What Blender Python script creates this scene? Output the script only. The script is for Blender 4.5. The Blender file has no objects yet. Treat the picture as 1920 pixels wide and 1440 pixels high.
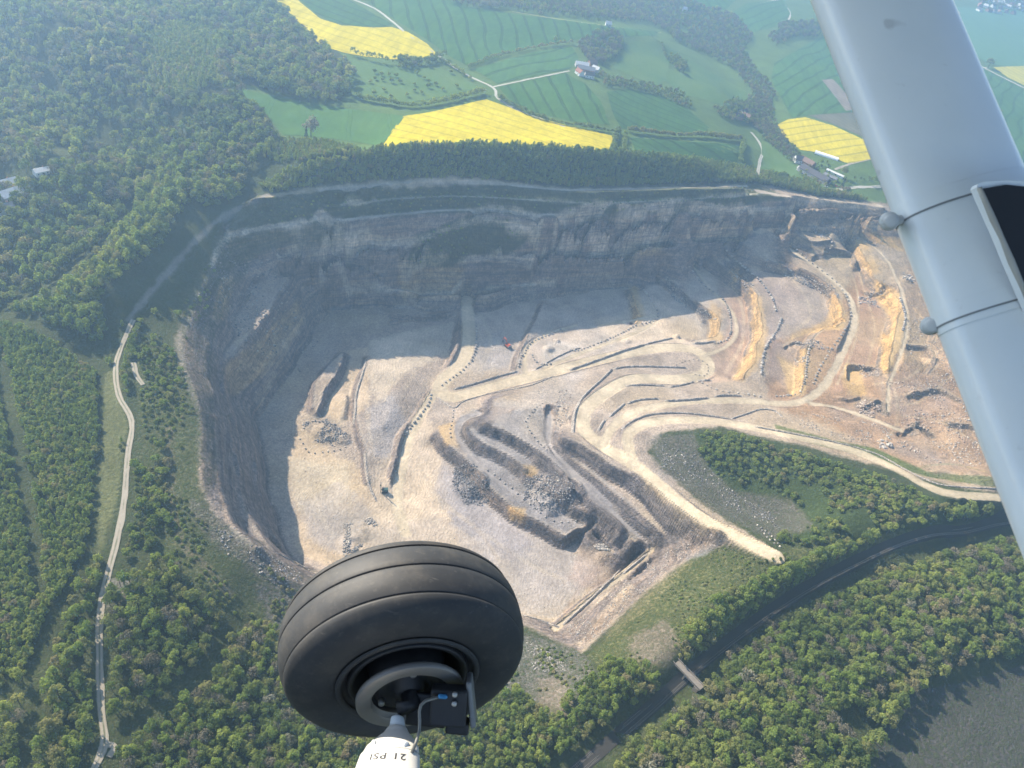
import bpy, bmesh, math, random
import numpy as np
from mathutils import Vector, Matrix, noise as mnoise
from mathutils.geometry import delaunay_2d_cdt

sc = bpy.context.scene
COL = sc.collection
PI = math.pi
rng = np.random.default_rng(7)
random.seed(7)

# ------------------------------------------------------------------ camera
PITCH, ROLL, FPX, CAMZ = math.radians(40), math.radians(14), 1443.0, 420.0
cp, sp, cr, sr = math.cos(PITCH), math.sin(PITCH), math.cos(ROLL), math.sin(ROLL)
cam_d = bpy.data.cameras.new('camera')
cam = bpy.data.objects.new('camera', cam_d)
COL.objects.link(cam)
cam_d.sensor_width = 9.8
cam_d.lens = FPX / 1920 * 9.8
cam_d.clip_start = 0.05
cam_d.clip_end = 30000
Rv = Vector((cr, sr * sp, sr * cp))            # image right in the world
Fv = Vector((0, cp, -sp))                        # view direction
Uv = Vector((-sr, cr * sp, cr * cp))              # image up
M = Matrix(((Rv.x, Uv.x, -Fv.x, 0), (Rv.y, Uv.y, -Fv.y, 0), (Rv.z, Uv.z, -Fv.z, CAMZ), (0, 0, 0, 1)))
cam.matrix_world = M
cam_d.dof.use_dof = True
cam_d.dof.focus_distance = 600
cam_d.dof.aperture_fstop = 5.0
sc.camera = cam

# ------------------------------------------------------------------ sky, sun, exposure
SUN_EL, SUN_AZ = math.radians(36.5), math.radians(62)    # azimuth: left of the viewing direction (+Y)
w = bpy.data.worlds.new('World'); sc.world = w; w.use_nodes = True
nt = w.node_tree; nt.nodes.clear()
sky = nt.nodes.new('ShaderNodeTexSky'); sky.sky_type = 'NISHITA'; sky.sun_disc = False
sky.sun_elevation = SUN_EL; sky.sun_rotation = -SUN_AZ
sky.air_density = 1.0; sky.dust_density = 1.0; sky.altitude = 400
bg = nt.nodes.new('ShaderNodeBackground'); bg.inputs['Strength'].default_value = 0.10
wo = nt.nodes.new('ShaderNodeOutputWorld')
nt.links.new(sky.outputs[0], bg.inputs[0]); nt.links.new(bg.outputs[0], wo.inputs[0])
sl = bpy.data.lights.new('sun', 'SUN'); sl.energy = 5.0; sl.angle = math.radians(0.53); sl.color = (1.0, 0.90, 0.74)
sun = bpy.data.objects.new('sun', sl); COL.objects.link(sun)
sdir = Vector((-math.sin(SUN_AZ) * math.cos(SUN_EL), math.cos(SUN_AZ) * math.cos(SUN_EL), math.sin(SUN_EL)))
sun.rotation_euler = sdir.to_track_quat('Z', 'Y').to_euler()
sun.location = (0, 0, 900)
sc.view_settings.view_transform = 'Standard'; sc.view_settings.look = 'None'
sc.view_settings.gamma = 1; sc.view_settings.use_curve_mapping = False
sc.view_settings.exposure = 1.38
sc.cycles.volume_bounces = 1
sc.cycles.max_bounces = 5; sc.cycles.diffuse_bounces = 2; sc.cycles.glossy_bounces = 2; sc.cycles.transmission_bounces = 3
sc.cycles.volume_step_rate = 10

# ------------------------------------------------------------------ helpers: from the plan of the place to world metres
def ray(px, py):
    u = np.asarray(px, float) - 960; v = np.asarray(py, float) - 720
    a = u * cr + v * sr; d = -u * sr + v * cr
    return a, FPX * cp - d * sp, -FPX * sp - d * cp
def at(px, py, z):
    a, b, c = ray(px, py); t = (z - CAMZ) / c
    return a * t, b * t
def proj(x, y, z):
    z = z - CAMZ
    fwd = y * cp - z * sp; dn = -(y * sp + z * cp)
    fwd = np.maximum(fwd, 1e-3)
    a = x / fwd * FPX; d = dn / fwd * FPX
    return 960 + a * cr - d * sr, 720 + a * sr + d * cr
def vnoise(x, y, s, seed=0):
    """smooth value noise on arrays, about -1..1"""
    x = np.asarray(x, float) / s + seed * 17.13; y = np.asarray(y, float) / s + seed * 9.71
    xi = np.floor(x).astype(np.int64); yi = np.floor(y).astype(np.int64)
    fx = x - xi; fy = y - yi
    fx = fx * fx * (3 - 2 * fx); fy = fy * fy * (3 - 2 * fy)
    def h(i, j):
        n = (i * 374761393 + j * 668265263 + seed * 1442695041) & 0xFFFFFFFF
        n = ((n ^ (n >> 13)) * 1274126177) & 0xFFFFFFFF
        return ((n ^ (n >> 16)) & 0xFFFF) / 32767.5 - 1
    return (h(xi, yi) * (1 - fx) + h(xi + 1, yi) * fx) * (1 - fy) + (h(xi, yi + 1) * (1 - fx) + h(xi + 1, yi + 1) * fx) * fy
def fbm(x, y, s, seed=0, n=3):
    o = 0; a = 1; t = 0
    for k in range(n):
        o = o + a * vnoise(x, y, s / 2 ** k, seed + k); t += a; a *= .5
    return o / t

# ------------------------------------------------------------------ terrain plan: lines of known height (x, y of the survey plan, height)
L = []       # each: (pts[(px,py)], z or [z...])
def ln(z, *pts):
    L.append((list(pts), z))
FACES = []   # crest, z_top, drop, run, side(+1 = right hand going along the line)
def face(z, drop, run, side, *pts):
    FACES.append((list(pts), z, drop, run, side))
FL = -86.0   # pit floor
# outside land
ln(74, (0, 0), (120, 60)); ln(64, (150, -60), (300, 100), (440, 190)); ln(20, (0, 160), (160, 220), (300, 260)); ln(34, (420, 300), (480, 330))
ln(62, (300, -80), (420, 20), (520, 60)); ln(30, (-100, 60), (60, 140)); ln(52, (60, 240), (200, 300))
ln(14, (-150, 330), (0, 350), (60, 400)); ln(24, (0, 270), (200, 300), (350, 330)); ln(12, (60, 420), (180, 380), (240, 330))
ln(-8, (-200, 640), (0, 588), (60, 560), (150, 480), (230, 400), (262, 350), (250, 310))
ln([40, 38, 32, 24, 14], (300, 380), (270, 440), (200, 510), (110, 570), (50, 600)); ln(38, (320, 330), (390, 345), (425, 358))
ln(-2, (0, 620), (100, 650), (190, 690)); ln(0, (0, 800), (120, 800), (190, 800)); ln(-4, (-100, 1000), (0, 1000), (150, 980), (60, 1150)); ln(-8, (0, 1300), (60, 1440), (-200, 1500), (200, 1600))
ln([8, 4, 2, 0, 0, -2, -4, -6, -8, -9, -10], (240, 610), (225, 650), (216, 690), (222, 740), (248, 790), (236, 900), (222, 1000), (205, 1090), (188, 1150), (187, 1250), (195, 1400))
ln([6, 2], (250, 680), (262, 715))
ln([18, 20, 16, 10, 7], (470, 372), (430, 395), (350, 470), (290, 540), (240, 600))
ln(48, (520, 260), (600, 245), (700, 275)); ln(52, (480, 200), (640, 180), (760, 210), (900, 180)); ln(57, (650, 120), (820, 100)); ln(60, (560, 10), (700, 60), (800, 30)); ln(66, (500, -60), (900, -60))
ln(61, (720, 272), (900, 265), (1020, 272), (1140, 282)); ln(50, (930, 200), (1040, 230), (1150, 245))
ln(54, (920, 165), (1050, 180), (1140, 200)); ln(50, (880, 90), (1000, 80), (1100, 130)); ln(38, (1190, 255), (1300, 265), (1390, 280)); ln(40, (1150, 200), (1250, 210), (1340, 245))
ln(62, (900, 20), (1100, 40), (1240, 60)); ln(30, (1250, 100), (1350, 170), (1390, 200)); ln(36, (1180, 80), (1240, 130), (1280, 190))
ln(6, (1440, 320), (1420, 260), (1400, 210), (1370, 150), (1300, 60), (1230, 20), (1150, -20))
ln(22, (1440, 60), (1480, 130), (1560, 200)); ln(16, (1480, 220), (1540, 210), (1640, 210)); ln(12, (1500, 300), (1560, 330), (1640, 340)); ln(18, (1560, 270), (1640, 290), (1800, 290))
ln(20, (1700, 100), (1840, 120), (1990, 200)); ln(16, (1880, 300), (1990, 340)); ln(25, (1750, 0), (1920, 60), (2000, 100)); ln(24, (1400, 0), (1530, 10))
ln([30, 24, 16, 12], (1240, 292), (1380, 310), (1480, 330), (1560, 372))
# hillside of young trees above the far wall
ln([32, 34, 36, 36, 34, 31, 24, 16], (500, 354), (620, 342), (800, 328), (900, 327), (1050, 337), (1200, 338), (1380, 330), (1480, 345))
ln([30, 30, 30, 30, 29, 28, 27, 26, 18, 14, 8], (470, 372), (600, 358), (750, 345), (850, 341), (950, 346), (1050, 356), (1150, 356), (1300, 351), (1400, 350), (1500, 368), (1660, 388))
ln([46, 50], (510, 290), (600, 278))
face([50, 56, 60, 61, 61, 60, 58, 54, 48, 40], 24, 17, 1, (545, 312), (600, 300), (660, 290), (740, 281), (850, 277), (950, 279), (1050, 285), (1150, 293), (1250, 300), (1340, 310))
# far wall benches
face(29, 10, 6, 1, (600, 359), (750, 348), (850, 344), (950, 349), (1050, 359), (1150, 359), (1300, 354), (1400, 354))
face(18.5, 10, 6, 1, (560, 398), (640, 387), (750, 376), (850, 371), (950, 375), (1100, 384), (1200, 381), (1350, 373), (1420, 366))
ln(17, (1420, 362), (1500, 372)); ln(12, (1540, 383), (1640, 400))
face(8, 28, 13, 1, (430, 444), (510, 428), (560, 423), (650, 415), (750, 405), (850, 397), (950, 401))
face(8, 36, 13, 1, (950, 401), (1080, 411), (1200, 405), (1350, 395), (1420, 393))
ln(17, (420, 425), (500, 395))
ln([-20, -12, -7, -5, -9, -14], (650, 463), (780, 452), (830, 430), (900, 414), (950, 420), (1010, 440))
face(-22, 22, 9, 1, (520, 480), (600, 472), (660, 466), (720, 464), (780, 456)); face(-30, 18, 8, 1, (1030, 470), (1090, 462), (1160, 456), (1250, 449)); ln(-46, (755, 497), (800, 492)); ln(-38, (900, 478), (950, 480), (1017, 484))
ln(-46, (600, 500), (700, 510)); ln(-29, (1250, 442), (1280, 440))
face(-50, 18, 8, 1, (620, 510), (760, 505), (860, 505), (960, 500), (1020, 492), (1100, 478), (1170, 480), (1240, 470))
face(-68, 17, 9, 1, (600, 545), (700, 540), (783, 550), (867, 552), (910, 552), (967, 536), (1040, 532))
face(-70, 10, 8, 1, (1060, 525), (1130, 520), (1200, 525))
ln(FL, (600, 580), (740, 578), (860, 570), (950, 560)); ln(-84, (1000, 560), (1100, 550)); ln(-81, (1060, 545), (1180, 538))
# right-hand walls and terraces
ln(-28, (1340, 440), (1460, 436), (1480, 425)); face(-29, 16, 6, 1, (1270, 441), (1340, 443), (1385, 441), (1398, 447), (1392, 462))
face(4, 20, 6, 1, (1420, 394), (1486, 396), (1490, 418)); face(-1, 12, 8, 1, (1495, 398), (1600, 402), (1665, 408))
ln(-16, (1500, 425), (1600, 424), (1680, 430)); face(8, 8, 6, 1, (1500, 385), (1620, 396), (1690, 402))
ln(-12, (1700, 430), (1900, 470)); ln(-2, (1700, 400), (1900, 410))
# terrace crests, each dropping to its left
face(-72, 8, 6, 1, (1182, 540), (1192, 565), (1200, 590), (1192, 605)); ln(-80, (1030, 620), (1100, 600), (1160, 590), (1120, 560))
face(-63, 10, 7, 1, (1238, 512), (1262, 530), (1300, 560), (1330, 580), (1346, 592), (1348, 620), (1340, 632), (1300, 636))
ln(-72, (1210, 560), (1250, 590), (1310, 620)); ln(-62, (1298, 503), (1330, 545), (1362, 580), (1370, 620), (1358, 640))
face(-48, 14, 8, 1, (1330, 480), (1360, 500), (1398, 530), (1416, 545), (1422, 580), (1430, 620), (1420, 640), (1412, 680), (1395, 705))
ln(-62, (1370, 540), (1390, 590), (1390, 650), (1360, 690)); ln(-48, (1350, 475), (1400, 505), (1440, 545), (1458, 590), (1440, 650), (1425, 715))
ln(-50, (1470, 540), (1500, 600), (1480, 650))
face(-36, 13, 6, 1, (1436, 488), (1480, 496), (1520, 510), (1550, 530), (1564, 545), (1574, 570), (1580, 600), (1570, 608))
ln(-36, (1450, 450), (1500, 480), (1560, 520), (1590, 560), (1594, 600), (1570, 650))
face(-43, 9, 6, 1, (1580, 606), (1540, 616), (1515, 645), (1507, 680), (1505, 720), (1498, 738))
ln(-52, (1450, 720), (1480, 700), (1490, 660))
face(-26, 13, 7, 1, (1596, 440), (1610, 465), (1632, 500), (1640, 520), (1668, 545), (1690, 575), (1680, 600), (1672, 650), (1664, 690))
ln(-39, (1600, 510), (1630, 580), (1640, 640), (1620, 690)); ln(-25, (1590, 430), (1660, 480), (1695, 560), (1703, 610), (1685, 690))
face(-27, 8, 3, 1, (1548, 474), (1552, 468), (1600, 472), (1606, 490)); face(-39, 6, 4, 1, (1588, 706), (1592, 683), (1640, 690))
face(-16, 6, 3, 1, (1500, 425), (1530, 428), (1575, 436)); ln(-20, (1760, 560), (1800, 640), (1850, 760)); ln(-14, (1900, 600), (1960, 800))
ln(-30, (1700, 740), (1720, 800), (1760, 860)); ln(-38, (1560, 765), (1640, 790), (1680, 805)); ln(-10, (1830, 890), (1900, 900)); ln(-24, (1660, 850), (1750, 885))
for mf in ((-30, 5, 4, 1, (1720, 470), (1750, 500), (1768, 540)), (-22, 5, 5, 1, (1745, 560), (1760, 600), (1750, 640)), (-26, 5, 4, 1, (1700, 645), (1740, 652), (1752, 680), (1740, 700)), (-27, 4, 4, 1, (1700, 740), (1760, 728), (1800, 750)),
           (-34, 4, 4, 1, (1620, 760), (1650, 752), (1664, 775)), (-24, 4, 4, 1, (1780, 790), (1830, 800), (1850, 840)), (-19, 4, 3, 1, (1500, 446), (1530, 452), (1560, 448)), (-30, 5, 4, 1, (1498, 470), (1515, 482), (1530, 478)), (-37, 4, 3, 1, (1625, 545), (1640, 552), (1660, 548)),
           (-44, 4, 3, -1, (1462, 500), (1490, 512), (1520, 530)), (-34, 4, 3, 1, (1680, 810), (1720, 800), (1750, 815)), (-57, 4, 3, 1, (1370, 505), (1385, 515), (1398, 530)), (-50, 3, 3, 1, (1470, 650), (1490, 640), (1512, 648)), (-68, 3, 3, 1, (1275, 545), (1300, 570), (1318, 600)),
           (-41, 3, 3, 1, (1570, 745), (1590, 748), (1612, 742))):
    face(mf[0], mf[1], mf[2], mf[3], *mf[4:])
# haul roads
ROADS = {
 'A': ([(875, 560), (878, 610), (876, 655), (858, 690), (832, 712), (826, 732), (842, 744), (880, 738), (1000, 706), (1150, 668), (1240, 652), (1300, 656), (1328, 680), (1318, 702), (1270, 712), (1190, 710), (1140, 732), (1100, 765), (1092, 795), (1118, 828), (1200, 880), (1300, 962), (1380, 1005), (1455, 1043)],
       [-83, -79, -77, -78, -79, -80, -79, -78, -74, -69, -65, -63, -61, -60, -58, -57, -54, -50, -48, -46, -38, -25, -16, -8], 14.5),
 'B': ([(1130, 835), (1150, 800), (1180, 778), (1210, 766), (1300, 752), (1400, 752), (1480, 757), (1530, 738), (1560, 700), (1585, 650), (1602, 600), (1590, 555), (1550, 515), (1500, 480), (1455, 452)],
       [-46, -46, -46, -46, -46, -45, -44, -43, -42, -40, -38, -37, -36, -35, -32], 8.5),
 'C': ([(1190, 872), (1180, 840), (1178, 815), (1200, 798), (1250, 788), (1340, 790), (1480, 815), (1600, 845), (1680, 880), (1740, 912), (1800, 928), (1900, 934)],
       [-39, -41, -42, -42, -41, -38, -30, -24, -18, -12, -7, -4], 10.0),
 'D': ([(1520, 757), (1580, 768), (1640, 788), (1690, 808)], [-44, -41, -37, -34], 6.0),
 'E': ([(1590, 432), (1640, 465), (1670, 500), (1690, 550), (1702, 605), (1690, 660), (1668, 720), (1664, 770)], [-25, -25, -25, -25, -25, -26, -30, -33], 4.0),
 'F': ([(812, 738), (790, 775), (768, 820), (752, 880), (745, 940), (760, 1000)], [-80, -82, -84, -85.5, FL, FL], 9.0),
 'G': ([(1125, 610), (1190, 600), (1230, 592), (1215, 612), (1150, 640), (1090, 662), (1020, 690)], [-76, -75, -74, -74, -73.5, -74, -74.5], 4.5),
 'H': ([(986, 700), (984, 670), (992, 648), (1030, 625), (1080, 610)], [-75, -76, -77, -78, -78], 4.5),
 'I': ([(1300, 500), (1335, 545), (1372, 585), (1380, 625), (1360, 650), (1320, 668)], [-62, -62, -61.5, -61, -61, -61.5], 5.0),
 'J': ([(900, 775), (870, 785), (858, 810), (880, 850), (930, 900), (1000, 940), (1090, 985)], [-72, -73, -74, -75, -75, -75, -75], 5.5),
 'K': ([(1030, 770), (1030, 830), (1060, 870), (1110, 925), (1165, 975), (1215, 1018)], [-58, -56, -56, -57, -60, -64], 4.5),
 'L': ([(1040, 1180), (1110, 1120), (1170, 1075), (1222, 1030)], [-82, -78, -72, -66], 5.0),
 'M': ([(516, 1036), (560, 1062), (600, 1080)], [-72, -76, -80], 4.5),
}
# central rock benches (drop to the lower left = right hand when going down-right)
face(-75, 11, 4, 1, (822, 812), (835, 832), (870, 862), (900, 892), (928, 925), (965, 955), (985, 968), (1020, 985), (1058, 1008))
face(-75, 11, 3, 1, (1058, 1008), (1082, 994), (1108, 984))
face(-75, 11, 4, 1, (1108, 984), (1135, 1005), (1168, 1030))
face(-64, 10, 4, 1, (868, 800), (882, 815), (912, 836), (950, 852), (985, 880)); face(-64, 10, 5, 1, (1074, 955), (1110, 975), (1150, 1000), (1200, 1020))
face(-54, 10, 5, 1, (908, 790), (930, 800), (965, 820), (1000, 842), (1030, 862), (1060, 890), (1075, 915)); face(-56, 7, 4, 1, (1075, 900), (1110, 940), (1160, 985), (1195, 1012))
face(-40, 12, 5, 1, (1044, 812), (1075, 826), (1100, 838), (1140, 868), (1180, 890), (1215, 915), (1245, 945), (1280, 985))
face(-52, 5, 5, 1, (1070, 858), (1110, 890), (1160, 930), (1215, 975), (1240, 1000))
ln(-55, (1000, 790), (1020, 820)); ln(-53, (960, 770), (1040, 760)); ln(-74, (900, 850), (980, 910), (1060, 960)); ln(-64, (930, 820), (1000, 860)); ln(-62, (920, 750), (980, 735))
ln([-62, -64, -66, -70], (1240, 1030), (1200, 1060), (1150, 1110), (1080, 1185))
# pit floor and its low steps
ln(FL, (560, 700), (540, 800), (545, 900), (570, 1000), (640, 1060), (760, 1110), (880, 1135), (980, 1148), (1050, 1172)); ln(FL, (1050, 1172), (1110, 1120), (1170, 1070), (1195, 1050))
ln(FL, (700, 950), (850, 980), (1000, 1060)); ln(FL, (640, 860), (640, 950)); ln(FL, (820, 900), (900, 960), (1000, 1010), (1080, 1060)); ln(FL, (700, 620), (780, 600), (830, 600))
face(-79, 6, 4, -1, (735, 888), (746, 850), (752, 815), (775, 785), (800, 755), (812, 738)); ln(-80, (700, 700), (760, 700), (720, 800)); ln(-80, (760, 640), (820, 650))
face(-81, 5, 5, 1, (692, 668), (680, 700), (668, 740), (668, 790), (684, 840), (690, 900)); ln(-82, (650, 740), (640, 780)); 
face(-78, 8, 4, -1, (646, 660), (636, 690), (620, 715), (606, 740), (596, 768)); face(-78, 7, 5, 1, (640, 660), (610, 690), (590, 720), (584, 760))
face(-74, 9, 6, 1, (868, 588), (862, 620), (856, 650), (846, 680)); ln(-80, (900, 600), (960, 640), (920, 680)); face(-75, 5, 5, 1, (1020, 566), (1005, 600), (990, 630), (975, 660), (966, 690))
ln([-81, -83], (735, 600), (800, 590)); face(-79, 6, 4, 1, (735, 588), (790, 592), (845, 584))
# left walls
ln([6, 4, 2, 0, 0, 2, 2, 0, -2, -6, -14, -24, -34, -46, -54], (425, 430), (415, 460), (395, 510), (360, 590), (338, 640), (345, 690), (368, 740), (376, 800), (370, 880), (383, 960), (440, 1022), (520, 1074), (590, 1108), (660, 1160), (740, 1195))
ln(2, (280, 640), (310, 720), (320, 800)); ln([-4, -16], (470, 462), (450, 490))
face(-14, 20, 11, -1, (452, 496), (425, 545), (404, 600), (390, 650), (388, 690), (398, 735), (406, 790), (409, 850), (415, 920), (440, 985), (485, 1030))
face(-37, 23, 13, -1, (560, 496), (530, 540), (497, 595), (455, 648), (418, 690), (412, 718), (428, 762), (438, 820), (444, 890), (464, 958), (508, 1026))
face(-62, 24, 12, -1, (600, 545), (574, 568), (545, 615), (505, 680), (466, 726), (450, 750), (464, 788), (474, 850), (482, 920), (500, 980), (534, 1040))
ln([-55, -60, -66], (800, 1215), (900, 1210), (985, 1195)); ln([-30, -40, -45, -46], (470, 1120), (560, 1200), (700, 1280), (900, 1290))
# near side: yellow slope, scrub, railway cutting, woods
ln(-76, (1060, 1192), (1130, 1130), (1215, 1060)); ln([-64, -60, -54, -46, -36], (1085, 1222), (1150, 1160), (1230, 1095), (1290, 1040), (1330, 1010))
ln([-26, -22, -16, -8], (1330, 985), (1370, 1000), (1420, 1030), (1465, 1055)); ln([-46, -40, -30, -18, -8], (1000, 1300), (1130, 1240), (1280, 1130), (1400, 1080), (1480, 1050))
RAIL = ([(940, 1560), (1060, 1470), (1180, 1368), (1290, 1270), (1400, 1185), (1520, 1110), (1650, 1052), (1780, 1010), (1930, 975)], [-48, -47, -46, -45, -43, -41, -38, -36, -34])
ln([-32, -30, -28, -24, -20, -16, -12], (880, 1520), (1050, 1405), (1160, 1320), (1262, 1240), (1380, 1150), (1500, 1080), (1780, 985)); ln([-30, -26, -22, -16, -10, -6], (900, 1400), (1050, 1350), (1230, 1250), (1380, 1130), (1550, 1050), (1780, 970)); ln(-2, (1540, 960), (1640, 940), (1800, 950))
ln([-32, -30, -28, -26, -22], (1120, 1480), (1240, 1375), (1330, 1300), (1440, 1215), (1560, 1140)); ln([-28, -26, -22, -18], (1150, 1500), (1330, 1330), (1520, 1200), (1900, 1020)); ln([-18, -16, -14, -16], (1350, 1500), (1600, 1300), (1760, 1180), (1950, 1080)); ln(-26, (1650, 1400), (1800, 1300), (1930, 1240), (1900, 1440)); ln(-26, (2100, 1500), (2100, 1100))
ln([-42, -46, -46, -40, -30], (1300, 870), (1370, 930), (1430, 960), (1490, 990), (1540, 990)); ln([-40, -35, -28, -22, -16, -8], (1240, 815), (1340, 808), (1420, 830), (1540, 865), (1640, 900), (1730, 945)); ln([-22, -16], (1400, 1000), (1470, 1030))
ln([-10, -14, -18], (240, 1180), (300, 1250), (400, 1330)); ln(-30, (500, 1400), (700, 1440)); ln(-20, (300, 1500), (700, 1600)); ln(-6, (320, 1050), (400, 1120)); ln(-4, (300, 900), (320, 960))
ln([-16, -20], (190, 1440), (420, 1260))
for k, (pts, zs, wd) in ROADS.items():
    ln(zs, *pts)
ln(RAIL[1], *RAIL[0])

def densify(x, y, z, step):
    X = []; Y = []; Z = []
    for i in range(len(x) - 1):
        n = max(1, int(math.hypot(x[i + 1] - x[i], y[i + 1] - y[i]) / step))
        t = np.arange(n) / n
        X.append(x[i] + (x[i + 1] - x[i]) * t); Y.append(y[i] + (y[i + 1] - y[i]) * t); Z.append(z[i] + (z[i + 1] - z[i]) * t)
    X.append([x[-1]]); Y.append([y[-1]]); Z.append([z[-1]])
    return np.concatenate(X), np.concatenate(Y), np.concatenate(Z)
def smooth_pts(pts, zs, k=4):
    """Catmull-Rom through the plan points"""
    P = np.array([(p[0], p[1], z) for p, z in zip(pts, zs)], float)
    Q = np.vstack([2 * P[0] - P[1], P, 2 * P[-1] - P[-2]])
    out = []
    for i in range(1, len(Q) - 2):
        for t in np.arange(k) / k:
            out.append(.5 * ((2 * Q[i]) + (-Q[i - 1] + Q[i + 1]) * t + (2 * Q[i - 1] - 5 * Q[i] + 4 * Q[i + 1] - Q[i + 2]) * t * t + (-Q[i - 1] + 3 * Q[i] - 3 * Q[i + 1] + Q[i + 2]) * t ** 3))
    out.append(P[-1])
    return np.array(out)
CX = []; CY = []; CZ = []
def add_con(x, y, z, step=1.2):
    a, b, c = densify(x, y, z, step); CX.append(a); CY.append(b); CZ.append(c)
for pts, z in L:
    zz = z if isinstance(z, list) else [z] * len(pts)
    x, y = at([p[0] for p in pts], [p[1] for p in pts], np.array(zz, float))
    add_con(x, y, np.array(zz, float))
CREST = []
for fi, (pts, zt, drop, run, side) in enumerate(FACES):
    S = smooth_pts(pts, zt if isinstance(zt, list) else [zt] * len(pts), 3)
    x, y = at(S[:, 0], S[:, 1], S[:, 2])
    x, y, z = densify(x, y, S[:, 2], 2.0)
    tx = np.gradient(x); ty = np.gradient(y); tl = np.hypot(tx, ty) + 1e-6
    nx = ty / tl * side; ny = -tx / tl * side
    ker = np.ones(9) / 9
    if len(nx) > 12:
        nx = np.convolve(np.pad(nx, 4, 'edge'), ker, 'valid'); ny = np.convolve(np.pad(ny, 4, 'edge'), ker, 'valid')
    wob = fbm(x, y, 14, fi, 3) * min(2.5, drop * .16)
    x = x + nx * wob; y = y + ny * wob
    add_con(x, y, z, .6); CREST.append((x - nx * 1.6, y - ny * 1.6, drop))
    rr = run * (1 + .25 * vnoise(x, y, 22, fi + 40))
    add_con(x + nx * rr, y + ny * rr, z - drop, .6)
CX = np.concatenate(CX); CY = np.concatenate(CY); CZ = np.concatenate(CZ)

def solve(x0, x1, y0, y1, step, levels, iters, outer=None):
    """membrane surface through the height lines, coarse to fine"""
    H = None
    for lv in range(levels, -1, -1):
        s = step * 2 ** lv
        nx = int(math.ceil((x1 - x0) / s)) + 1; ny = int(math.ceil((y1 - y0) / s)) + 1
        gx = x0 + np.arange(nx) * s; gy = y0 + np.arange(ny) * s
        if H is None:
            T = np.full((ny, nx), 10.0)
            if outer is not None: T = outer(*np.meshgrid(gx, gy))
        else:
            T = bil(H, px0, py0, ps, *np.meshgrid(gx, gy))
        i = np.round((CX - x0) / s).astype(int); j = np.round((CY - y0) / s).astype(int)
        ok = (i >= 0) & (i < nx) & (j >= 0) & (j < ny)
        sm = np.zeros((ny, nx)); ct = np.zeros((ny, nx))
        np.add.at(sm, (j[ok], i[ok]), CZ[ok]); np.add.at(ct, (j[ok], i[ok]), 1)
        m = ct > 0; cv = np.where(m, sm / np.maximum(ct, 1), 0)
        if outer is not None:
            G = outer(*np.meshgrid(gx, gy))
            e = np.zeros_like(m); e[0] = e[-1] = True; e[:, 0] = e[:, -1] = True
            cv = np.where(e, G, cv); m = m | e
        T = np.where(m, cv, T)
        for _ in range(iters if lv else iters // 2):
            P = np.pad(T, 1, 'edge')
            T = .25 * (P[:-2, 1:-1] + P[2:, 1:-1] + P[1:-1, :-2] + P[1:-1, 2:])
            T = np.where(m, cv, T)
        H, px0, py0, ps = T, x0, y0, s
    return H
def bil(H, x0, y0, s, X, Y):
    fx = np.clip((X - x0) / s, 0, H.shape[1] - 1.001); fy = np.clip((Y - y0) / s, 0, H.shape[0] - 1.001)
    i = fx.astype(int); j = fy.astype(int); fx = fx - i; fy = fy - j
    return (H[j, i] * (1 - fx) + H[j, i + 1] * fx) * (1 - fy) + (H[j + 1, i] * (1 - fx) + H[j + 1, i + 1] * fx) * fy
def blur(T, n, k):
    for _ in range(k):
        for ax in (0, 1):
            c = np.cumsum(np.pad(T, [(n + 1, n) if a == ax else (0, 0) for a in (0, 1)], 'edge'), axis=ax)
            T = (np.take(c, range(2 * n + 1, c.shape[ax]), axis=ax) - np.take(c, range(0, c.shape[ax] - 2 * n - 1), axis=ax)) / (2 * n + 1)
    return T
OX0, OX1, OY0, OY1, OS = -1500.0, 2100.0, -300.0, 3600.0, 8.0
HO = solve(OX0, OX1, OY0, OY1, OS, 5, 120)
HO = blur(HO, 2, 3)
def outer(X, Y):
    h = bil(HO, OX0, OY0, OS, X, Y)
    return h + 2.5 * fbm(X, Y, 160, 3, 2)
FX0, FX1, FY0, FY1, FS = -340.0, 640.0, 240.0, 1130.0, 1.45
HF = solve(FX0, FX1, FY0, FY1, FS, 4, 90, outer)
gx = FX0 + np.arange(HF.shape[1]) * FS; gy = FY0 + np.arange(HF.shape[0]) * FS
GX, GY = np.meshgrid(gx, gy)

def inpoly(px, py, poly):
    c = np.zeros(px.shape, bool); n = len(poly)
    for i in range(n):
        x1, y1 = poly[i]; x2, y2 = poly[(i + 1) % n]
        if y1 == y2: continue
        m = ((y1 > py) != (y2 > py)) & (px < (x2 - x1) * (py - y1) / (y2 - y1) + x1)
        c ^= m
    return c
QUARRY = [(470, 368), (620, 352), (850, 336), (1050, 350), (1300, 346), (1420, 345), (1560, 372), (1700, 385), (1920, 400), (1960, 930), (1800, 915), (1700, 890), (1560, 850), (1350, 800),
          (1240, 812), (1215, 850), (1300, 930), (1380, 985), (1465, 1040), (1440, 1050), (1370, 1020), (1300, 1040), (1200, 1120), (1090, 1225), (980, 1170), (800, 1200), (600, 1130), (520, 1100), (430, 1020), (370, 900), (375, 780), (340, 700), (330, 630), (395, 500), (425, 420)]
PX, PY = proj(GX, GY, HF)
qm = inpoly(PX, PY, QUARRY).astype(float); qm = blur(qm, 3, 2)
HS = blur(HF, 5, 3)
HF = .45 * HF + .55 * blur(HF, 1, 1)
_gy, _gx = np.gradient(HF, FS); _st = blur(np.clip((np.hypot(_gx, _gy) - .6) / .5, 0, 1), 1, 1)
HF = HF * (1 - .35 * _st) + blur(HF, 1, 1) * .35 * _st
HF = HF * qm + HS * (1 - qm)
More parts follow.
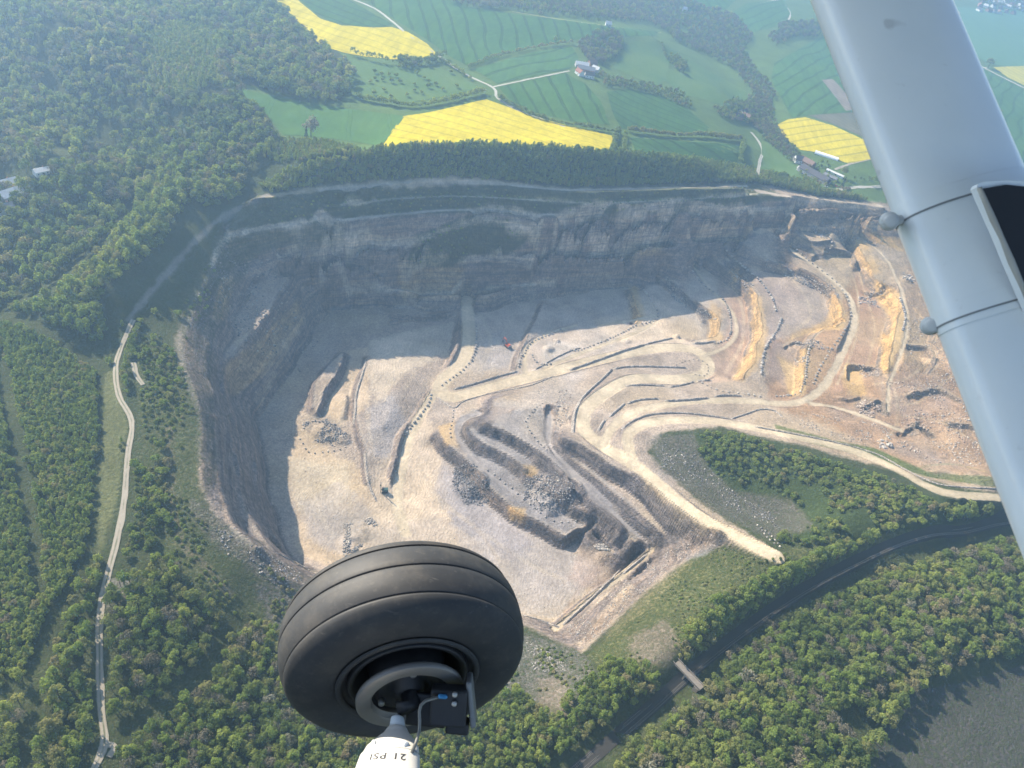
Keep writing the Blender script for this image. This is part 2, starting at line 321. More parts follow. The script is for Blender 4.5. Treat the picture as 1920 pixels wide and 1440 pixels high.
def seg_dist(X, Y, x, y, val=None):
    """distance to a polyline and the value at the nearest point"""
    D = np.full(X.shape, 1e9); V = np.zeros(X.shape)
    for i in range(len(x) - 1):
        dx = x[i + 1] - x[i]; dy = y[i + 1] - y[i]; l2 = dx * dx + dy * dy + 1e-9
        t = np.clip(((X - x[i]) * dx + (Y - y[i]) * dy) / l2, 0, 1)
        d = np.hypot(X - x[i] - t * dx, Y - y[i] - t * dy)
        m = d < D; D = np.where(m, d, D)
        if val is not None: V = np.where(m, val[i] + t * (val[i + 1] - val[i]), V)
    return D, V
ROADW = {}
roadmask = np.zeros_like(HF)
for k, (pts, zs, wd) in ROADS.items():
    S = smooth_pts(pts, zs, 5); x, y = at(S[:, 0], S[:, 1], S[:, 2])
    ROADW[k] = (x, y, S[:, 2], wd)
    i0 = int(max(0, (x.min() - 25 - FX0) / FS)); i1 = int(min(len(gx), (x.max() + 25 - FX0) / FS)); j0 = int(max(0, (y.min() - 25 - FY0) / FS)); j1 = int(min(len(gy), (y.max() + 25 - FY0) / FS))
    sl_ = (slice(j0, j1), slice(i0, i1))
    D, V = seg_dist(GX[sl_], GY[sl_], x, y, S[:, 2])
    wgt = np.clip((wd / 2 + 2.5 - D) / 2.5, 0, 1); wgt = wgt * wgt * (3 - 2 * wgt)
    HF[sl_] = HF[sl_] * (1 - wgt) + V * wgt
    rm = np.clip((wd / 2 + .8 - D + .8 * vnoise(GX[sl_], GY[sl_], 6, 9)) / 1.6, 0, 1)
    roadmask[sl_] = np.maximum(roadmask[sl_], rm)
RS = smooth_pts(RAIL[0], RAIL[1], 5); RX, RY = at(RS[:, 0], RS[:, 1], RS[:, 2]); RZ = RS[:, 2]
gyv, gxv = np.gradient(HF, FS); slope = blur(np.hypot(gxv, gyv), 1, 1)
steep = np.clip((slope - .45) / .5, 0, 1)
# rock relief on the steep faces and rubble on the rest
ux, uy = gxv / (slope + 1e-3), gyv / (slope + 1e-3)
along = GX * uy - GY * ux
HF = HF + qm * (steep * (.9 * fbm(GX, GY, 13, 21, 3) + .25 * vnoise(GX, GY, 4.5, 25)) + .12 * fbm(GX, GY, 7, 31, 2) * (1 - roadmask)) + (1 - qm) * .5 * fbm(GX, GY, 14, 35, 2)
# mounds of blasted stone and small features: (px, py, radius, height)
MOUNDS = [(888, 918, 13, 5, -1), (1030, 935, 17, 7, -1), (1075, 925, 12, 4, -1), (610, 812, 12, 3.5, -1), (640, 822, 10, 3, -1), (672, 1000, 12, 2.5, -1), (655, 1020, 9, 2, -1), (1130, 1045, 6, 2, -1), (1500, 655, 12, 2.2, -1), (1028, 655, 7, 3.5, -1), (1045, 640, 4, 2.5, -1), (1175, 640, 6, 2.4, -1), (1268, 632, 5, 3.6, -1), (1660, 832, 7, 3, -1), (1545, 765, 8, 2, -1),
          (1640, 760, 9, 3.5, -1), (1740, 680, 9, 4, -1), (1715, 735, 8, 2.5, -1), (1580, 755, 7, 2, -1), (1560, 440, 12, 5, -1), (1645, 555, 10, 4, -1), (1800, 944, 4, 2, -1), (1330, 1015, 8, 2.5, -1), (1350, 1008, 6, 2, -1), (1480, 430, 9, 4, -1), (1380, 505, 10, 4, -1), (1700, 525, 9, 3, -1)]
wild = inpoly(PX, PY, [(1600, 420), (1930, 420), (1930, 900), (1740, 880), (1640, 840), (1560, 790), (1560, 745), (1620, 700), (1640, 600), (1600, 500)]).astype(float)
wild = blur(wild, 4, 2) * (1 - roadmask)
tb = inpoly(PX, PY, [(540, 700), (700, 560), (1400, 430), (1600, 420), (1640, 600), (1560, 745), (1400, 745), (1000, 1150), (560, 1060)]).astype(float)
HF = HF + wild * (1.5 * fbm(GX, GY, 26, 131, 3) + .7 * np.abs(fbm(GX, GY, 8, 137, 2))) + blur(tb, 3, 2) * (1 - roadmask) * .45 * fbm(GX, GY, 18, 141, 3)
def hfun(X, Y):
    X = np.asarray(X, float); Y = np.asarray(Y, float)
    inside = (X > FX0) & (X < FX1 - FS) & (Y > FY0) & (Y < FY1 - FS)
    return np.where(inside, bil(HF, FX0, FY0, FS, X, Y), outer(X, Y))
def hit(px, py):
    """where the line of sight of a plan point meets the land"""
    px = np.atleast_1d(np.asarray(px, float)); py = np.atleast_1d(np.asarray(py, float))
    a, b, c = ray(px, py)
    n = np.sqrt(a * a + b * b + c * c); a, b, c = a / n, b / n, c / n
    t = (75 - CAMZ) / c
    for _ in range(90):
        t = t + np.clip((CAMZ + c * t - hfun(a * t, b * t)) * .35 / np.maximum(-c, .12) * .5, -3, 60)
    return a * t, b * t, hfun(a * t, b * t)
def P(px, py):
    x, y, z = hit([px], [py]); return Vector((float(x[0]), float(y[0]), float(z[0])))
for (mx, my, mr, mh, _) in MOUNDS:
    c = P(mx, my); d = np.hypot(GX - c.x, GY - c.y) * (1 + .25 * fbm(GX, GY, 8, int(mx), 2))
    k = np.clip(1 - d / mr, 0, 1); HF = HF + mh * k * (2 - k) * (1 + .25 * vnoise(GX, GY, 2.6, 3))
# ------------------------------------------------------------------ tagging and node helpers
def tag(o, label=None, cat=None, group=None, kind=None):
    if label: o['label'] = label
    if cat: o['category'] = cat
    if group: o['group'] = group
    if kind: o['kind'] = kind
    return o
class NT:
    def __init__(s, name):
        s.m = bpy.data.materials.new(name); s.m.use_nodes = True; s.t = s.m.node_tree; s.t.nodes.clear()
    def n(s, ty, ins=None, **kw):
        nd = s.t.nodes.new(ty)
        for k, v in kw.items(): setattr(nd, k, v)
        for k, v in (ins or {}).items():
            if isinstance(v, bpy.types.NodeSocket): s.t.links.new(v, nd.inputs[k])
            else: nd.inputs[k].default_value = v
        return nd
    def math(s, op, a, b=0.0, c=0.0, clamp=False):
        nd = s.n('ShaderNodeMath', {0: a, 1: b, 2: c}, operation=op); nd.use_clamp = clamp
        return nd.outputs[0]
    def mix(s, f, a, b, mode='MIX'):
        nd = s.t.nodes.new('ShaderNodeMix'); nd.data_type = 'RGBA'; nd.blend_type = mode
        for i, v in ((0, f), (6, a), (7, b)):
            if isinstance(v, bpy.types.NodeSocket): s.t.links.new(v, nd.inputs[i])
            else: nd.inputs[i].default_value = v if i == 0 or len(v) == 4 else (*v, 1)
        return nd.outputs[2]
    def noise(s, vec, scale, detail=3, rough=.6, dist=0.0):
        return s.n('ShaderNodeTexNoise', {'Vector': vec, 'Scale': scale, 'Detail': detail, 'Roughness': rough, 'Distortion': dist}).outputs[0]
    def ramp(s, f, stops):
        nd = s.n('ShaderNodeValToRGB', {0: f}); e = nd.color_ramp.elements
        while len(e) < len(stops): e.new(.5)
        for k, (p, c) in enumerate(stops):
            e[k].position = p; e[k].color = (*c, 1) if len(c) == 3 else c
        return nd.outputs[0]
    def mr(s, f, a, b, c=0.0, d=1.0):
        return s.n('ShaderNodeMapRange', {0: f, 1: a, 2: b, 3: c, 4: d}).outputs[0]
    def out(s, col, rough=.95, bump=None, strength=.5, dist=1.0, spec=.08, metal=0.0, extra=None):
        b = s.n('ShaderNodeBsdfPrincipled')
        for k, v in {'Base Color': col, 'Roughness': rough, 'Specular IOR Level': spec, 'Metallic': metal, **(extra or {})}.items():
            if isinstance(v, bpy.types.NodeSocket): s.t.links.new(v, b.inputs[k])
            else: b.inputs[k].default_value = (*v, 1) if isinstance(v, tuple) and len(v) == 3 else v
        if bump is not None:
            bp = s.n('ShaderNodeBump', {'Strength': strength, 'Distance': dist, 'Height': bump})
            s.t.links.new(bp.outputs[0], b.inputs['Normal'])
        o = s.n('ShaderNodeOutputMaterial'); s.t.links.new(b.outputs[0], o.inputs[0])
        return s.m
def simple(name, col, rough=.8, var=.15, scale=1.0, spec=.2, metal=0.0, bump=0.0):
    s = NT(name); tc = s.n('ShaderNodeTexCoord').outputs['Object']
    nz = s.noise(tc, scale, 4)
    k = s.mr(nz, .25, .75, 1 - var, 1 + var)
    c = s.mix(1.0, (*col, 1), s.n('ShaderNodeCombineColor', {0: k, 1: k, 2: k}).outputs[0], 'MULTIPLY')
    return s.out(c, rough, nz if bump else None, bump, .05, spec, metal)

# ------------------------------------------------------------------ land material
def land_material():
    s = NT('land')
    pos = s.n('ShaderNodeNewGeometry').outputs['Position']
    col = s.n('ShaderNodeAttribute', attribute_name='Col').outputs['Color']
    fx = s.n('ShaderNodeSeparateColor', {0: s.n('ShaderNodeAttribute', attribute_name='Fx').outputs['Color']})
    rub, trk, veg = fx.outputs[0], fx.outputs[1], fx.outputs[2]; stc = s.n('ShaderNodeAttribute', attribute_name='Fx').outputs['Alpha']
    n1 = s.noise(pos, .035, 5, .6); n2 = s.noise(pos, .3, 5, .65); n3 = s.noise(pos, 1.1, 3, .7)
    k = s.math('MULTIPLY', s.mr(n1, .3, .7, .82, 1.16), s.mr(n2, .25, .75, .78, 1.22))
    k = s.math('MULTIPLY', k, s.mr(n3, .25, .75, .86, 1.14))
    # swirling wheel tracks on the worked floors
    mp = s.n('ShaderNodeMapping', {0: pos, 3: (1, 1, 0)}).outputs[0]
    st = s.n('ShaderNodeTexWave', {'Vector': mp, 'Scale': .11, 'Distortion': 26.0, 'Detail': 3.0, 'Detail Scale': .35, 'Detail Roughness': .55}, wave_type='BANDS').outputs[1]
    k = s.math('MULTIPLY', k, s.math('MULTIPLY_ADD', s.math('MULTIPLY', s.math('SUBTRACT', st, .5), trk), .22, 1.0))
    # blocks and stones
    vo = s.n('ShaderNodeTexVoronoi', {'Vector': pos, 'Scale': .75, 'Randomness': 1.0})
    stone = s.n('ShaderNodeSeparateColor', {0: vo.outputs['Color']}).outputs[0]
    d = vo.outputs['Distance']
    sk = s.math('MULTIPLY', s.mr(stone, 0, 1, .62, 1.42), s.mr(d, .2, .75, 1.08, .62))
    k = s.math('MULTIPLY', k, s.math('MULTIPLY_ADD', s.math('SUBTRACT', sk, 1.0), rub, 1.0))
    kc = s.n('ShaderNodeCombineColor', {0: k, 1: k, 2: k}).outputs[0]
    c = s.mix(1.0, col, kc, 'MULTIPLY')
    # rock faces: strata, drill streaks and joints
    mp2 = s.n('ShaderNodeMapping', {0: pos, 3: (.55, .55, .045)}).outputs[0]
    fs = s.noise(mp2, 1.0, 4, .75)
    mp3 = s.n('ShaderNodeMapping', {0: pos, 3: (.012, .012, .34)}).outputs[0]
    stz = s.noise(mp3, 1.0, 4, .7, .4)
    mp4 = s.n('ShaderNodeMapping', {0: pos, 3: (.16, .16, .22)}).outputs[0]
    jn = s.n('ShaderNodeTexVoronoi', {'Vector': mp4, 'Scale': 1.0}, feature='DISTANCE_TO_EDGE').outputs['Distance']
    jv = s.n('ShaderNodeSeparateColor', {0: s.n('ShaderNodeTexVoronoi', {'Vector': mp4, 'Scale': 1.0}).outputs['Color']}).outputs[0]
    wk = s.mix(1.0, s.ramp(fs, [(.28, (.48, .46, .46)), (.5, (1, 1, 1)), (.74, (1.45, 1.36, 1.26))]), s.ramp(stz, [(.32, (.62, .62, .66)), (.5, (1, .98, .94)), (.68, (1.4, 1.22, 1.0))]), 'MULTIPLY')
    jk = s.math('MULTIPLY', s.mr(jn, 0, .16, .84, 1.0), s.mr(jv, 0, 1, .82, 1.2))
    wk = s.mix(1.0, wk, s.n('ShaderNodeCombineColor', {0: jk, 1: jk, 2: jk}).outputs[0], 'MULTIPLY')
    c = s.mix(stc, c, s.mix(1.0, c, wk, 'MULTIPLY'))
    # tufts
    vt = s.noise(pos, .42, 4, .75)
    vm = s.mr(vt, .42, .62)
    vm = s.math('MULTIPLY', vm, veg, clamp=True)
    vcol = s.mix(s.noise(pos, .09, 3), (.026, .045, .014), (.075, .10, .03))
    c = s.mix(vm, c, vcol)
    hgt = s.math('ADD', s.math('MULTIPLY', n2, .8), s.math('ADD', s.math('MULTIPLY', n3, .3), s.math('MULTIPLY', s.math('MULTIPLY', s.math('SUBTRACT', 1.0, d), rub), .9)))
    hgt = s.math('ADD', hgt, s.math('MULTIPLY', vm, 1.2))
    hgt = s.math('ADD', hgt, s.math('MULTIPLY', s.math('MULTIPLY', st, trk), .10))
    hgt = s.math('ADD', hgt, s.math('MULTIPLY', stc, s.math('ADD', s.math('MULTIPLY', fs, 1.6), s.math('ADD', s.math('MULTIPLY', stz, 1.0), s.mr(jn, 0, .2, 0, .25)))))
    return s.out(c, .95, hgt, .8, 1.1, .05)
LAND = land_material()

# ------------------------------------------------------------------ the land as one sheet
xs = np.concatenate([np.arange(-4000, -900, 200), np.arange(-900, FX0 - 3, 8), gx[gx < FX1 - FS], np.arange(FX1 + 6, 1000, 8), np.arange(1000, 2000, 25), np.arange(2000, 9000, 300)])
ys = np.concatenate([np.arange(-300, 60, 40), np.arange(60, FY0 - 3, 8), gy[gy < FY1 - FS], np.arange(FY1 + 4, 1600, 6), np.arange(1600, 2400, 12), np.arange(2400, 5000, 60), np.arange(5000, 12000, 500)])
X, Y = np.meshgrid(xs, ys)
Z = hfun(X, Y)
qx, qy = proj(X, Y, Z)
front = Y * cp - (Z - CAMZ) * sp > 50
slopeG = bil(slope, FX0, FY0, FS, X, Y) * ((X > FX0) & (X < FX1) & (Y > FY0) & (Y < FY1))
qmG = bil(qm, FX0, FY0, FS, X, Y) * ((X > FX0) & (X < FX1) & (Y > FY0) & (Y < FY1))
roadG = bil(roadmask, FX0, FY0, FS, X, Y) * ((X > FX0) & (X < FX1) & (Y > FY0) & (Y < FY1))
c3 = np.zeros(X.shape + (3,)); c3[:] = (.048, .068, .026)
c3[:] = (.066, .072, .034); F3 = np.zeros(X.shape + (3,)); F3[..., 2] = .7; c3 *= (1 + .25 * fbm(X, Y, 35, 300, 3))[..., None]
def paint(rgb, poly, s=1.0, jit=5.0, fx=None, only=None):
    bx = [p[0] for p in poly]; by = [p[1] for p in poly]
    m = (qx > min(bx) - 15) & (qx < max(bx) + 15) & (qy > min(by) - 15) & (qy < max(by) + 15) & front
    if not m.any(): return
    xx, yy, wx, wy = qx[m], qy[m], X[m], Y[m]
    k = np.zeros(xx.shape)
    for q in range(4):
        jx = jit * (fbm(wx, wy, 16, 50 + q, 2) + .5 * vnoise(wx, wy, 3.0, 70 + q)); jy = .7 * jit * (fbm(wx, wy, 16, 60 + q, 2) + .5 * vnoise(wx, wy, 3.0, 80 + q))
        k += inpoly(xx + jx, yy + jy, poly)
    k = k / 4 * s
    if only is not None: k = k * only[m]
    if rgb is not None: c3[m] = c3[m] * (1 - k[:, None]) + np.array(rgb) * k[:, None]
    if fx is not None: F3[m] = F3[m] * (1 - k[:, None]) + np.array(fx) * k[:, None]
TAN, GREY, ROAD, RUST, GOLD, SCREE = (.46, .35, .225), (.305, .245, .19), (.49, .395, .27), (.27, .165, .10), (.46, .32, .16), (.12, .115, .115)
ROCK = (.22, .185, .165)
MEADOW = (.08, .125, .034)
flat = 1 - np.clip((slopeG - .35) / .3, 0, 1); stp = 1 - flat
paint(MEADOW, [(425, 150), (560, 180), (640, 190), (660, 120), (560, 30), (480, -40), (2000, -100), (2000, 380), (1640, 380), (1500, 360), (1380, 330), (1150, 290), (900, 270), (700, 285), (620, 270), (530, 262), (500, 215)], 1, 3, (0, 0, .12))
paint((.06, .07, .035), [(470, 300), (700, 282), (900, 270), (1150, 288), (1380, 310), (1560, 355), (1640, 380), (1440, 360), (1100, 360), (850, 340), (600, 356), (480, 370)], 1, 3)
# quarry base
paint(GREY, QUARRY, 1, 7, (.45, .25, 0))
# grassy and scrubby margins
paint((.10, .105, .05), [(250, 640), (330, 660), (350, 720), (372, 780), (372, 930), (420, 1020), (560, 1110), (520, 1180), (400, 1130), (260, 1010), (250, 860), (262, 760)], 1, 6, (.15, 0, .9))
paint((.14, .13, .095), [(335, 600), (400, 500), (425, 430), (480, 440), (470, 500), (430, 560), (398, 650), (402, 780), (412, 900), (385, 930), (365, 780), (340, 700)], .8, 9, (.3, 0, .75))
paint((.155, .14, .11), [(365, 930), (420, 980), (500, 1030), (590, 1085), (570, 1125), (480, 1080), (400, 1020), (350, 960)], .9, 12, (.8, 0, .55))
paint((.16, .145, .12), [(470, 1090), (580, 1110), (600, 1180), (1000, 1190), (1100, 1230), (1120, 1270), (1050, 1330), (960, 1300), (560, 1300)], 1, 10, (.4, 0, .8))
paint((.20, .155, .12), [(1005, 1270), (1060, 1270), (1085, 1330), (1060, 1350), (1010, 1320)], .7, 12, (.3, 0, .35))
paint((.12, .12, .05), [(1100, 1230), (1180, 1160), (1260, 1080), (1320, 1030), (1380, 1020), (1440, 1050), (1480, 1030), (1560, 1020), (1740, 960), (1880, 950), (1880, 975), (1620, 1050), (1400, 1160), (1280, 1250), (1150, 1270)], 1, 8, (.15, 0, .95))
paint((.20, .155, .125), [(1180, 1190), (1250, 1160), (1270, 1190), (1260, 1250), (1180, 1240)], .75, 14, (.3, 0, .45))
paint((.17, .14, .09), [(312, 800), (326, 800), (328, 950), (345, 1010), (440, 1110), (425, 1125), (330, 1020), (312, 950)], .8, 4)
paint((.20, .18, .15), [(205, 1085), (250, 1080), (262, 1105), (240, 1120), (200, 1135)], .8, 5, (.3, 0, .2))
paint((.28, .23, .12), [(1250, 1060), (1300, 1050), (1240, 1120), (1160, 1190), (1130, 1200)], .45, 9)
paint((.045, .05, .03), [(1200, 1340), (1320, 1240), (1480, 1130), (1640, 1060), (1900, 985), (1930, 960), (1500, 1100), (1280, 1260), (1060, 1440), (1000, 1520), (1120, 1440)], .8, 4)
paint((.075, .07, .065), [(1690, 1300), (1800, 1280), (1940, 1240), (2000, 1500), (1640, 1500), (1640, 1400)], 1, 3)
paint((.15, .15, .065), [(196, 700), (220, 690), (240, 800), (222, 920), (196, 1020), (180, 1060), (188, 900)], .9, 5, (.1, 0, .35))
paint((.12, .13, .06), [(240, 262), (252, 260), (290, 325), (278, 330)], .7, 3)
# colour by region inside the pit
paint(TAN, [(540, 860), (560, 800), (640, 860), (700, 900), (800, 900), (960, 960), (1050, 1020), (1120, 1060), (1170, 1050), (1050, 1165), (900, 1140), (640, 1070), (560, 1040)], .75, 14, (.12, .55, 0), flat)
paint((.50, .42, .30), [(540, 860), (650, 870), (660, 930), (600, 980), (560, 960)], .7, 14, (.1, .5, 0), flat)
paint((.47, .37, .26), [(700, 880), (800, 780), (830, 860), (880, 960), (800, 1040), (690, 1030)], .8, 12, (.08, .8, 0), flat)
paint((.33, .295, .27), [(830, 880), (960, 960), (1080, 1040), (1140, 1060), (1050, 1160), (800, 1140), (860, 1030)], .75, 14, (.15, .5, 0), flat)
paint((.46, .38, .28), [(690, 640), (770, 620), (860, 600), (850, 660), (760, 700), (700, 760), (690, 700)], .8, 12, (.08, .8, 0), flat)
paint(TAN, [(640, 660), (690, 650), (690, 760), (640, 800), (610, 770)], .7, 6, (.1, .6, 0), flat)
paint((.40, .33, .26), [(870, 580), (1020, 560), (1190, 530), (1290, 500), (1340, 470), (1350, 640), (1200, 660), (1000, 700), (860, 700)], .75, 10, (.15, .7, 0), flat)
paint((.47, .38, .27), [(1110, 600), (1230, 560), (1330, 620), (1290, 640), (1150, 640)], .6, 10, (.1, .8, 0), flat)
paint((.34, .24, .18), [(1345, 540), (1400, 540), (1410, 680), (1380, 715), (1310, 715), (1350, 650), (1370, 600)], .75, 8, (.1, .7, 0), flat)
paint((.31, .25, .225), [(1400, 500), (1560, 540), (1580, 600), (1500, 650), (1450, 720), (1430, 640), (1450, 580)], .8, 12, (.3, .4, 0), flat)
paint(RUST, [(1440, 640), (1540, 620), (1600, 520), (1640, 560), (1660, 640), (1900, 700), (1900, 900), (1700, 870), (1560, 800), (1440, 760)], .75, 14, (.45, .35, 0))
paint((.33, .21, .15), [(1600, 500), (1650, 560), (1670, 640), (1650, 700), (1560, 740), (1560, 680), (1610, 600)], .7, 10, (.12, .7, 0), flat)
paint((.23, .165, .12), [(1700, 400), (1920, 460), (1920, 900), (1840, 860), (1700, 700), (1700, 560)], .6, 14, (.7, .2, 0))
paint((.36, .27, .22), [(1560, 770), (1700, 800), (1700, 850), (1600, 830)], .4, 12, (.7, .1, 0))
paint((.33, .26, .19), [(1450, 425), (1650, 430), (1690, 470), (1600, 520), (1480, 470)], .7, 10, (.5, .4, 0))
paint(SCREE, [(850, 860), (900, 880), (925, 930), (880, 950), (850, 920)], .9, 5, (1, 0, 0)); paint((.2, .19, .18), [(980, 900), (1060, 890), (1090, 930), (1060, 965), (1000, 955), (980, 930)], .9, 6, (1, 0, 0))
paint((.235, .215, .205), [(860, 780), (940, 750), (1030, 760), (1060, 830), (1200, 960), (1220, 1020), (1160, 1030), (1000, 980), (880, 880)], .85, 8, (.3, .3, 0), flat)
paint((.13, .115, .095), [(1215, 820), (1320, 815), (1310, 850), (1340, 900), (1420, 930), (1500, 940), (1540, 990), (1440, 1010), (1330, 950), (1240, 880)], .85, 14, (.6, 0, .55))
paint((.05, .07, .025), [(1300, 812), (1400, 815), (1500, 845), (1640, 885), (1720, 925), (1880, 940), (1880, 970), (1600, 1010), (1480, 1010), (1530, 990), (1480, 930), (1390, 920), (1330, 880)], .9, 8, (0, 0, 1))
paint((.09, .13, .04), [(1450, 795), (1560, 825), (1640, 840), (1740, 885), (1880, 895), (1880, 915), (1740, 895), (1600, 850), (1460, 815)], .85, 4, (.1, 0, .6))
paint((.50, .40, .27), [(1060, 1180), (1130, 1120), (1210, 1050), (1240, 1020), (1300, 985), (1310, 1010), (1260, 1060), (1180, 1130), (1090, 1222)], .8, 8, (.55, .1, 0))
paint(GOLD, [(1080, 1195), (1170, 1110), (1240, 1050), (1250, 1062), (1180, 1130), (1100, 1210)], .6, 9)
paint((.22, .215, .215), [(1270, 1020), (1350, 990), (1370, 1010), (1320, 1040), (1285, 1050)], .8, 7, (.5, 0, 0))
for q, (poly, rgb) in enumerate((([(560, 940), (640, 900), (700, 960), (650, 1040), (580, 1010)], (.33, .29, .26)), ([(700, 1000), (820, 960), (900, 1020), (860, 1120), (720, 1100)], (.38, .31, .24)), ([(830, 860), (900, 940), (1000, 1020), (960, 1050), (860, 990), (810, 920)], (.27, .24, .23)),
        ([(690, 760), (740, 740), (760, 800), (730, 860), (690, 850)], (.34, .31, .29)), ([(880, 640), (940, 620), (970, 680), (900, 700)], (.34, .31, .29)), ([(1020, 640), (1110, 640), (1080, 660), (1020, 690)], (.37, .33, .28)), ([(950, 760), (1060, 700), (1100, 690), (1060, 760), (980, 790)], (.33, .29, .255)),
        ([(1100, 1010), (1180, 1060), (1140, 1110), (1060, 1090)], (.33, .25, .2)), ([(1380, 560), (1410, 600), (1400, 680), (1370, 700), (1360, 640)], (.36, .24, .17)), ([(1470, 560), (1560, 560), (1540, 610), (1460, 620)], (.36, .30, .26)), ([(1450, 640), (1500, 650), (1480, 730), (1440, 700)], (.30, .24, .22)),
        ([(1610, 600), (1660, 620), (1640, 680), (1600, 680)], (.37, .26, .19)), ([(1690, 760), (1780, 740), (1840, 820), (1760, 870), (1700, 830)], (.35, .25, .2)), ([(1740, 600), (1800, 640), (1790, 700), (1720, 680)], (.38, .27, .2)), ([(1320, 500), (1400, 470), (1450, 480), (1380, 540)], (.36, .30, .24)), ([(1230, 600), (1300, 600), (1320, 640), (1250, 640)], (.44, .34, .23)))):
    paint(rgb, poly, .65, 14, None, flat)
# rock faces
k = stp * np.clip(qmG * 1.3 - .2, 0, 1)
c3 = c3 * (1 - k[..., None]) + np.array(ROCK) * (.85 + .3 * (fbm(X, Y, 30, 90, 2) * .5 + .5))[..., None] * k[..., None]
F3[..., 0] = F3[..., 0] * (1 - k) + .35 * k; F3[..., 1] *= 1 - k; STEEPA = k
def stroke_xy(wx, wy, wd, rgb, s=.6, fx=None, only=None, soft=1.0):
    m = (X > wx.min() - wd - 3) & (X < wx.max() + wd + 3) & (Y > wy.min() - wd - 3) & (Y < wy.max() + wd + 3)
    if not m.any(): return
    D, _ = seg_dist(X[m], Y[m], wx, wy)
    kk = np.clip((wd / 2 + soft / 2 - D + .5 * vnoise(X[m], Y[m], 5, 14)) / soft, 0, 1) * s * (.75 + .35 * vnoise(X[m], Y[m], 17, 15))
    if only is not None: kk = kk * only[m]
    kk = np.clip(kk, 0, 1)
    c3[m] = c3[m] * (1 - kk[:, None]) + np.array(rgb) * kk[:, None]
    if fx is not None: F3[m] = F3[m] * (1 - kk[:, None]) + np.array(fx) * kk[:, None]
def stroke(pts, wd, rgb, s=.6, soft=1.2):
    S = smooth_pts(pts, [0] * len(pts), 4); wx, wy, _ = hit(S[:, 0], S[:, 1]); stroke_xy(wx, wy, wd, rgb, s, None, None, soft)
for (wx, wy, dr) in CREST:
    stroke_xy(wx, wy, 3.4 if dr > 8 else 2.2, (.37, .315, .25), .62, (.1, 0, 0), np.clip(1.4 - slopeG, 0, 1), 1.6)  # crests painted paler so the ledges stand out even in shade
LT, DKc, RS = (.50, .41, .29), (.20, .165, .14), (.38, .245, .15)
for pts, wd, rgb, s in (([(1200, 560), (1250, 585), (1300, 620), (1340, 625)], 3, LT, .6), ([(1370, 530), (1392, 580), (1392, 640), (1360, 700)], 4, LT, .5), ([(1390, 540), (1400, 600), (1390, 680)], 2, RS, .6), ([(1460, 500), (1500, 540), (1520, 590), (1490, 620)], 4, LT, .45),
        ([(1570, 480), (1600, 520), (1610, 580), (1600, 650), (1570, 720)], 3, LT, .55), ([(1600, 480), (1625, 560), (1640, 620), (1620, 700), (1590, 740)], 3, LT, .45), ([(1560, 440), (1590, 460), (1640, 470)], 3, LT, .5), ([(1480, 440), (1540, 470), (1600, 500)], 3, LT, .5),
        ([(1640, 720), (1700, 710), (1760, 660), (1790, 640)], 3, LT, .45), ([(1690, 780), (1760, 790), (1830, 830), (1870, 860)], 3, LT, .5), ([(1680, 760), (1730, 750), (1800, 690)], 2.5, LT, .45), ([(1660, 700), (1680, 740), (1680, 800), (1650, 830)], 3, LT, .45), ([(1700, 560), (1750, 620), (1800, 650)], 3, (.45, .31, .18), .6),
        ([(1720, 480), (1770, 560), (1820, 640)], 3, (.45, .32, .2), .5), ([(1660, 800), (1720, 830), (1800, 850)], 2.5, RS, .6), ([(1700, 880), (1780, 870), (1850, 885)], 3, (.10, .13, .05), .6),
        ([(560, 880), (600, 960), (640, 1030)], 5, LT, .35), ([(600, 860), (650, 920), (660, 1000)], 4, LT, .35), ([(740, 960), (760, 1020), (790, 1100)], 6, LT, .35), ([(770, 940), (840, 1000), (900, 1100)], 3, LT, .35), ([(800, 920), (880, 980), (980, 1050), (1060, 1090)], 4, LT, .3), ([(780, 860), (820, 930), (900, 1000), (960, 1090)], 3, (.36, .29, .21), .5),
        ([(760, 640), (740, 690), (720, 750)], 5, LT, .4), ([(800, 620), (790, 670), (760, 730)], 4, LT, .4), ([(900, 590), (920, 640), (900, 690)], 5, LT, .4), ([(1040, 580), (1080, 570), (1140, 560)], 5, LT, .35), ([(1050, 600), (1110, 590), (1170, 570)], 3, LT, .4),
        ([(1000, 560), (960, 600), (930, 650)], 2.5, LT, .4), ([(940, 730), (1000, 720), (1060, 700)], 3, LT, .4), ([(880, 790), (900, 820), (960, 870), (1040, 900)], 3.5, (.33, .29, .25), .6), ([(930, 790), (1000, 850), (1060, 910)], 2.5, (.34, .30, .25), .5),
        ([(700, 700), (690, 780), (700, 860)], 3, LT, .4), ([(660, 700), (650, 760), (640, 790)], 5, LT, .45), ([(1240, 820), (1300, 850), (1370, 920), (1440, 960)], 2, (.2, .17, .14), .5), ([(1130, 1060), (1090, 1100), (1060, 1150)], 4, (.36, .24, .17), .45)):
    stroke(pts, wd, rgb, s)
paint((.13, .12, .12), [(800, 780), (920, 770), (1060, 800), (1300, 970), (1290, 1010), (1180, 1050), (1040, 1020), (820, 860)], .7, 3, None, stp)
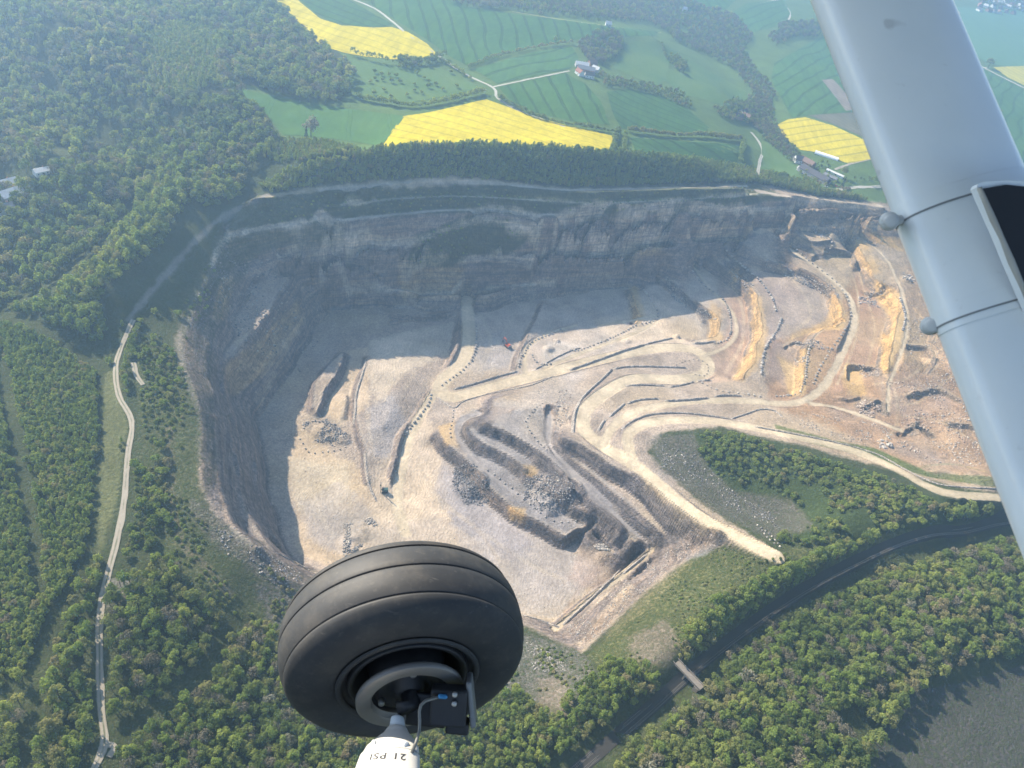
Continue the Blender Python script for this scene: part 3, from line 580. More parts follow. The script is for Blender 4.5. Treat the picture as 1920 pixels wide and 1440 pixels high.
for poly in ([(1180, 536), (1195, 536), (1208, 590), (1200, 612), (1185, 600)], [(1332, 560), (1352, 580), (1354, 640), (1325, 640)], [(1408, 535), (1428, 560), (1440, 620), (1420, 690), (1395, 715), (1370, 712), (1405, 650), (1412, 600)],
             [(1560, 545), (1590, 590), (1580, 616), (1540, 620), (1480, 640), (1485, 628), (1550, 600)], [(1500, 655), (1515, 650), (1512, 740), (1480, 745), (1460, 665), (1495, 690)], [(1596, 440), (1625, 450), (1650, 510), (1630, 520), (1608, 480)],
             [(1640, 520), (1680, 545), (1700, 580), (1690, 640), (1665, 700), (1650, 690), (1672, 600), (1640, 555)], [(1585, 680), (1612, 690), (1625, 740), (1600, 745), (1580, 715)], [(1620, 430), (1700, 450), (1700, 475), (1640, 455)],
             [(1370, 505), (1385, 500), (1392, 525), (1375, 530)], [(1650, 620), (1675, 640), (1670, 700), (1655, 700)], [(820, 800), (850, 790), (860, 840), (835, 835)], [(985, 870), (1010, 880), (1005, 900), (985, 890)], [(950, 948), (985, 955), (985, 985), (955, 975)]):
    paint(GOLD, poly, .85, 7, (.3, 0, 0))
for poly in ([(420, 690), (500, 620), (560, 560), (570, 600), (500, 700), (430, 745)], [(1170, 450), (1250, 450), (1240, 480), (1160, 485)], [(750, 490), (800, 480), (870, 500), (860, 560), (750, 560)], [(410, 520), (445, 520), (420, 600), (400, 600)]):
    paint((.36, .27, .16), poly, .7, 9)
# vegetated benches
T = qmG > .3
paint((.055, .075, .03), [(470, 368), (850, 336), (1050, 350), (1420, 345), (1480, 372), (1340, 392), (1080, 408), (940, 400), (800, 400), (560, 420), (430, 440), (420, 400)], .72, 6, (.1, 0, .8))
paint((.045, .06, .025), [(780, 440), (880, 405), (960, 410), (1010, 435), (960, 475), (880, 480), (850, 500), (760, 500)], .7, 6, (.2, 0, .8))
paint((.13, .125, .075), [(500, 425), (650, 412), (640, 460), (520, 460), (440, 500), (380, 560), (350, 600), (340, 560), (420, 430)], .6, 9, (.2, 0, .7))
# bench tops and rim roads; sunlight along the benches painted in as paler strips
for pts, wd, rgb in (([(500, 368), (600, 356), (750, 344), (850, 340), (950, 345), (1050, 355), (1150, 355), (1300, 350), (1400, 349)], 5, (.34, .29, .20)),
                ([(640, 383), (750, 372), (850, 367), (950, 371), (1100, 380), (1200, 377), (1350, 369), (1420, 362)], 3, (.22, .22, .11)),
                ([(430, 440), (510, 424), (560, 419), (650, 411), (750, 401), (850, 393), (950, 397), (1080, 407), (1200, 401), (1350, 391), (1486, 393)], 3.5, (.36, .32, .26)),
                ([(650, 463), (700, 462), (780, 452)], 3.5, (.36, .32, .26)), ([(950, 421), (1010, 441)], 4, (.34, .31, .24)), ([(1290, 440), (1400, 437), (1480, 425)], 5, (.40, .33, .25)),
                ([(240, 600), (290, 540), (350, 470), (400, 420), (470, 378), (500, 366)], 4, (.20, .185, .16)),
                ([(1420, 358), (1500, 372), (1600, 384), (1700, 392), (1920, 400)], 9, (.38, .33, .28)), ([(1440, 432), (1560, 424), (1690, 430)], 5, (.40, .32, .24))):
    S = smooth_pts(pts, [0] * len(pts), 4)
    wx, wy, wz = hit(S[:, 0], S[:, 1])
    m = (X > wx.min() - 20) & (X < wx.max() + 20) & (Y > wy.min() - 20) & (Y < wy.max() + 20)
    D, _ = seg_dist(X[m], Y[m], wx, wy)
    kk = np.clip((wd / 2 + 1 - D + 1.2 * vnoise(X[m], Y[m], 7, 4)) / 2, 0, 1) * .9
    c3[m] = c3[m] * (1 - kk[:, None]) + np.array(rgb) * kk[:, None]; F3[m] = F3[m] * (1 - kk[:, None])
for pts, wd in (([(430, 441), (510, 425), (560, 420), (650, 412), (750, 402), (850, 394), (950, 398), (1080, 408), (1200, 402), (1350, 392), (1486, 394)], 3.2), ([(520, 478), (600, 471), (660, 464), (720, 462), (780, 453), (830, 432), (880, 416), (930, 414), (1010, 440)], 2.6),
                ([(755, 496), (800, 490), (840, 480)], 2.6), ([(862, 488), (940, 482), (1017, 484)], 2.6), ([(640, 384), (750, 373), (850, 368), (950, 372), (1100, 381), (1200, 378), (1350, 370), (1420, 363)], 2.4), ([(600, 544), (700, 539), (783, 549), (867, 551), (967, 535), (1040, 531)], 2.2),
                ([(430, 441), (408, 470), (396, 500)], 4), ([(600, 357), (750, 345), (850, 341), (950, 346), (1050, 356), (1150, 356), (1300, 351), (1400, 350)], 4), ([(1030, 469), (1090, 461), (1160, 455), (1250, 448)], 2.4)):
    stroke(pts, wd, (.50, .45, .37), .9)  # pale lines painted over the bench edges to read as sunlit
for pts in ([(740, 577), (850, 568), (950, 558), (1040, 546)], [(600, 580), (560, 610), (520, 680), (480, 760)], [(1060, 545), (1180, 538)]):
    stroke(pts, 7, (.36, .32, .27), .5, 3)
kz = np.clip(qmG, 0, 1) * np.clip((qx - 1250) / 350, 0, 1); c3[..., 2] *= 1 - .20 * kz; c3[..., 1] *= 1 - .05 * kz - .015 * qmG
mott = fbm(X, Y, 38, 210, 4); mt2 = fbm(X, Y, 11, 220, 3)
kq = np.clip(qmG, 0, 1) * flat
c3 *= (1 + kq * (.20 * mott + .13 * mt2))[..., None]
warm = kq * np.clip(fbm(X, Y, 60, 230, 3) * 1.5, 0, 1) * .35
c3 = c3 * (1 - warm[..., None]) + np.array((.43, .32, .17)) * warm[..., None]
cool = kq * np.clip(fbm(X, Y, 50, 240, 3) * 1.6 - .1, 0, 1) * .45
c3 = c3 * (1 - cool[..., None]) + np.array((.25, .225, .205)) * cool[..., None]
# haul roads
isroad = np.zeros(X.shape, bool)
kk = roadG[..., None] * .9
rc = np.array(ROAD) * (.97 + .10 * fbm(X, Y, 14, 250, 3))[..., None] * (1 - .12 * np.clip((qx - 1400) / 400, 0, 1))[..., None]
for nm in ('J', 'K'):
    x, y, z, wd = ROADW[nm]
    m = (X > x.min() - 8) & (X < x.max() + 8) & (Y > y.min() - 8) & (Y < y.max() + 8)
    D, _ = seg_dist(X[m], Y[m], x, y); q = (D < wd)
    r = rc[m]; r[q] = (.31, .27, .245); rc[m] = r
c3 = c3 * (1 - kk) + rc * kk
F3 = F3 * (1 - kk) + np.array((0.03, .0, 0)) * kk
# ruts along each road
for nm, (x, y, z, wd) in ROADW.items():
    m = (X > x.min() - 8) & (X < x.max() + 8) & (Y > y.min() - 8) & (Y < y.max() + 8)
    D, _ = seg_dist(X[m], Y[m], x, y)
    e = 1 - .10 * np.exp(-((D - wd * .24) / .7) ** 2) - .10 * np.exp(-((D - wd * .45) / .8) ** 2) + .06 * vnoise(X[m], Y[m], 9, 12)
    c3[m] *= e[:, None]
isroad = roadG > .5
print('grid verts', X.size)

def build_sheet(name, facemask, smooth=True, label=None):
    ny, nx = X.shape
    idx = np.arange(ny * nx).reshape(ny, nx)
    f = np.stack([idx[:-1, :-1], idx[:-1, 1:], idx[1:, 1:], idx[1:, :-1]], -1).reshape(-1, 4)[facemask.ravel()]
    used = np.zeros(ny * nx, bool); used[f.ravel()] = True
    remap = np.cumsum(used) - 1; f = remap[f]
    v = np.stack([X, Y, Z], -1).reshape(-1, 3)[used]
    me = bpy.data.meshes.new(name)
    me.vertices.add(len(v)); me.vertices.foreach_set('co', v.ravel())
    me.loops.add(f.size); me.loops.foreach_set('vertex_index', f.ravel().astype(np.int32))
    me.polygons.add(len(f)); me.polygons.foreach_set('loop_start', (np.arange(len(f)) * 4).astype(np.int32))
    me.update()
    for nm, arr in (('Col', c3), ('Fx', F3)):
        a = me.color_attributes.new(nm, 'FLOAT_COLOR', 'POINT')
        buf = np.ones((len(v), 4), np.float32); buf[:, :3] = arr.reshape(-1, 3)[used]; buf[:, 3] = STEEPA.ravel()[used]
        a.data.foreach_set('color', buf.ravel())
    me.polygons.foreach_set('use_smooth', np.full(len(f), smooth))
    me.materials.append(LAND)
    o = bpy.data.objects.new(name, me); COL.objects.link(o); tag(o, kind='structure')
    return o
fr = isroad[:-1, :-1] & isroad[1:, 1:]
fq = (qmG[:-1, :-1] > .5) & ~fr
steepF = (slopeG[:-1, :-1] > .55) & fq
build_sheet('ground', ~(fr | fq))
build_sheet('quarry_floor', fq & ~steepF)
build_sheet('quarry_rock_wall', steepF)
build_sheet('haul_road', fr)

# ------------------------------------------------------------------ draped sheets: fields, tracks
def pos_hash(a): return float(abs(math.sin(a * 12.9898) * 43758.5453) % 1)
def crop_material(name, base, alt, ang, gap=22.0, line=1.0, dark=.45, wav=4.0, patch=.12, rowk=.10):
    s = NT(name)
    pos = s.n('ShaderNodeNewGeometry').outputs['Position']
    xyz = s.n('ShaderNodeSeparateXYZ', {0: pos})
    wob = s.math('MULTIPLY', s.math('SUBTRACT', s.noise(pos, .006, 2, .4), .5), wav * 12)
    t = s.math('ADD', s.math('ADD', s.math('MULTIPLY', xyz.outputs[0], math.cos(ang)), s.math('MULTIPLY', xyz.outputs[1], math.sin(ang))), wob)
    f = s.math('ABSOLUTE', s.math('SUBTRACT', s.math('FRACT', s.math('DIVIDE', t, gap)), .5))
    tl = s.math('SUBTRACT', 1.0, s.mr(s.math('ABSOLUTE', s.math('SUBTRACT', f, .45)), 0, line / gap))
    row = s.math('FRACT', s.math('DIVIDE', t, 3.1))
    rown = s.noise(s.n('ShaderNodeMapping', {0: pos, 2: (0, 0, -ang), 3: (.13, .010, 1)}).outputs[0], 1.0, 3, .6)
    n1 = s.noise(pos, .02, 4, .6); n2 = s.noise(pos, .35, 4, .7)
    c = s.mix(s.mr(n1, .3, .7), (*base, 1), (*alt, 1))
    k = s.math('MULTIPLY', s.mr(n2, .25, .75, 1 - patch, 1 + patch), s.mr(rown, .3, .7, 1 - rowk, 1 + rowk))
    c = s.mix(1.0, c, s.n('ShaderNodeCombineColor', {0: k, 1: k, 2: k}).outputs[0], 'MULTIPLY')
    c = s.mix(s.math('MULTIPLY', tl, 1 - dark, clamp=True), c, (.05, .07, .025) if base[0] > .2 else (.012, .028, .010))
    h = s.math('ADD', s.math('MULTIPLY', rown, .5), s.math('SUBTRACT', n2, tl))
    return s.out(c, .9, h, .6, .5, .06)
def sheet(name, poly, mat, grid=9.0, dz=.35, kind='structure', label=None, cat=None, group=None):
    S = poly
    px = []; py = []
    for i in range(len(S)):
        a = S[i]; b = S[(i + 1) % len(S)]; n = max(1, int(math.hypot(b[0] - a[0], b[1] - a[1]) / 6))
        for q in range(n):
            t = q / n; px.append(a[0] + (b[0] - a[0]) * t); py.append(a[1] + (b[1] - a[1]) * t)
    wx, wy, wz = hit(px, py)
    wx = wx + .8 * vnoise(wx, wy, 9, 5); wy = wy + .8 * vnoise(wx, wy, 9, 6)
    B = [(float(a), float(b)) for a, b in zip(wx, wy)]
    n = len(B)
    g = np.arange(math.floor(wx.min() / grid) * grid, wx.max(), grid); gg = np.arange(math.floor(wy.min() / grid) * grid, wy.max(), grid)
    MX, MY = np.meshgrid(g, gg); MX = MX.ravel(); MY = MY.ravel()
    ins = inpoly(MX, MY, B)
    pts = [Vector(b) for b in B] + [Vector((a, b)) for a, b in zip(MX[ins], MY[ins])]
    v2, e2, f2, *_ = delaunay_2d_cdt(pts, [(i, (i + 1) % n) for i in range(n)], [], 1, 1e-4)
    vx = np.array([v.x for v in v2]); vy = np.array([v.y for v in v2]); vz = hfun(vx, vy) + dz
    me = bpy.data.meshes.new(name); me.from_pydata([(a, b, c) for a, b, c in zip(vx, vy, vz)], [], [list(f) for f in f2])
    for p_ in me.polygons: p_.use_smooth = True
    me.update()
    if me.polygons and sum(p_.normal.z for p_ in me.polygons) < 0: me.flip_normals()
    me.materials.append(mat); o = bpy.data.objects.new(name, me); COL.objects.link(o)
    tag(o, label, cat, group, kind); return o
WH1 = crop_material('wheat_a', (.034, .090, .018), (.050, .108, .022), .35, 24, 1.6, .25, rowk=.2)
WH2 = crop_material('wheat_b', (.030, .076, .018), (.042, .096, .022), 1.25, 20, 1.6, .25, rowk=.22)
WH3 = crop_material('wheat_c', (.042, .10, .026), (.058, .12, .03), -.45, 26, 1.6, .3, rowk=.2)
GR1 = crop_material('grass_a', (.060, .115, .030), (.09, .14, .04), .8, 60, .5, .8, rowk=.05)
RAPE = crop_material('rapeseed_a', (.40, .32, .010), (.48, .385, .015), 1.42, 22, .9, .55, wav=3, patch=.18, rowk=.16)
RAPE2 = crop_material('rapeseed_b', (.40, .32, .010), (.48, .385, .015), 2.25, 20, 1.1, .45, wav=1, patch=.18, rowk=.16)
SOIL = crop_material('bare_soil', (.16, .13, .10), (.22, .18, .14), .9, 12, 1.5, .7, wav=1)
SOIL2 = crop_material('fallow', (.10, .095, .06), (.13, .12, .08), .6, 12, 1.0, .7, wav=1)
sheet('rapeseed_field', [(478, -10), (545, -10), (600, 35), (640, 48), (700, 52), (735, 51), (765, 60), (800, 82), (820, 102), (790, 110), (740, 112), (680, 106), (640, 98), (600, 84), (580, 62), (560, 45), (535, 15), (510, 4)], RAPE)
sheet('rapeseed_field', [(752, 219), (800, 212), (870, 196), (912, 186), (950, 200), (1000, 219), (1060, 235), (1110, 245), (1150, 256), (1146, 270), (1140, 284), (1060, 276), (960, 270), (870, 267), (790, 270), (717, 275), (735, 245)], RAPE)
sheet('rapeseed_field', [(1458, 234), (1478, 224), (1510, 220), (1560, 235), (1600, 253), (1640, 272), (1680, 290), (1670, 297), (1634, 299), (1590, 307), (1560, 296), (1530, 286), (1500, 281), (1480, 266), (1466, 250)], RAPE2)
sheet('rapeseed_field', [(1862, 126), (1920, 124), (2000, 150), (1990, 185), (1920, 160), (1890, 146)], crop_material('rapeseed_thin', (.34, .31, .05), (.42, .36, .05), .5, 20, wav=1))
sheet('wheat_field', [(556, -6), (640, -8), (690, 20), (735, 45), (720, 51), (670, 50), (620, 41), (590, 24)], WH2)
sheet('wheat_field', [(665, -12), (840, -12), (872, 12), (980, 29), (1100, 43), (1236, 60), (1225, 67), (1100, 71), (1020, 84), (940, 104), (882, 126), (850, 110), (800, 74), (742, 38)], WH1)
sheet('wheat_field', [(888, 130), (1000, 98), (1072, 88), (1085, 108), (1070, 128), (1058, 131), (932, 157)], WH3)
sheet('wheat_field', [(936, 164), (1060, 137), (1098, 158), (1126, 190), (1144, 235), (1070, 227), (1004, 211), (955, 188)], WH1)
sheet('wheat_field', [(1138, 172), (1180, 167), (1240, 180), (1290, 205), (1330, 240), (1322, 250), (1250, 248), (1164, 241), (1148, 210)], WH2)
sheet('wheat_field', [(1182, 258), (1260, 264), (1386, 272), (1382, 303), (1280, 296), (1190, 283)], WH2)
sheet('pasture', [(650, 112), (740, 124), (830, 130), (900, 164), (850, 178), (770, 192), (700, 188), (664, 180), (680, 150)], GR1)
sheet('pasture', [(440, 165), (560, 190), (620, 200), (760, 218), (714, 274), (640, 262), (600, 258), (530, 252), (500, 214)], crop_material('pasture_green', (.048, .112, .026), (.066, .13, .032), .3, 40, .4, .8))
sheet('pasture', [(1182, 76), (1232, 80), (1268, 130), (1230, 162), (1150, 128), (1166, 100)], GR1); sheet('pasture', [(1245, 84), (1330, 134), (1398, 170), (1402, 200), (1360, 198), (1290, 180), (1244, 150)], GR1)
sheet('meadow', [(1428, 265), (1450, 270), (1490, 305), (1500, 345), (1428, 328)], GR1)
sheet('pasture', [(1452, 118), (1545, 66), (1600, 74), (1660, 208), (1550, 213), (1484, 220), (1446, 150)], WH3)
sheet('pasture', [(1370, 26), (1400, 6), (1470, 0), (1482, 26), (1460, 48), (1400, 64)], WH3); sheet('wheat_field', [(1262, -2), (1385, -5), (1360, 18), (1292, 22)], WH1)
sheet('bare_strip', [(1541, 150), (1562, 149), (1612, 204), (1586, 208)], SOIL, dz=.5); sheet('fallow_field', [(1515, 216), (1620, 210), (1700, 275), (1655, 275), (1602, 250), (1560, 232)], SOIL2)
sheet('wheat_field', [(1762, 12), (1920, 18), (1995, 60), (1995, 135), (1860, 121), (1800, 94), (1778, 40)], crop_material('wheat_far', (.075, .15, .07), (.09, .17, .08), .2, 30, .5, .8), 25)
sheet('wheat_field', [(1700, 95), (1800, 108), (1905, 160), (1995, 205), (1995, 345), (1880, 345), (1740, 260)], WH3, 18); sheet('bare_strip', [(1730, -5), (1780, 8), (1802, 25), (1745, 22)], crop_material('red_soil', (.30, .19, .14), (.34, .22, .16), .2, 30), 25)

def ribbon(name, pts, wd, mat, dz=.3, kind='structure', smooth=4, world=None, step=None, edge=.25):
    if world is None:
        S = smooth_pts(pts, [0] * len(pts), smooth); wx, wy, _ = hit(S[:, 0], S[:, 1])
    else: wx, wy = world
    x, y, _ = densify(wx, wy, np.zeros(len(wx)), step or 5.0)
    tx = np.gradient(x); ty = np.gradient(y); tl = np.hypot(tx, ty) + 1e-6; nx = -ty / tl; ny = tx / tl
    cols = 5; vs = []; fs = []; n = len(x)
    w_ = wd / 2 * (1 + edge * vnoise(x, y, 9, 7)); w2 = wd / 2 * (1 + edge * vnoise(x, y, 9, 8))
    for c in range(cols):
        t = -1 + 2 * c / (cols - 1); o_ = np.where(t < 0, t * w_, t * w2)
        vx = x + nx * o_; vy = y + ny * o_; vs.append(np.stack([vx, vy, hfun(vx, vy) + dz + .05 * (1 - abs(t))], -1))
    v = np.stack(vs, 1).reshape(-1, 3)
    for i in range(n - 1):
        for c in range(cols - 1):
            a = i * cols + c; fs.append((a, a + cols, a + cols + 1, a + 1))
    me = bpy.data.meshes.new(name); me.from_pydata(v.tolist(), [], fs); me.update()
    for p_ in me.polygons: p_.use_smooth = True
    if sum(p_.normal.z for p_ in me.polygons) < 0: me.flip_normals()
    uv = me.uv_layers.new(name='UVMap')
    lv = np.zeros(len(me.loops), np.int32); me.loops.foreach_get('vertex_index', lv)
    uvs = np.stack([(lv % cols) / (cols - 1), (lv // cols) * (step or 5.0) / 5], -1); uv.data.foreach_set('uv', uvs.ravel().astype(np.float32))
    me.materials.append(mat); o = bpy.data.objects.new(name, me); COL.objects.link(o); tag(o, kind=kind)
    return o
def track_material(name, a, b, grass):
    s = NT(name); uvn = s.n('ShaderNodeTexCoord'); uv = s.n('ShaderNodeSeparateXYZ', {0: uvn.outputs['UV']})
    pos = s.n('ShaderNodeNewGeometry').outputs['Position']
    u = uv.outputs[0]; n2 = s.noise(pos, .5, 4, .7); n1 = s.noise(pos, .06, 3)
    c = s.mix(n2, (*a, 1), (*b, 1))
    mid = s.math('SUBTRACT', 1.0, s.mr(s.math('ABSOLUTE', s.math('SUBTRACT', u, .5)), .04, .16))
    edg = s.mr(s.math('ABSOLUTE', s.math('SUBTRACT', u, .5)), .36, .5)
    g = s.math('MAXIMUM', s.math('MULTIPLY', mid, s.mr(n1, .4, .6)), s.math('MULTIPLY', edg, s.mr(n2, .3, .6)))
    c = s.mix(s.math('MULTIPLY', g, .8), c, (*grass, 1))
    return s.out(c, .95, n2, .5, .3, .05)
TRK = track_material('gravel_track', (.24, .21, .165), (.40, .345, .27), (.085, .095, .04))
TRK2 = track_material('pale_lane', (.36, .33, .28), (.44, .41, .35), (.12, .15, .06))
MAINT = [(250, 600), (228, 650), (217, 690), (222, 740), (247, 790), (240, 850), (236, 900), (230, 960), (220, 1010), (200, 1090), (188, 1150), (187, 1250), (190, 1330), (196, 1395), (172, 1450)]
TRACKS = [('gravel_track', MAINT, 3.9, TRK), ('gravel_track', [(250, 680), (256, 705), (268, 722)], 3.5, TRK), ('gravel_track', [(196, 1395), (215, 1400), (205, 1420)], 3, TRK),
           ('farm_lane', [(650, -5), (700, 15), (735, 40), (765, 65), (820, 103), (870, 138), (925, 165), (934, 185), (985, 213), (1060, 238)], 4.5, TRK2), ('farm_lane', [(925, 163), (1000, 147), (1068, 133)], 3.2, TRK2),
          ('farm_lane', [(1408, 248), (1420, 262), (1430, 282), (1424, 305), (1420, 330)], 5, TRK2), ('farm_lane', [(1540, 356), (1560, 358), (1600, 352), (1700, 348)], 6, TRK2), ('farm_lane', [(1565, 318), (1600, 306), (1660, 292)], 4, TRK),
          ('farm_lane', [(1380, 22), (1400, 12), (1470, -3)], 5, TRK2), ('farm_lane', [(1470, 5), (1482, 28), (1472, 45)], 4, TRK2), ('farm_lane', [(1760, 80), (1800, 102), (1850, 130), (1920, 165), (1990, 200)], 7, TRK2), ('farm_lane', [(1825, 128), (1850, 127)], 6, TRK2),
          ('farm_lane', [(960, 22), (1060, 38), (1150, 50), (1240, 62)], 4, track_material('field_margin', (.22, .24, .10), (.28, .28, .13), (.12, .16, .05)))]
for nm, pts, wd, mt in TRACKS: ribbon(nm, pts, wd, mt)
# ------------------------------------------------------------------ foliage
def leaf_material(name, stops, trans=.5, spotn=.010):
    s = NT(name)
    oi = s.n('ShaderNodeObjectInfo'); pos = s.n('ShaderNodeNewGeometry').outputs['Position']
    obj = s.n('ShaderNodeTexCoord').outputs['Object']
    big = s.noise(pos, spotn, 3, .6)
    f = s.math('ADD', s.math('MULTIPLY', oi.outputs['Random'], .55), s.math('MULTIPLY', s.math('SUBTRACT', big, .32), 1.35), clamp=True)
    c = s.ramp(f, stops)
    lf = s.noise(obj, 1.2, 2, .6)
    k = s.mr(lf, .25, .75, .72, 1.3)
    c = s.mix(1.0, c, s.n('ShaderNodeCombineColor', {0: k, 1: k, 2: k}).outputs[0], 'MULTIPLY')
    d = s.n('ShaderNodeBsdfDiffuse', {'Color': c, 'Roughness': .5})
    t = s.n('ShaderNodeBsdfTranslucent', {'Color': s.mix(1.0, c, (1.15, 1.2, .7, 1), 'MULTIPLY')})
    m = s.n('ShaderNodeMixShader', {0: trans, 1: d.outputs[0], 2: t.outputs[0]})
    o = s.n('ShaderNodeOutputMaterial'); s.t.links.new(m.outputs[0], o.inputs[0])
    return s.m
LEAF = leaf_material('leaf_mixed', [(0, (0.084, 0.117, 0.039)), (.3, (0.146, 0.189, 0.057)), (.55, (0.223, 0.253, 0.078)), (.75, (0.277, 0.258, 0.112)), (.9, (0.293, 0.236, 0.149)), (1, (0.370, 0.347, 0.149))])
FRESH = leaf_material('leaf_fresh', [(0, (0.153, 0.214, 0.054)), (.5, (0.237, 0.288, 0.075)), (.8, (0.308, 0.333, 0.093)), (1, (0.370, 0.347, 0.134))])
BARE = leaf_material('twig_brown', [(0, (0.144, 0.127, 0.089)), (.5, (0.189, 0.166, 0.116)), (1, (0.233, 0.194, 0.133))], .2)
PALE = leaf_material('leaf_pale', [(0, (.20, .20, .13)), (1, (.30, .27, .20))], .3)
DARK = leaf_material('needle_dark', [(0, (0.022, 0.043, 0.019)), (.6, (0.041, 0.070, 0.027)), (1, (0.068, 0.095, 0.038))], .1)
SCRUB = leaf_material('leaf_scrub', [(0, (0.092, 0.117, 0.042)), (.5, (0.153, 0.185, 0.057)), (.8, (0.223, 0.206, 0.089)), (1, (0.293, 0.244, 0.127))], .25, .03)
BARK = simple('bark', (.10, .085, .065), .95, .3, .8, .05)

def leafy(kind, seed):
    """crown as many leaf-clump faces over the crown volume; returns crown arrays and trunk arrays"""
    r = np.random.default_rng(seed)
    V = []; F = []
    def quad(c, n, s):
        n = n / (np.linalg.norm(n) + 1e-9)
        a = np.cross(n, r.normal(size=3)); a /= np.linalg.norm(a) + 1e-9; b = np.cross(n, a)
        k = len(V); w1, w2 = s * r.uniform(.7, 1.2), s * r.uniform(.7, 1.2)
        for (p_, q_) in ((-1, -.6), (.7, -1), (1, .6), (-.6, 1)): V.append(c + a * w1 * p_ * .5 + b * w2 * q_ * .5 + n * r.uniform(-.1, .1) * s)
        F.append((k, k + 1, k + 2, k + 3))
    H = {'broad': 11, 'tall': 13, 'narrow': 7.5, 'shrub': 2.4, 'twig': 11, 'conifer': 13, 'bushy': 6}[kind]
    if kind in ('broad', 'twig', 'tall', 'bushy'):
        R = {'broad': 4.4, 'twig': 4.6, 'tall': 3.8, 'bushy': 3.2}[kind]; zc = H * .60; rz = H * .40
        nl = 15; per = 26 if kind != 'twig' else 22; ls = 1.0 if kind != 'twig' else .62
        if kind == 'twig': per = 34
        for i in range(nl):
            th = r.uniform(0, 2 * PI); ph = math.acos(r.uniform(-.55, 1)); rr = r.uniform(.45, .78)
            c = np.array([R * rr * math.sin(ph) * math.cos(th), R * rr * math.sin(ph) * math.sin(th), zc + rz * rr * math.cos(ph)])
            lr = R * r.uniform(.30, .48)
            for j in range(per):
                d = r.normal(size=3); d /= np.linalg.norm(d)
                if d[2] < -.5: d[2] *= -1
                quad(c + d * lr * r.uniform(.75, 1.08) * np.array([1, 1, .85]), d + r.normal(size=3) * .3, ls * r.uniform(.55, 1.2))
    elif kind == 'narrow':
        for j in range(150):
            t = r.uniform(.12, 1); rad = 1.75 * math.sin(PI * min(1, t * .9 + .08)) ** .7; th = r.uniform(0, 2 * PI); q = r.uniform(.6, 1)
            d = np.array([math.cos(th), math.sin(th), .5]); quad(np.array([rad * q * d[0], rad * q * d[1], t * H]), d + r.normal(size=3) * .5, r.uniform(.55, .95))
    elif kind == 'conifer':
        for j in range(230):
            t = r.uniform(.08, 1) ** 1.1; rad = 2.6 * (1 - t) + .15; th = r.uniform(0, 2 * PI); q = r.uniform(.7, 1.05)
            d = np.array([math.cos(th), math.sin(th), .35]); quad(np.array([rad * q * d[0], rad * q * d[1], t * H - .3 * q]), d + r.normal(size=3) * .3, r.uniform(.6, 1.0))
    else:
        for j in range(95):
            th = r.uniform(0, 2 * PI); ph = math.acos(r.uniform(0, 1)); q = r.uniform(.7, 1.05)
            d = np.array([math.sin(ph) * math.cos(th), math.sin(ph) * math.sin(th), math.cos(ph)]); quad(d * q * np.array([1.5, 1.5, 1.9]) + np.array([0, 0, .35]), d + r.normal(size=3) * .5, r.uniform(.4, .8))
    # trunk and limbs
    TV = []; TF = []
    def tube(a, b, r0, r1):
        a = np.array(a, float); b = np.array(b, float); d = b - a; u_ = np.cross(d, [.3, .9, .1]); u_ /= np.linalg.norm(u_) + 1e-9; v_ = np.cross(d, u_); v_ /= np.linalg.norm(v_) + 1e-9
        k = len(TV)
        for (c, rr) in ((a, r0), (b, r1)):
            for q in range(5): TV.append(c + u_ * rr * math.cos(q * 2 * PI / 5) + v_ * rr * math.sin(q * 2 * PI / 5))
        for q in range(5): TF.append((k + q, k + (q + 1) % 5, k + 5 + (q + 1) % 5, k + 5 + q))
    if kind != 'shrub':
        s_ = H / 11; tube((0, 0, -1), (.1, 0, H * .5), .32 * s_, .22 * s_)
        for q in range(5):
            th = q * 1.3 + r.uniform(0, .5); tube((.1, 0, H * r.uniform(.3, .5)), (H * .2 * math.cos(th), H * .2 * math.sin(th), H * r.uniform(.6, .8)), .13 * s_, .05 * s_)
        tube((.1, 0, H * .5), (0, .1, H * .85), .22 * s_, .06 * s_)
    else: tube((0, 0, -.3), (0, 0, 1.2), .08, .04)
    return V, F, TV, TF
def mk(name, V, F, mat):
    me = bpy.data.meshes.new(name); me.from_pydata([tuple(v) for v in V], [], F); me.update(); me.materials.append(mat); return me
PROTO = {}
hid = bpy.data.collections.new('plant_models')          # never linked to the scene: only a source of instances
def proto(key, kind, seed, mat):
    V, F, TV, TF = leafy(kind, seed)
    cm = mk('crown', V, F, mat); tm = mk('trunk', TV, TF, BARK)
    me = bpy.data.meshes.new(key); k = len(V)
    me.from_pydata([tuple(v) for v in V] + [tuple(v) for v in TV], [], F + [tuple(i + k for i in f) for f in TF]); me.update()
    me.materials.append(mat); me.materials.append(BARK)
    mi = np.zeros(len(me.polygons), np.int32); mi[len(F):] = 1; me.polygons.foreach_set('material_index', mi)
    o = bpy.data.objects.new(key, me)
    PROTO[key] = (o, cm, tm)
for q in range(3): proto('broad_tree_%d' % q, 'broad', 10 + q, LEAF)
for q in range(2): proto('fresh_tree_%d' % q, 'tall', 20 + q, FRESH)
for q in range(2): proto('twig_tree_%d' % q, 'twig', 30 + q, BARE)
proto('pale_tree_0', 'broad', 41, PALE); proto('conifer_tree_0', 'conifer', 42, DARK)
for q in range(2): proto('narrow_tree_%d' % q, 'narrow', 50 + q, FRESH)
proto('narrow_dark_tree_0', 'narrow', 55, LEAF)
for q in range(2): proto('bushy_tree_%d' % q, 'bushy', 60 + q, LEAF)
proto('bushy_fresh_tree_0', 'bushy', 64, FRESH)
for q in range(2): proto('shrub_%d' % q, 'shrub', 70 + q, SCRUB)
proto('fresh_shrub_0', 'shrub', 73, FRESH)
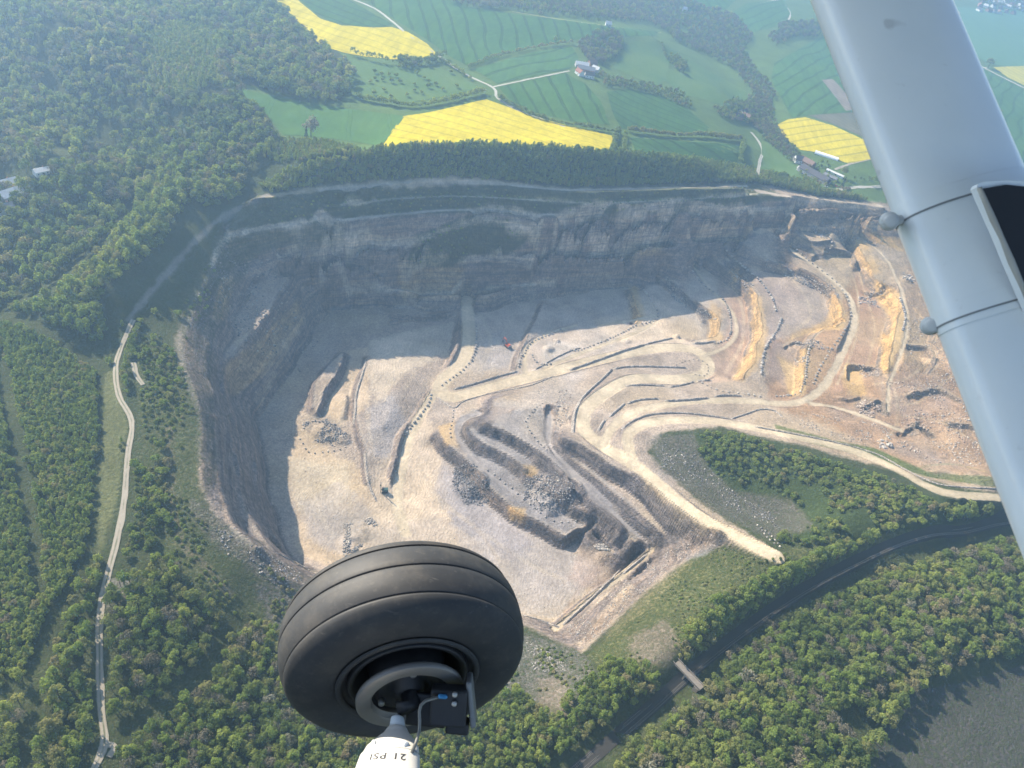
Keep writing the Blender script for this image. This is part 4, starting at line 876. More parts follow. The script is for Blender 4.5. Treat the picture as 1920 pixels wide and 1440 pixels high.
MIX = {
 'forest': [('broad_tree_0', .2), ('broad_tree_1', .2), ('broad_tree_2', .18), ('fresh_tree_0', .15), ('fresh_tree_1', .12), ('twig_tree_0', .07), ('twig_tree_1', .04), ('bushy_fresh_tree_0', .12), ('pale_tree_0', .01), ('conifer_tree_0', .01)],
 'brown': [('broad_tree_0', .2), ('broad_tree_1', .15), ('twig_tree_0', .28), ('twig_tree_1', .25), ('fresh_tree_0', .08), ('pale_tree_0', .04)],
 'green': [('broad_tree_0', .15), ('fresh_tree_0', .25), ('fresh_tree_1', .25), ('broad_tree_1', .2), ('bushy_fresh_tree_0', .15)],
 'young': [('narrow_tree_0', .33), ('narrow_tree_1', .27), ('narrow_dark_tree_0', .16), ('bushy_fresh_tree_0', .14), ('bushy_tree_0', .10)],
 'plant': [('narrow_tree_0', .28), ('narrow_tree_1', .26), ('bushy_fresh_tree_0', .24), ('bushy_tree_1', .12), ('narrow_dark_tree_0', .10)],
 'strip': [('bushy_fresh_tree_0', .35), ('fresh_tree_0', .2), ('bushy_tree_0', .2), ('broad_tree_1', .15), ('narrow_tree_0', .1)],
 'scrub': [('shrub_0', .4), ('shrub_1', .4), ('fresh_shrub_0', .2)],
 'scrubtree': [('shrub_0', .3), ('shrub_1', .2), ('fresh_shrub_0', .15), ('bushy_tree_0', .15), ('bushy_fresh_tree_0', .2)],
}
# keep-out strips: tracks, rails, haul roads
KEEP = []
for nm, pts, wd, mt in TRACKS:
    S = smooth_pts(pts, [0] * len(pts), 3); wx, wy, _ = hit(S[:, 0], S[:, 1]); KEEP.append((wx, wy, wd / 2 + (2.6 if nm != 'forest_ride' else 1.5)))
KEEP.append((RX, RY, 6.0))
for k_, (x_, y_, z_, wd_) in ROADW.items(): KEEP.append((x_, y_, wd_ / 2 + 1.5))
for pts, wd in (([(0, 660), (12, 740), (35, 860), (55, 950), (68, 1040), (76, 1110)], 4.0), ([(20, 690), (34, 800), (70, 900), (110, 990)], 1.5), ([(200, 690), (205, 800), (195, 930), (185, 1020)], 7), ([(170, 1040), (110, 1150), (90, 1200), (75, 1290), (62, 1370), (55, 1440)], 4.5),
                ([(415, 1195), (390, 1250), (320, 1310), (240, 1370), (200, 1400)], 5), ([(245, 262), (232, 240), (215, 200)], 3), ([(-10, 590), (60, 605), (130, 650), (200, 700)], 5), ([(240, 600), (290, 540), (350, 470), (400, 420), (470, 378)], 5),
                ([(240, 400), (200, 470), (100, 555), (0, 585)], 2), ([(1360, 200), (1400, 240), (1440, 290)], 2)):
    wx, wy, _ = hit([p[0] for p in pts], [p[1] for p in pts]); KEEP.append((wx, wy, wd))
KEEPOUT_DISCS = []
ZONES = [
 # polygon, mix, spacing, scale lo, hi, description
 ([(-320, -160), (480, -60), (520, 10), (575, 68), (636, 112), (664, 150), (650, 182), (612, 198), (560, 190), (500, 172), (440, 150), (425, 165), (498, 216), (522, 262), (505, 296), (470, 320), (440, 340), (400, 330), (340, 330), (270, 315), (225, 420), (165, 480), (60, 556), (-20, 592), (-360, 660)], 'forest', 7.6, .5, 1.7, "on the hazy upper-left hill"),
 ([(280, 70), (330, 45), (400, 60), (410, 150), (350, 190), (290, 180), (270, 120)], 'young', 3.8, .9, 1.6, "in the pale stand uphill"),
 ([(262, 350), (300, 328), (345, 322), (352, 380), (330, 420), (285, 480), (235, 520), (190, 565), (200, 640), (182, 650), (125, 622), (60, 592), (16, 590), (110, 560), (180, 490), (250, 420)], 'strip', 5.0, .8, 1.5, "on the ridge above the rim road"),
 ([(350, 348), (400, 332), (450, 342), (458, 370), (410, 386), (372, 396)], 'strip', 4.6, .8, 1.35, "on the knoll by the rim road"),
 ([(500, 262), (560, 262), (620, 270), (672, 281), (600, 296), (530, 308), (500, 300)], 'young', 3.6, .6, .95, "below the lone field tree"),
 ([(490, 350), (540, 325), (600, 305), (660, 290), (720, 277), (900, 271), (1020, 277), (1140, 287), (1240, 294), (1380, 312), (1460, 330), (1560, 360), (1640, 380), (1540, 368), (1420, 343), (1300, 344), (1150, 349), (1050, 349), (950, 341), (850, 334), (750, 338), (600, 351), (505, 362)], 'young', 3.1, .55, 1.45, "on the slope above the far wall"),
 ([(-260, 560), (-10, 603), (60, 622), (110, 652), (160, 682), (196, 712), (194, 800), (186, 900), (186, 1000), (150, 1066), (108, 1130), (70, 1190), (40, 1260), (0, 1290), (-320, 1300)], 'plant', 3.2, .6, 1.1, "in the left-edge plantation"),
 ([(0, 1295), (40, 1275), (62, 1240), (48, 1340), (40, 1460), (-200, 1500), (-260, 1300)], 'forest', 6.0, .7, 1.0, "in the lower left corner wood"),
 ([(96, 1170), (130, 1110), (172, 1052), (205, 1052), (184, 1120), (180, 1200), (180, 1330), (186, 1400), (150, 1470), (66, 1500), (78, 1350), (92, 1230)], 'strip', 5.2, .75, 1.2, "between ride and gravel track"),
 ([(205, 1120), (260, 1080), (320, 1050), (345, 1075), (345, 1110), (410, 1140), (430, 1160), (405, 1215), (340, 1280), (250, 1340), (208, 1370)], 'forest', 5.4, .45, 1.25, "right of the gravel track"),
 ([(225, 1420), (330, 1330), (415, 1265), (440, 1190), (520, 1170), (560, 1290), (640, 1360), (720, 1400), (720, 1560), (200, 1560)], 'forest', 5.2, .45, 1.2, "in the wood under the wheel"),
 ([(700, 1400), (880, 1335), (960, 1290), (1030, 1350), (1075, 1290), (1150, 1230), (1180, 1250), (1230, 1262), (1246, 1295), (1180, 1330), (1060, 1410), (960, 1480), (900, 1560), (700, 1560)], 'green', 5.0, .6, 1.0, "right of the gear leg"),
 ([(1262, 1240), (1282, 1190), (1340, 1130), (1420, 1100), (1500, 1058), (1600, 1020), (1740, 975), (1890, 945), (1900, 962), (1760, 988), (1620, 1040), (1480, 1105), (1370, 1175), (1300, 1240), (1272, 1256)], 'green', 4.4, .8, 1.65, "above the railway"),
 ([(1100, 1460), (1240, 1355), (1318, 1305), (1335, 1270), (1400, 1215), (1520, 1140), (1640, 1088), (1780, 1045), (1950, 1000), (2000, 1100), (2000, 1220), (1860, 1240), (1760, 1270), (1690, 1310), (1640, 1420), (1500, 1560), (1000, 1560)], 'forest', 6.0, .5, 1.45, "below the railway"),
 ([(1340, 1250), (1420, 1170), (1500, 1170), (1480, 1260), (1400, 1290)], 'brown', 8.5, .8, 1.1, "beside the railway cutting"),
 ([(1320, 812), (1400, 822), (1480, 848), (1600, 882), (1700, 915), (1760, 948), (1880, 945), (1740, 975), (1600, 1010), (1500, 1030), (1440, 1010), (1530, 985), (1480, 930), (1400, 915), (1345, 890), (1305, 850)], 'scrubtree', 3.2, .6, 1.15, "on the mound between haul roads"),
 ([(1120, 1235), (1200, 1160), (1280, 1085), (1340, 1030), (1385, 1022), (1440, 1050), (1500, 1040), (1420, 1100), (1330, 1130), (1280, 1185), (1250, 1250), (1160, 1240)], 'scrub', 4.2, .4, .9, "on the near quarry bank"),
 ([(258, 650), (330, 672), (350, 720), (362, 780), (370, 900), (410, 990), (560, 1110), (600, 1170), (530, 1180), (440, 1150), (340, 1100), (255, 1040), (246, 880), (262, 780)], 'scrub', 3.8, .5, 1.2, "on the left quarry rim"),
 ([(248, 640), (300, 630), (340, 690), (330, 760), (280, 760), (262, 700)], 'scrubtree', 4.2, .6, 1.0, "on the rim by the fork"),
 ([(246, 830), (300, 820), (316, 880), (316, 980), (345, 1040), (300, 1040), (240, 1060), (244, 930)], 'scrubtree', 4.0, .8, 1.25, "between gravel track and quarry"),
 ([(213, 880), (226, 820), (232, 830), (226, 900), (216, 960)], 'strip', 3.6, .5, .75, "in the row along the track"),
 ([(226, 610), (268, 600), (258, 650), (240, 700), (226, 670)], 'strip', 4.0, .6, .95, "where the track forks"), ([(222, 690), (240, 690), (242, 740), (228, 730)], 'strip', 3.6, .5, .8, "inside the track bend"),
 ([(470, 1120), (560, 1130), (620, 1180), (1000, 1200), (1100, 1240), (1130, 1270), (1060, 1290), (960, 1300), (700, 1300), (560, 1290), (480, 1180)], 'scrub', 4.0, .5, 1.2, "on the slope behind the wheel"),
 ([(480, 376), (640, 364), (850, 346), (1050, 360), (1300, 356), (1410, 352), (1400, 386), (1200, 396), (1080, 402), (850, 392), (640, 408), (500, 420)], 'scrub', 5.5, .5, 1.1, "on the far wall's upper benches"),
 ([(780, 442), (840, 420), (900, 408), (950, 412), (1000, 432), (960, 450), (900, 480), (830, 490), (760, 498)], 'scrub', 4.0, .6, 1.3, "on the far wall's spoil heap"),
 ([(330, 600), (360, 550), (400, 490), (420, 450), (440, 460), (410, 540), (380, 600), (345, 640)], 'scrub', 5.0, .6, 1.3, "on the left rubble slope"),
 ([(1440, 795), (1560, 826), (1740, 886), (1860, 895), (1850, 910), (1740, 896), (1600, 850), (1470, 815)], 'scrub', 5.5, .25, .5, 'on the grassy verge above the haul road'),
 ([(838, -40), (1250, -60), (1290, 5), (1375, 30), (1412, 72), (1396, 95), (1402, 120), (1436, 150), (1452, 185), (1430, 200), (1402, 165), (1368, 128), (1310, 98), (1262, 76), (1246, 60), (1215, 44), (1100, 36), (980, 22), (880, 16), (842, 8)], 'brown', 9.0, .7, 1.15, 'in the bare valley wood behind the fields'),
 ([(1402, 180), (1444, 190), (1454, 235), (1480, 275), (1512, 306), (1478, 306), (1432, 262), (1402, 226)], 'brown', 6.0, .5, .85, 'along the stream behind the round rapeseed field'),
 ([(1082, 88), (1110, 66), (1150, 62), (1168, 80), (1166, 100), (1130, 122), (1100, 118)], 'brown', 6.5, .7, 1.1, 'in the copse behind the farm hamlet'),
 ([(1122, 140), (1160, 150), (1220, 160), (1272, 172), (1300, 200), (1290, 206), (1240, 182), (1180, 168), (1130, 160)], 'forest', 6.5, .5, .8, 'in the hedge wood right of the farm hamlet'),
 ([(1336, 204), (1380, 188), (1420, 200), (1432, 232), (1400, 236), (1350, 222)], 'forest', 6.5, .5, .85, 'round the small valley hamlet'),
 ([(1250, 112), (1266, 108), (1286, 122), (1282, 138), (1262, 130)], 'green', 6.0, .6, .9, 'in the small clump on the pasture slope'),
 ([(1438, 72), (1462, 50), (1500, 44), (1545, 48), (1570, 66), (1520, 72), (1480, 74), (1456, 90)], 'brown', 9.5, .8, 1.3, 'round the farmstead left of the wing strut'),
 ([(1800, -30), (2000, -30), (2000, 28), (1900, 22), (1838, 8)], 'forest', 16, .7, 1.1, 'among the far houses at the upper right'),
 ([(1492, 345), (1500, 318), (1520, 305), (1545, 300), (1560, 330), (1600, 350), (1580, 362), (1540, 352), (1500, 352)], 'strip', 8.5, .45, .8, 'round the farmyard beside the polytunnel'),
 ([(1600, 335), (1660, 338), (1700, 345), (1640, 342), (1600, 342)], 'strip', 7, .4, .7, 'along the lane by the wing strut'),
 ([(740, 112), (790, 114), (820, 106), (830, 118), (790, 128), (770, 134), (745, 130)], 'forest', 6.0, .6, .95, 'in the small copse below the upper rapeseed field'),
]
ALLP = []   # x, y, z, scale, rot, key, zone
for zi, (poly, mixn, sp_, lo, hi, desc) in enumerate(ZONES):
    hx, hy, hz = hit([p[0] for p in poly], [p[1] for p in poly])
    sx = np.arange(hx.min() - 30, hx.max() + 30, sp_); sy = np.arange(hy.min() - 30, hy.max() + 30, sp_)
    MX, MY = np.meshgrid(sx, sy); MX = MX.ravel() + rng.uniform(-.42, .42, MX.size) * sp_; MY = MY.ravel() + rng.uniform(-.42, .42, MY.size) * sp_
    MZ = hfun(MX, MY); ux_, uy_ = proj(MX, MY, MZ)
    jx = 5 * vnoise(MX, MY, 12, 3)
    m = inpoly(ux_ + jx, uy_ + jx * .5, poly) & (MY * cp - (MZ - CAMZ) * sp > 60)
    m &= (ux_ > -90) & (ux_ < 2010) & (uy_ > -90) & (uy_ < 1530)
    if zi == 0: m &= ~inpoly(ux_ + jx, uy_ + jx, ZONES[1][0])
    MX, MY, MZ, ux_, uy_ = MX[m], MY[m], MZ[m], ux_[m], uy_[m]
    ok = np.ones(len(MX), bool)
    if mixn in ('scrub', 'scrubtree'): ok &= (fbm(MX, MY, 22, 5, 3) > (-.12 if mixn == 'scrub' else -.3)) & (rng.random(len(MX)) < .85)
    elif mixn in ('forest', 'brown'): ok &= (fbm(MX, MY, 40, 6, 2) > -.5)
    for (wx, wy, wd) in KEEP:
        q = ok & (MX > wx.min() - wd) & (MX < wx.max() + wd) & (MY > wy.min() - wd) & (MY < wy.max() + wd)
        if q.any():
            D, _ = seg_dist(MX[q], MY[q], wx, wy); ok[np.where(q)[0][D < wd]] = False
    MX, MY, MZ, ux_, uy_ = MX[ok], MY[ok], MZ[ok], ux_[ok], uy_[ok]
    keys = [k for k, _ in MIX[mixn]]; pr = np.array([p for _, p in MIX[mixn]]); pr /= pr.sum()
    ki = rng.choice(len(keys), len(MX), p=pr)
    szn = .5 + .5 * fbm(MX, MY, 45, 8 + zi, 2)
    scl = lo + (hi - lo) * np.clip(rng.beta(2, 2, len(MX)) * .65 + szn * .4, 0, 1.1)
    for a in range(len(MX)):
        ALLP.append((MX[a], MY[a], MZ[a] - .2, scl[a], rng.uniform(0, 6.28), keys[ki[a]], zi, ux_[a], uy_[a]))
print('plants', len(ALLP))
# ------------------------------------------------------------------ plants: the nearest as single objects, the rest as stuff
LOOK = {'broad': 'rounded dark green broadleaf tree', 'fresh': 'tall fresh green broadleaf tree', 'twig': 'brown tree with a bare twiggy crown', 'pale': 'pale blossoming tree', 'conifer': 'dark pointed conifer',
        'narrow': 'slim young light green tree', 'narrow_dark': 'slim young dark green tree', 'bushy': 'low bushy green tree', 'bushy_fresh': 'low bushy yellow-green tree', 'shrub': 'grey-green thorny shrub', 'fresh_shrub': 'bright green shrub'}
def klass(key):
    if 'shrub' in key: return 'shrub'
    if key.startswith(('narrow', 'bushy')): return 'young_tree'
    return 'broadleaf_tree' if not key.startswith('conifer') else 'conifer_tree'
def look(key):
    b = key.replace('_tree', ''); b = b[:-2] if b[-2] == '_' else b
    return LOOK[b]
ORDW = 'first second third fourth fifth sixth seventh eighth ninth tenth eleventh twelfth thirteenth fourteenth fifteenth sixteenth seventeenth eighteenth nineteenth twentieth'.split(); ORDW += ['twenty-' + q for q in ORDW[:9]] + ['thirtieth'] + ['thirty-' + q for q in ORDW[:9]]
def place_plant(p, single, label):
    x, y, z, s, r, key, zi, ux_, uy_ = p
    kl = klass(key); o0, cm, tm = PROTO[key]
    where = ZONES[zi][5]; lab = label
    if single:
        o = bpy.data.objects.new(kl, o0.data)
    else:
        o = bpy.data.objects.new(kl, None)
        for nm, me in (('trunk', tm), ('crown', cm)):
            c = bpy.data.objects.new(nm, me); COL.objects.link(c); c.parent = o
    COL.objects.link(o); o.location = (x, y, z); o.rotation_euler = (0, 0, r); o.scale = (s, s, s * (.9 + .2 * pos_hash(x)))
    tag(o, lab, 'shrub' if kl == 'shrub' else 'tree', 'plants ' + where)
    return o
def depth(p): return p[1] * cp - (p[2] - CAMZ) * sp
byk = {}
for p in ALLP: byk.setdefault(klass(p[5]), []).append(p)
REST = []
for kl, lst in byk.items():
    inside = [p for p in lst if 10 < p[7] < 1910 and 10 < p[8] < 1425]
    # hidden behind the wheel, leg or strut: leave in the mass
    vis = [p for p in inside if not ((p[7] - 752) ** 2 / 225 ** 2 + (p[8] - 1200) ** 2 / 175 ** 2 < 1) and not (650 < p[7] < 800 and p[8] > 1350) and not (1525 + .383 * p[8] < p[7] < 1765 + .42 * p[8])]
    vis.sort(key=lambda p: depth(p) / p[3])
    take = vis[:300]; ids = set(map(id, take))
    zs = {}
    for p in take: zs.setdefault(p[6], []).append(p)
    named = {}
    for zi, ps in zs.items():
        ax = sorted(q[7] for q in ps); ay = sorted(q[8] for q in ps); n = len(ps)
        x1, x2, y1, y2 = ax[n // 3], ax[(2 * n) // 3], ay[n // 3], ay[(2 * n) // 3]
        cells = {}
        for q in ps:
            c = (('upper ' if q[8] < y1 else ('lower ' if q[8] > y2 else '')) + ('left' if q[7] < x1 else ('right' if q[7] > x2 else ('middle' if y1 <= q[8] <= y2 else 'centre')))) if n > 6 else ''
            size = 'large' if q[3] > 1.0 else ('small' if q[3] < .72 else 'medium')
            cells.setdefault((size + ' ' + look(q[5]) + ' ' + ZONES[zi][5], c), []).append(q)
        for (b, c), qs in cells.items():
            qs.sort(key=lambda q: q[7]); m = len(qs)
            for k, q in enumerate(qs):
                w_ = '' if m == 1 else (('leftmost' if k == 0 else ('rightmost' if k == m - 1 else ('middle' if m == 3 else ''))))
                if m > 3 and not w_:
                    w_ = ORDW[k] if k < len(ORDW) else ''
                b = ' '.join(b.split(' ')[:12]) if m > 1 and c else b
                named[id(q)] = ' '.join(((w_ + ' ' if w_ else '') + b).split(' ') + ([',', c] if c else [])).replace(' ,', ',')
    for p in take: place_plant(p, kl != 'broadleaf_tree', named[id(p)])
    REST += [p for p in lst if id(p) not in ids]
def scatter(name, items, protos, matkeys=None):
    """items: (x,y,z,scale,rot,index) -> one object of instanced plants"""
    A = np.array([(i[0], i[1], i[2]) for i in items], np.float32)
    me = bpy.data.meshes.new(name); me.vertices.add(len(A)); me.vertices.foreach_set('co', A.ravel()); me.update()
    for nm, ty, arr in (('scl', 'FLOAT_VECTOR', np.array([(i[3], i[3], i[3] * (i[6] if len(i) > 6 else 1)) for i in items], np.float32)), ('rot', 'FLOAT_VECTOR', np.array([(0, 0, i[4]) for i in items], np.float32))):
        at_ = me.attributes.new(nm, ty, 'POINT'); at_.data.foreach_set('vector', arr.ravel())
    at_ = me.attributes.new('idx', 'INT', 'POINT'); at_.data.foreach_set('value', np.array([i[5] for i in items], np.int32))
    o = bpy.data.objects.new(name, me); COL.objects.link(o); tag(o, kind='stuff')
    coll = bpy.data.collections.new(name + '_models')
    for pr in protos: coll.objects.link(pr)
    g = bpy.data.node_groups.new(name, 'GeometryNodeTree')
    g.interface.new_socket('Geometry', in_out='INPUT', socket_type='NodeSocketGeometry'); g.interface.new_socket('Geometry', in_out='OUTPUT', socket_type='NodeSocketGeometry')
    gi = g.nodes.new('NodeGroupInput'); go = g.nodes.new('NodeGroupOutput')
    ci = g.nodes.new('GeometryNodeCollectionInfo'); ci.inputs[0].default_value = coll; ci.inputs[1].default_value = True; ci.inputs[2].default_value = True
    ip = g.nodes.new('GeometryNodeInstanceOnPoints')
    def na(nm, dt):
        n_ = g.nodes.new('GeometryNodeInputNamedAttribute'); n_.data_type = dt; n_.inputs[0].default_value = nm; return n_.outputs[0]
    g.links.new(gi.outputs[0], ip.inputs['Points']); g.links.new(ci.outputs[0], ip.inputs['Instance'])
    ip.inputs['Pick Instance'].default_value = True
    g.links.new(na('idx', 'INT'), ip.inputs['Instance Index'])
    g.links.new(na('rot', 'FLOAT_VECTOR'), ip.inputs['Rotation']); g.links.new(na('scl', 'FLOAT_VECTOR'), ip.inputs['Scale'])
    g.links.new(ip.outputs[0], go.inputs[0])
    md = o.modifiers.new('plants', 'NODES'); md.node_group = g
    return o
order = sorted(PROTO)
for nm, sel in (('forest', lambda k: klass(k) in ('broadleaf_tree', 'conifer_tree')), ('young_woodland', lambda k: klass(k) == 'young_tree'), ('scrub_cover', lambda k: klass(k) == 'shrub')):
    ks = [k for k in order if sel(k)]; ind = {k: i for i, k in enumerate(ks)}
    scatter(nm, [(p[0], p[1], p[2], p[3], p[4], ind[p[5]], .9 + .2 * pos_hash(p[0])) for p in REST if p[5] in ind], [PROTO[k][0] for k in ks])
    print(nm, sum(1 for p in REST if p[5] in ind))

# ------------------------------------------------------------------ lone trees, orchard trees, hedges
def lone(px, py, key, s, label, group=None, name=None):
    q = P(px, py); o0, cm, tm = PROTO[key]
    o = bpy.data.objects.new(name or klass(key), None); COL.objects.link(o); o.location = (q.x, q.y, q.z - .2); o.scale = (s, s, s); o.rotation_euler.z = px * .37
    for nm, me in (('trunk', tm), ('crown', cm)):
        c = bpy.data.objects.new(nm, me); COL.objects.link(c); c.parent = o
    tag(o, label, 'tree', group); return o
lone(583, 256, 'pale_tree_0', 2.1, 'big pale blossoming tree standing alone at the forest edge of the pasture')
lone(574, 258, 'conifer_tree_0', 1.0, 'dark conifer leaning against the big pale blossoming tree')
lone(1577, 332, 'broad_tree_1', 1.5, 'round dark green tree between the polytunnel and the barns')
lone(1578, 350, 'conifer_tree_0', 1.2, 'dark narrow conifer at the end of the farm lane hedge')
lone(1040, 84, 'fresh_tree_0', 1.1, 'light green round tree at the right end of the field hedge', None)
lone(1274, 136, 'broad_tree_0', 1.5, 'large round tree at the foot of the clump on the pasture slope')
lone(1012, 31, 'pale_tree_0', .9, 'small pale tree on the field edge before the valley wood')
lone(1120, 46, 'fresh_tree_1', .9, 'small green tree on the headland right of the white shed')
lone(1868, 218, 'broad_tree_0', 1.4, 'upper of the three trees in the green field right of the strut')
lone(1872, 240, 'broad_tree_1', 1.4, 'middle of the three trees in the green field right of the strut')
lone(1876, 262, 'broad_tree_2', 1.4, 'lowest of the three trees in the green field right of the strut')
lone(1852, 127, 'broad_tree_2', 2.2, 'dark tree beside the pale lane right of the strut')
lone(205, 681, 'bushy_fresh_tree_0', .9, 'small round yellow-green tree left of the forked gravel track')
lone(290, 588, 'bushy_fresh_tree_0', .9, 'yellow-green bush in the shaded hollow by the rim road')
lone(334, 592, 'bushy_fresh_tree_0', 1.0, 'right-hand yellow-green bush at the left quarry rim')
lone(1672, 905, 'pale_tree_0', .5, 'pale yellow shrub-like tree on the scrubby mound')
lone(1500, 866, 'pale_tree_0', .45, 'small pale tree in the dark scrub below the haul road')
ORCH = [(702, 137), (715, 142), (729, 143), (742, 145), (694, 156), (703, 150), (717, 152), (734, 155), (750, 156), (777, 161), (781, 140), (795, 149), (804, 155), (817, 161), (830, 170), (777, 172), (701, 178), (720, 171), (733, 184), (763, 181), (790, 176), (802, 165), (845, 138), (856, 164), (881, 149), (868, 142)]
for oi_, (ox, oy) in enumerate(sorted(ORCH)):
    lone(ox, oy, 'bushy_fresh_tree_0', .75 + .35 * pos_hash(ox), '%s pale green fruit tree from the left in the sloping orchard pasture' % 'first second third fourth fifth sixth seventh eighth ninth tenth eleventh twelfth thirteenth fourteenth fifteenth sixteenth seventeenth eighteenth nineteenth twentieth twenty-first twenty-second twenty-third twenty-fourth twenty-fifth twenty-sixth'.split()[oi_], 'fruit trees in the orchard pasture', 'fruit_tree')
def hedge(pts, key, s, gap, label, wd=2.0):
    """a hedge is one clipped mass of bushes"""
    S = smooth_pts(pts, [0] * len(pts), 4); wx, wy, _ = hit(S[:, 0], S[:, 1]); x, y, _ = densify(wx, wy, np.zeros(len(wx)), gap)
    src = PROTO[key][1]; n = len(src.vertices); co = np.zeros(n * 3, np.float32); src.vertices.foreach_get('co', co); co = co.reshape(-1, 3)
    nf = len(src.polygons); keep = rng.permutation(nf)[:max(30, int(nf * .5))]
    F0 = np.array([src.polygons[int(i)].vertices[:] for i in keep])
    V = []; F = []
    cx, cy = x.mean(), y.mean(); cz = float(hfun(cx, cy))
    for i in range(len(x)):
        a = rng.uniform(0, 6.28); k = 1.6 * s * rng.uniform(.55, 1.15); R_ = np.array([[math.cos(a), -math.sin(a), 0], [math.sin(a), math.cos(a), 0], [0, 0, 1]])
        c = (co[F0.ravel()] * np.array([1, 1, 1.0])) @ R_.T * k
        xx = x[i] + rng.uniform(-1, 1) * wd * .4; yy = y[i] + rng.uniform(-1, 1) * wd * .4
        c = c + np.array([xx - cx, yy - cy, float(hfun(xx, yy)) - cz - .3 * k]); b = len(V) * 1
        base = sum(len(v) for v in V); V.append(c); F.append(np.arange(len(c)).reshape(-1, 4) + base)
    me = bpy.data.meshes.new('hedgerow'); me.from_pydata(np.concatenate(V).tolist(), [], np.concatenate(F).tolist()); me.update(); me.materials.append(src.materials[0])
    o = bpy.data.objects.new('hedgerow', me); COL.objects.link(o); o.location = (cx, cy, cz); tag(o, label, 'hedge', 'hedgerows between the fields'); return o
hedge([(660, 103), (700, 114), (750, 122), (800, 118), (832, 108)], 'broad_tree_0', .6, 5, 'ragged dark hedge under the upper rapeseed field')
hedge([(672, 186), (720, 194), (770, 201), (820, 196), (870, 184), (905, 175)], 'bushy_fresh_tree_0', .95, 3.2, 'curved bright hedge between the orchard pasture and lower rapeseed field')
hedge([(935, 186), (990, 215), (1040, 231), (1090, 240), (1146, 249)], 'bushy_tree_0', .8, 4, 'dark hedge along the lane above the lower rapeseed field')
hedge([(1178, 246), (1220, 252), (1270, 256), (1330, 258), (1388, 264)], 'bushy_tree_0', .9, 3.6, 'thick hedge on the upper side of the narrow green field')
hedge([(1392, 266), (1390, 285), (1386, 306)], 'bushy_fresh_tree_0', .85, 3.6, 'short hedge at the right end of the narrow green field')
hedge([(878, 128), (930, 108), (980, 96), (1020, 88), (1070, 82)], 'bushy_tree_1', .7, 6, 'thin hedge climbing towards the farm hamlet')
hedge([(1158, 248), (1152, 265), (1150, 284)], 'bushy_tree_1', .8, 3.4, 'short hedge at the right end of the lower rapeseed field')
hedge([(1172, 254), (1170, 268), (1168, 284)], 'bushy_fresh_tree_0', .7, 3.8, 'short hedge at the left end of the narrow green field')
hedge([(830, 118), (850, 128), (866, 138)], 'bushy_fresh_tree_0', .8, 4.2, 'short hedge of bushes left of the lane above the orchard')
hedge([(1240, 84), (1244, 100), (1250, 112)], 'bushy_tree_1', .6, 7, 'gappy line of bushes down the pasture slope')
hedge([(1572, 352), (1592, 356), (1578, 356)], 'bushy_tree_0', .5, 3, 'clipped dark hedge beside the farm lane')
hedge([(1630, 345), (1655, 342), (1690, 344)], 'broad_tree_1', .6, 5, 'bushy hedge by the lane just left of the strut')
hedge([(888, 6), (930, 18), (905, 14)], 'pale_tree_0', .7, 6, 'pale blossoming hedge at the top field edge')

for q_, (bx_, by_, bs_, bk_) in enumerate(((1462, 1050, .5, 'bushy_tree_0'), (1448, 1050, .4, 'bushy_fresh_tree_0'), (1470, 1042, .45, 'bushy_tree_1'), (1436, 1052, .35, 'bushy_tree_1'), (1477, 1052, .6, 'bushy_fresh_tree_0'))):
    lone(bx_, by_, bk_, bs_, '%s bush where the main haul road runs out into the scrub' % ('middle low', 'second left', 'upper right', 'leftmost small', 'largest rightmost')[q_], 'bushes at the end of the haul road')
# ------------------------------------------------------------------ haze
def haze_box():
    bm = bmesh.new(); bmesh.ops.create_cube(bm, size=1)
    x0, x1, y0, y1, z0, z1 = -4600, 9600, -420, 12600, -160, 431
    for v in bm.verts: v.co = (x0 + (x1 - x0) * (v.co.x + .5), y0 + (y1 - y0) * (v.co.y + .5), z0 + (z1 - z0) * (v.co.z + .5))
    me = bpy.data.meshes.new('haze'); bm.to_mesh(me); bm.free()
    m = bpy.data.materials.new('haze'); m.use_nodes = True; t = m.node_tree; t.nodes.clear()
    v = t.nodes.new('ShaderNodeVolumePrincipled'); v.inputs['Color'].default_value = (.45, .70, 1.0, 1); v.inputs['Density'].default_value = HAZE; v.inputs['Anisotropy'].default_value = .62
    o_ = t.nodes.new('ShaderNodeOutputMaterial'); t.links.new(v.outputs[0], o_.inputs['Volume'])
    me.materials.append(m); o = bpy.data.objects.new('haze', me); COL.objects.link(o); tag(o, kind='stuff')
    return o
HAZE = .00032
haze_box()
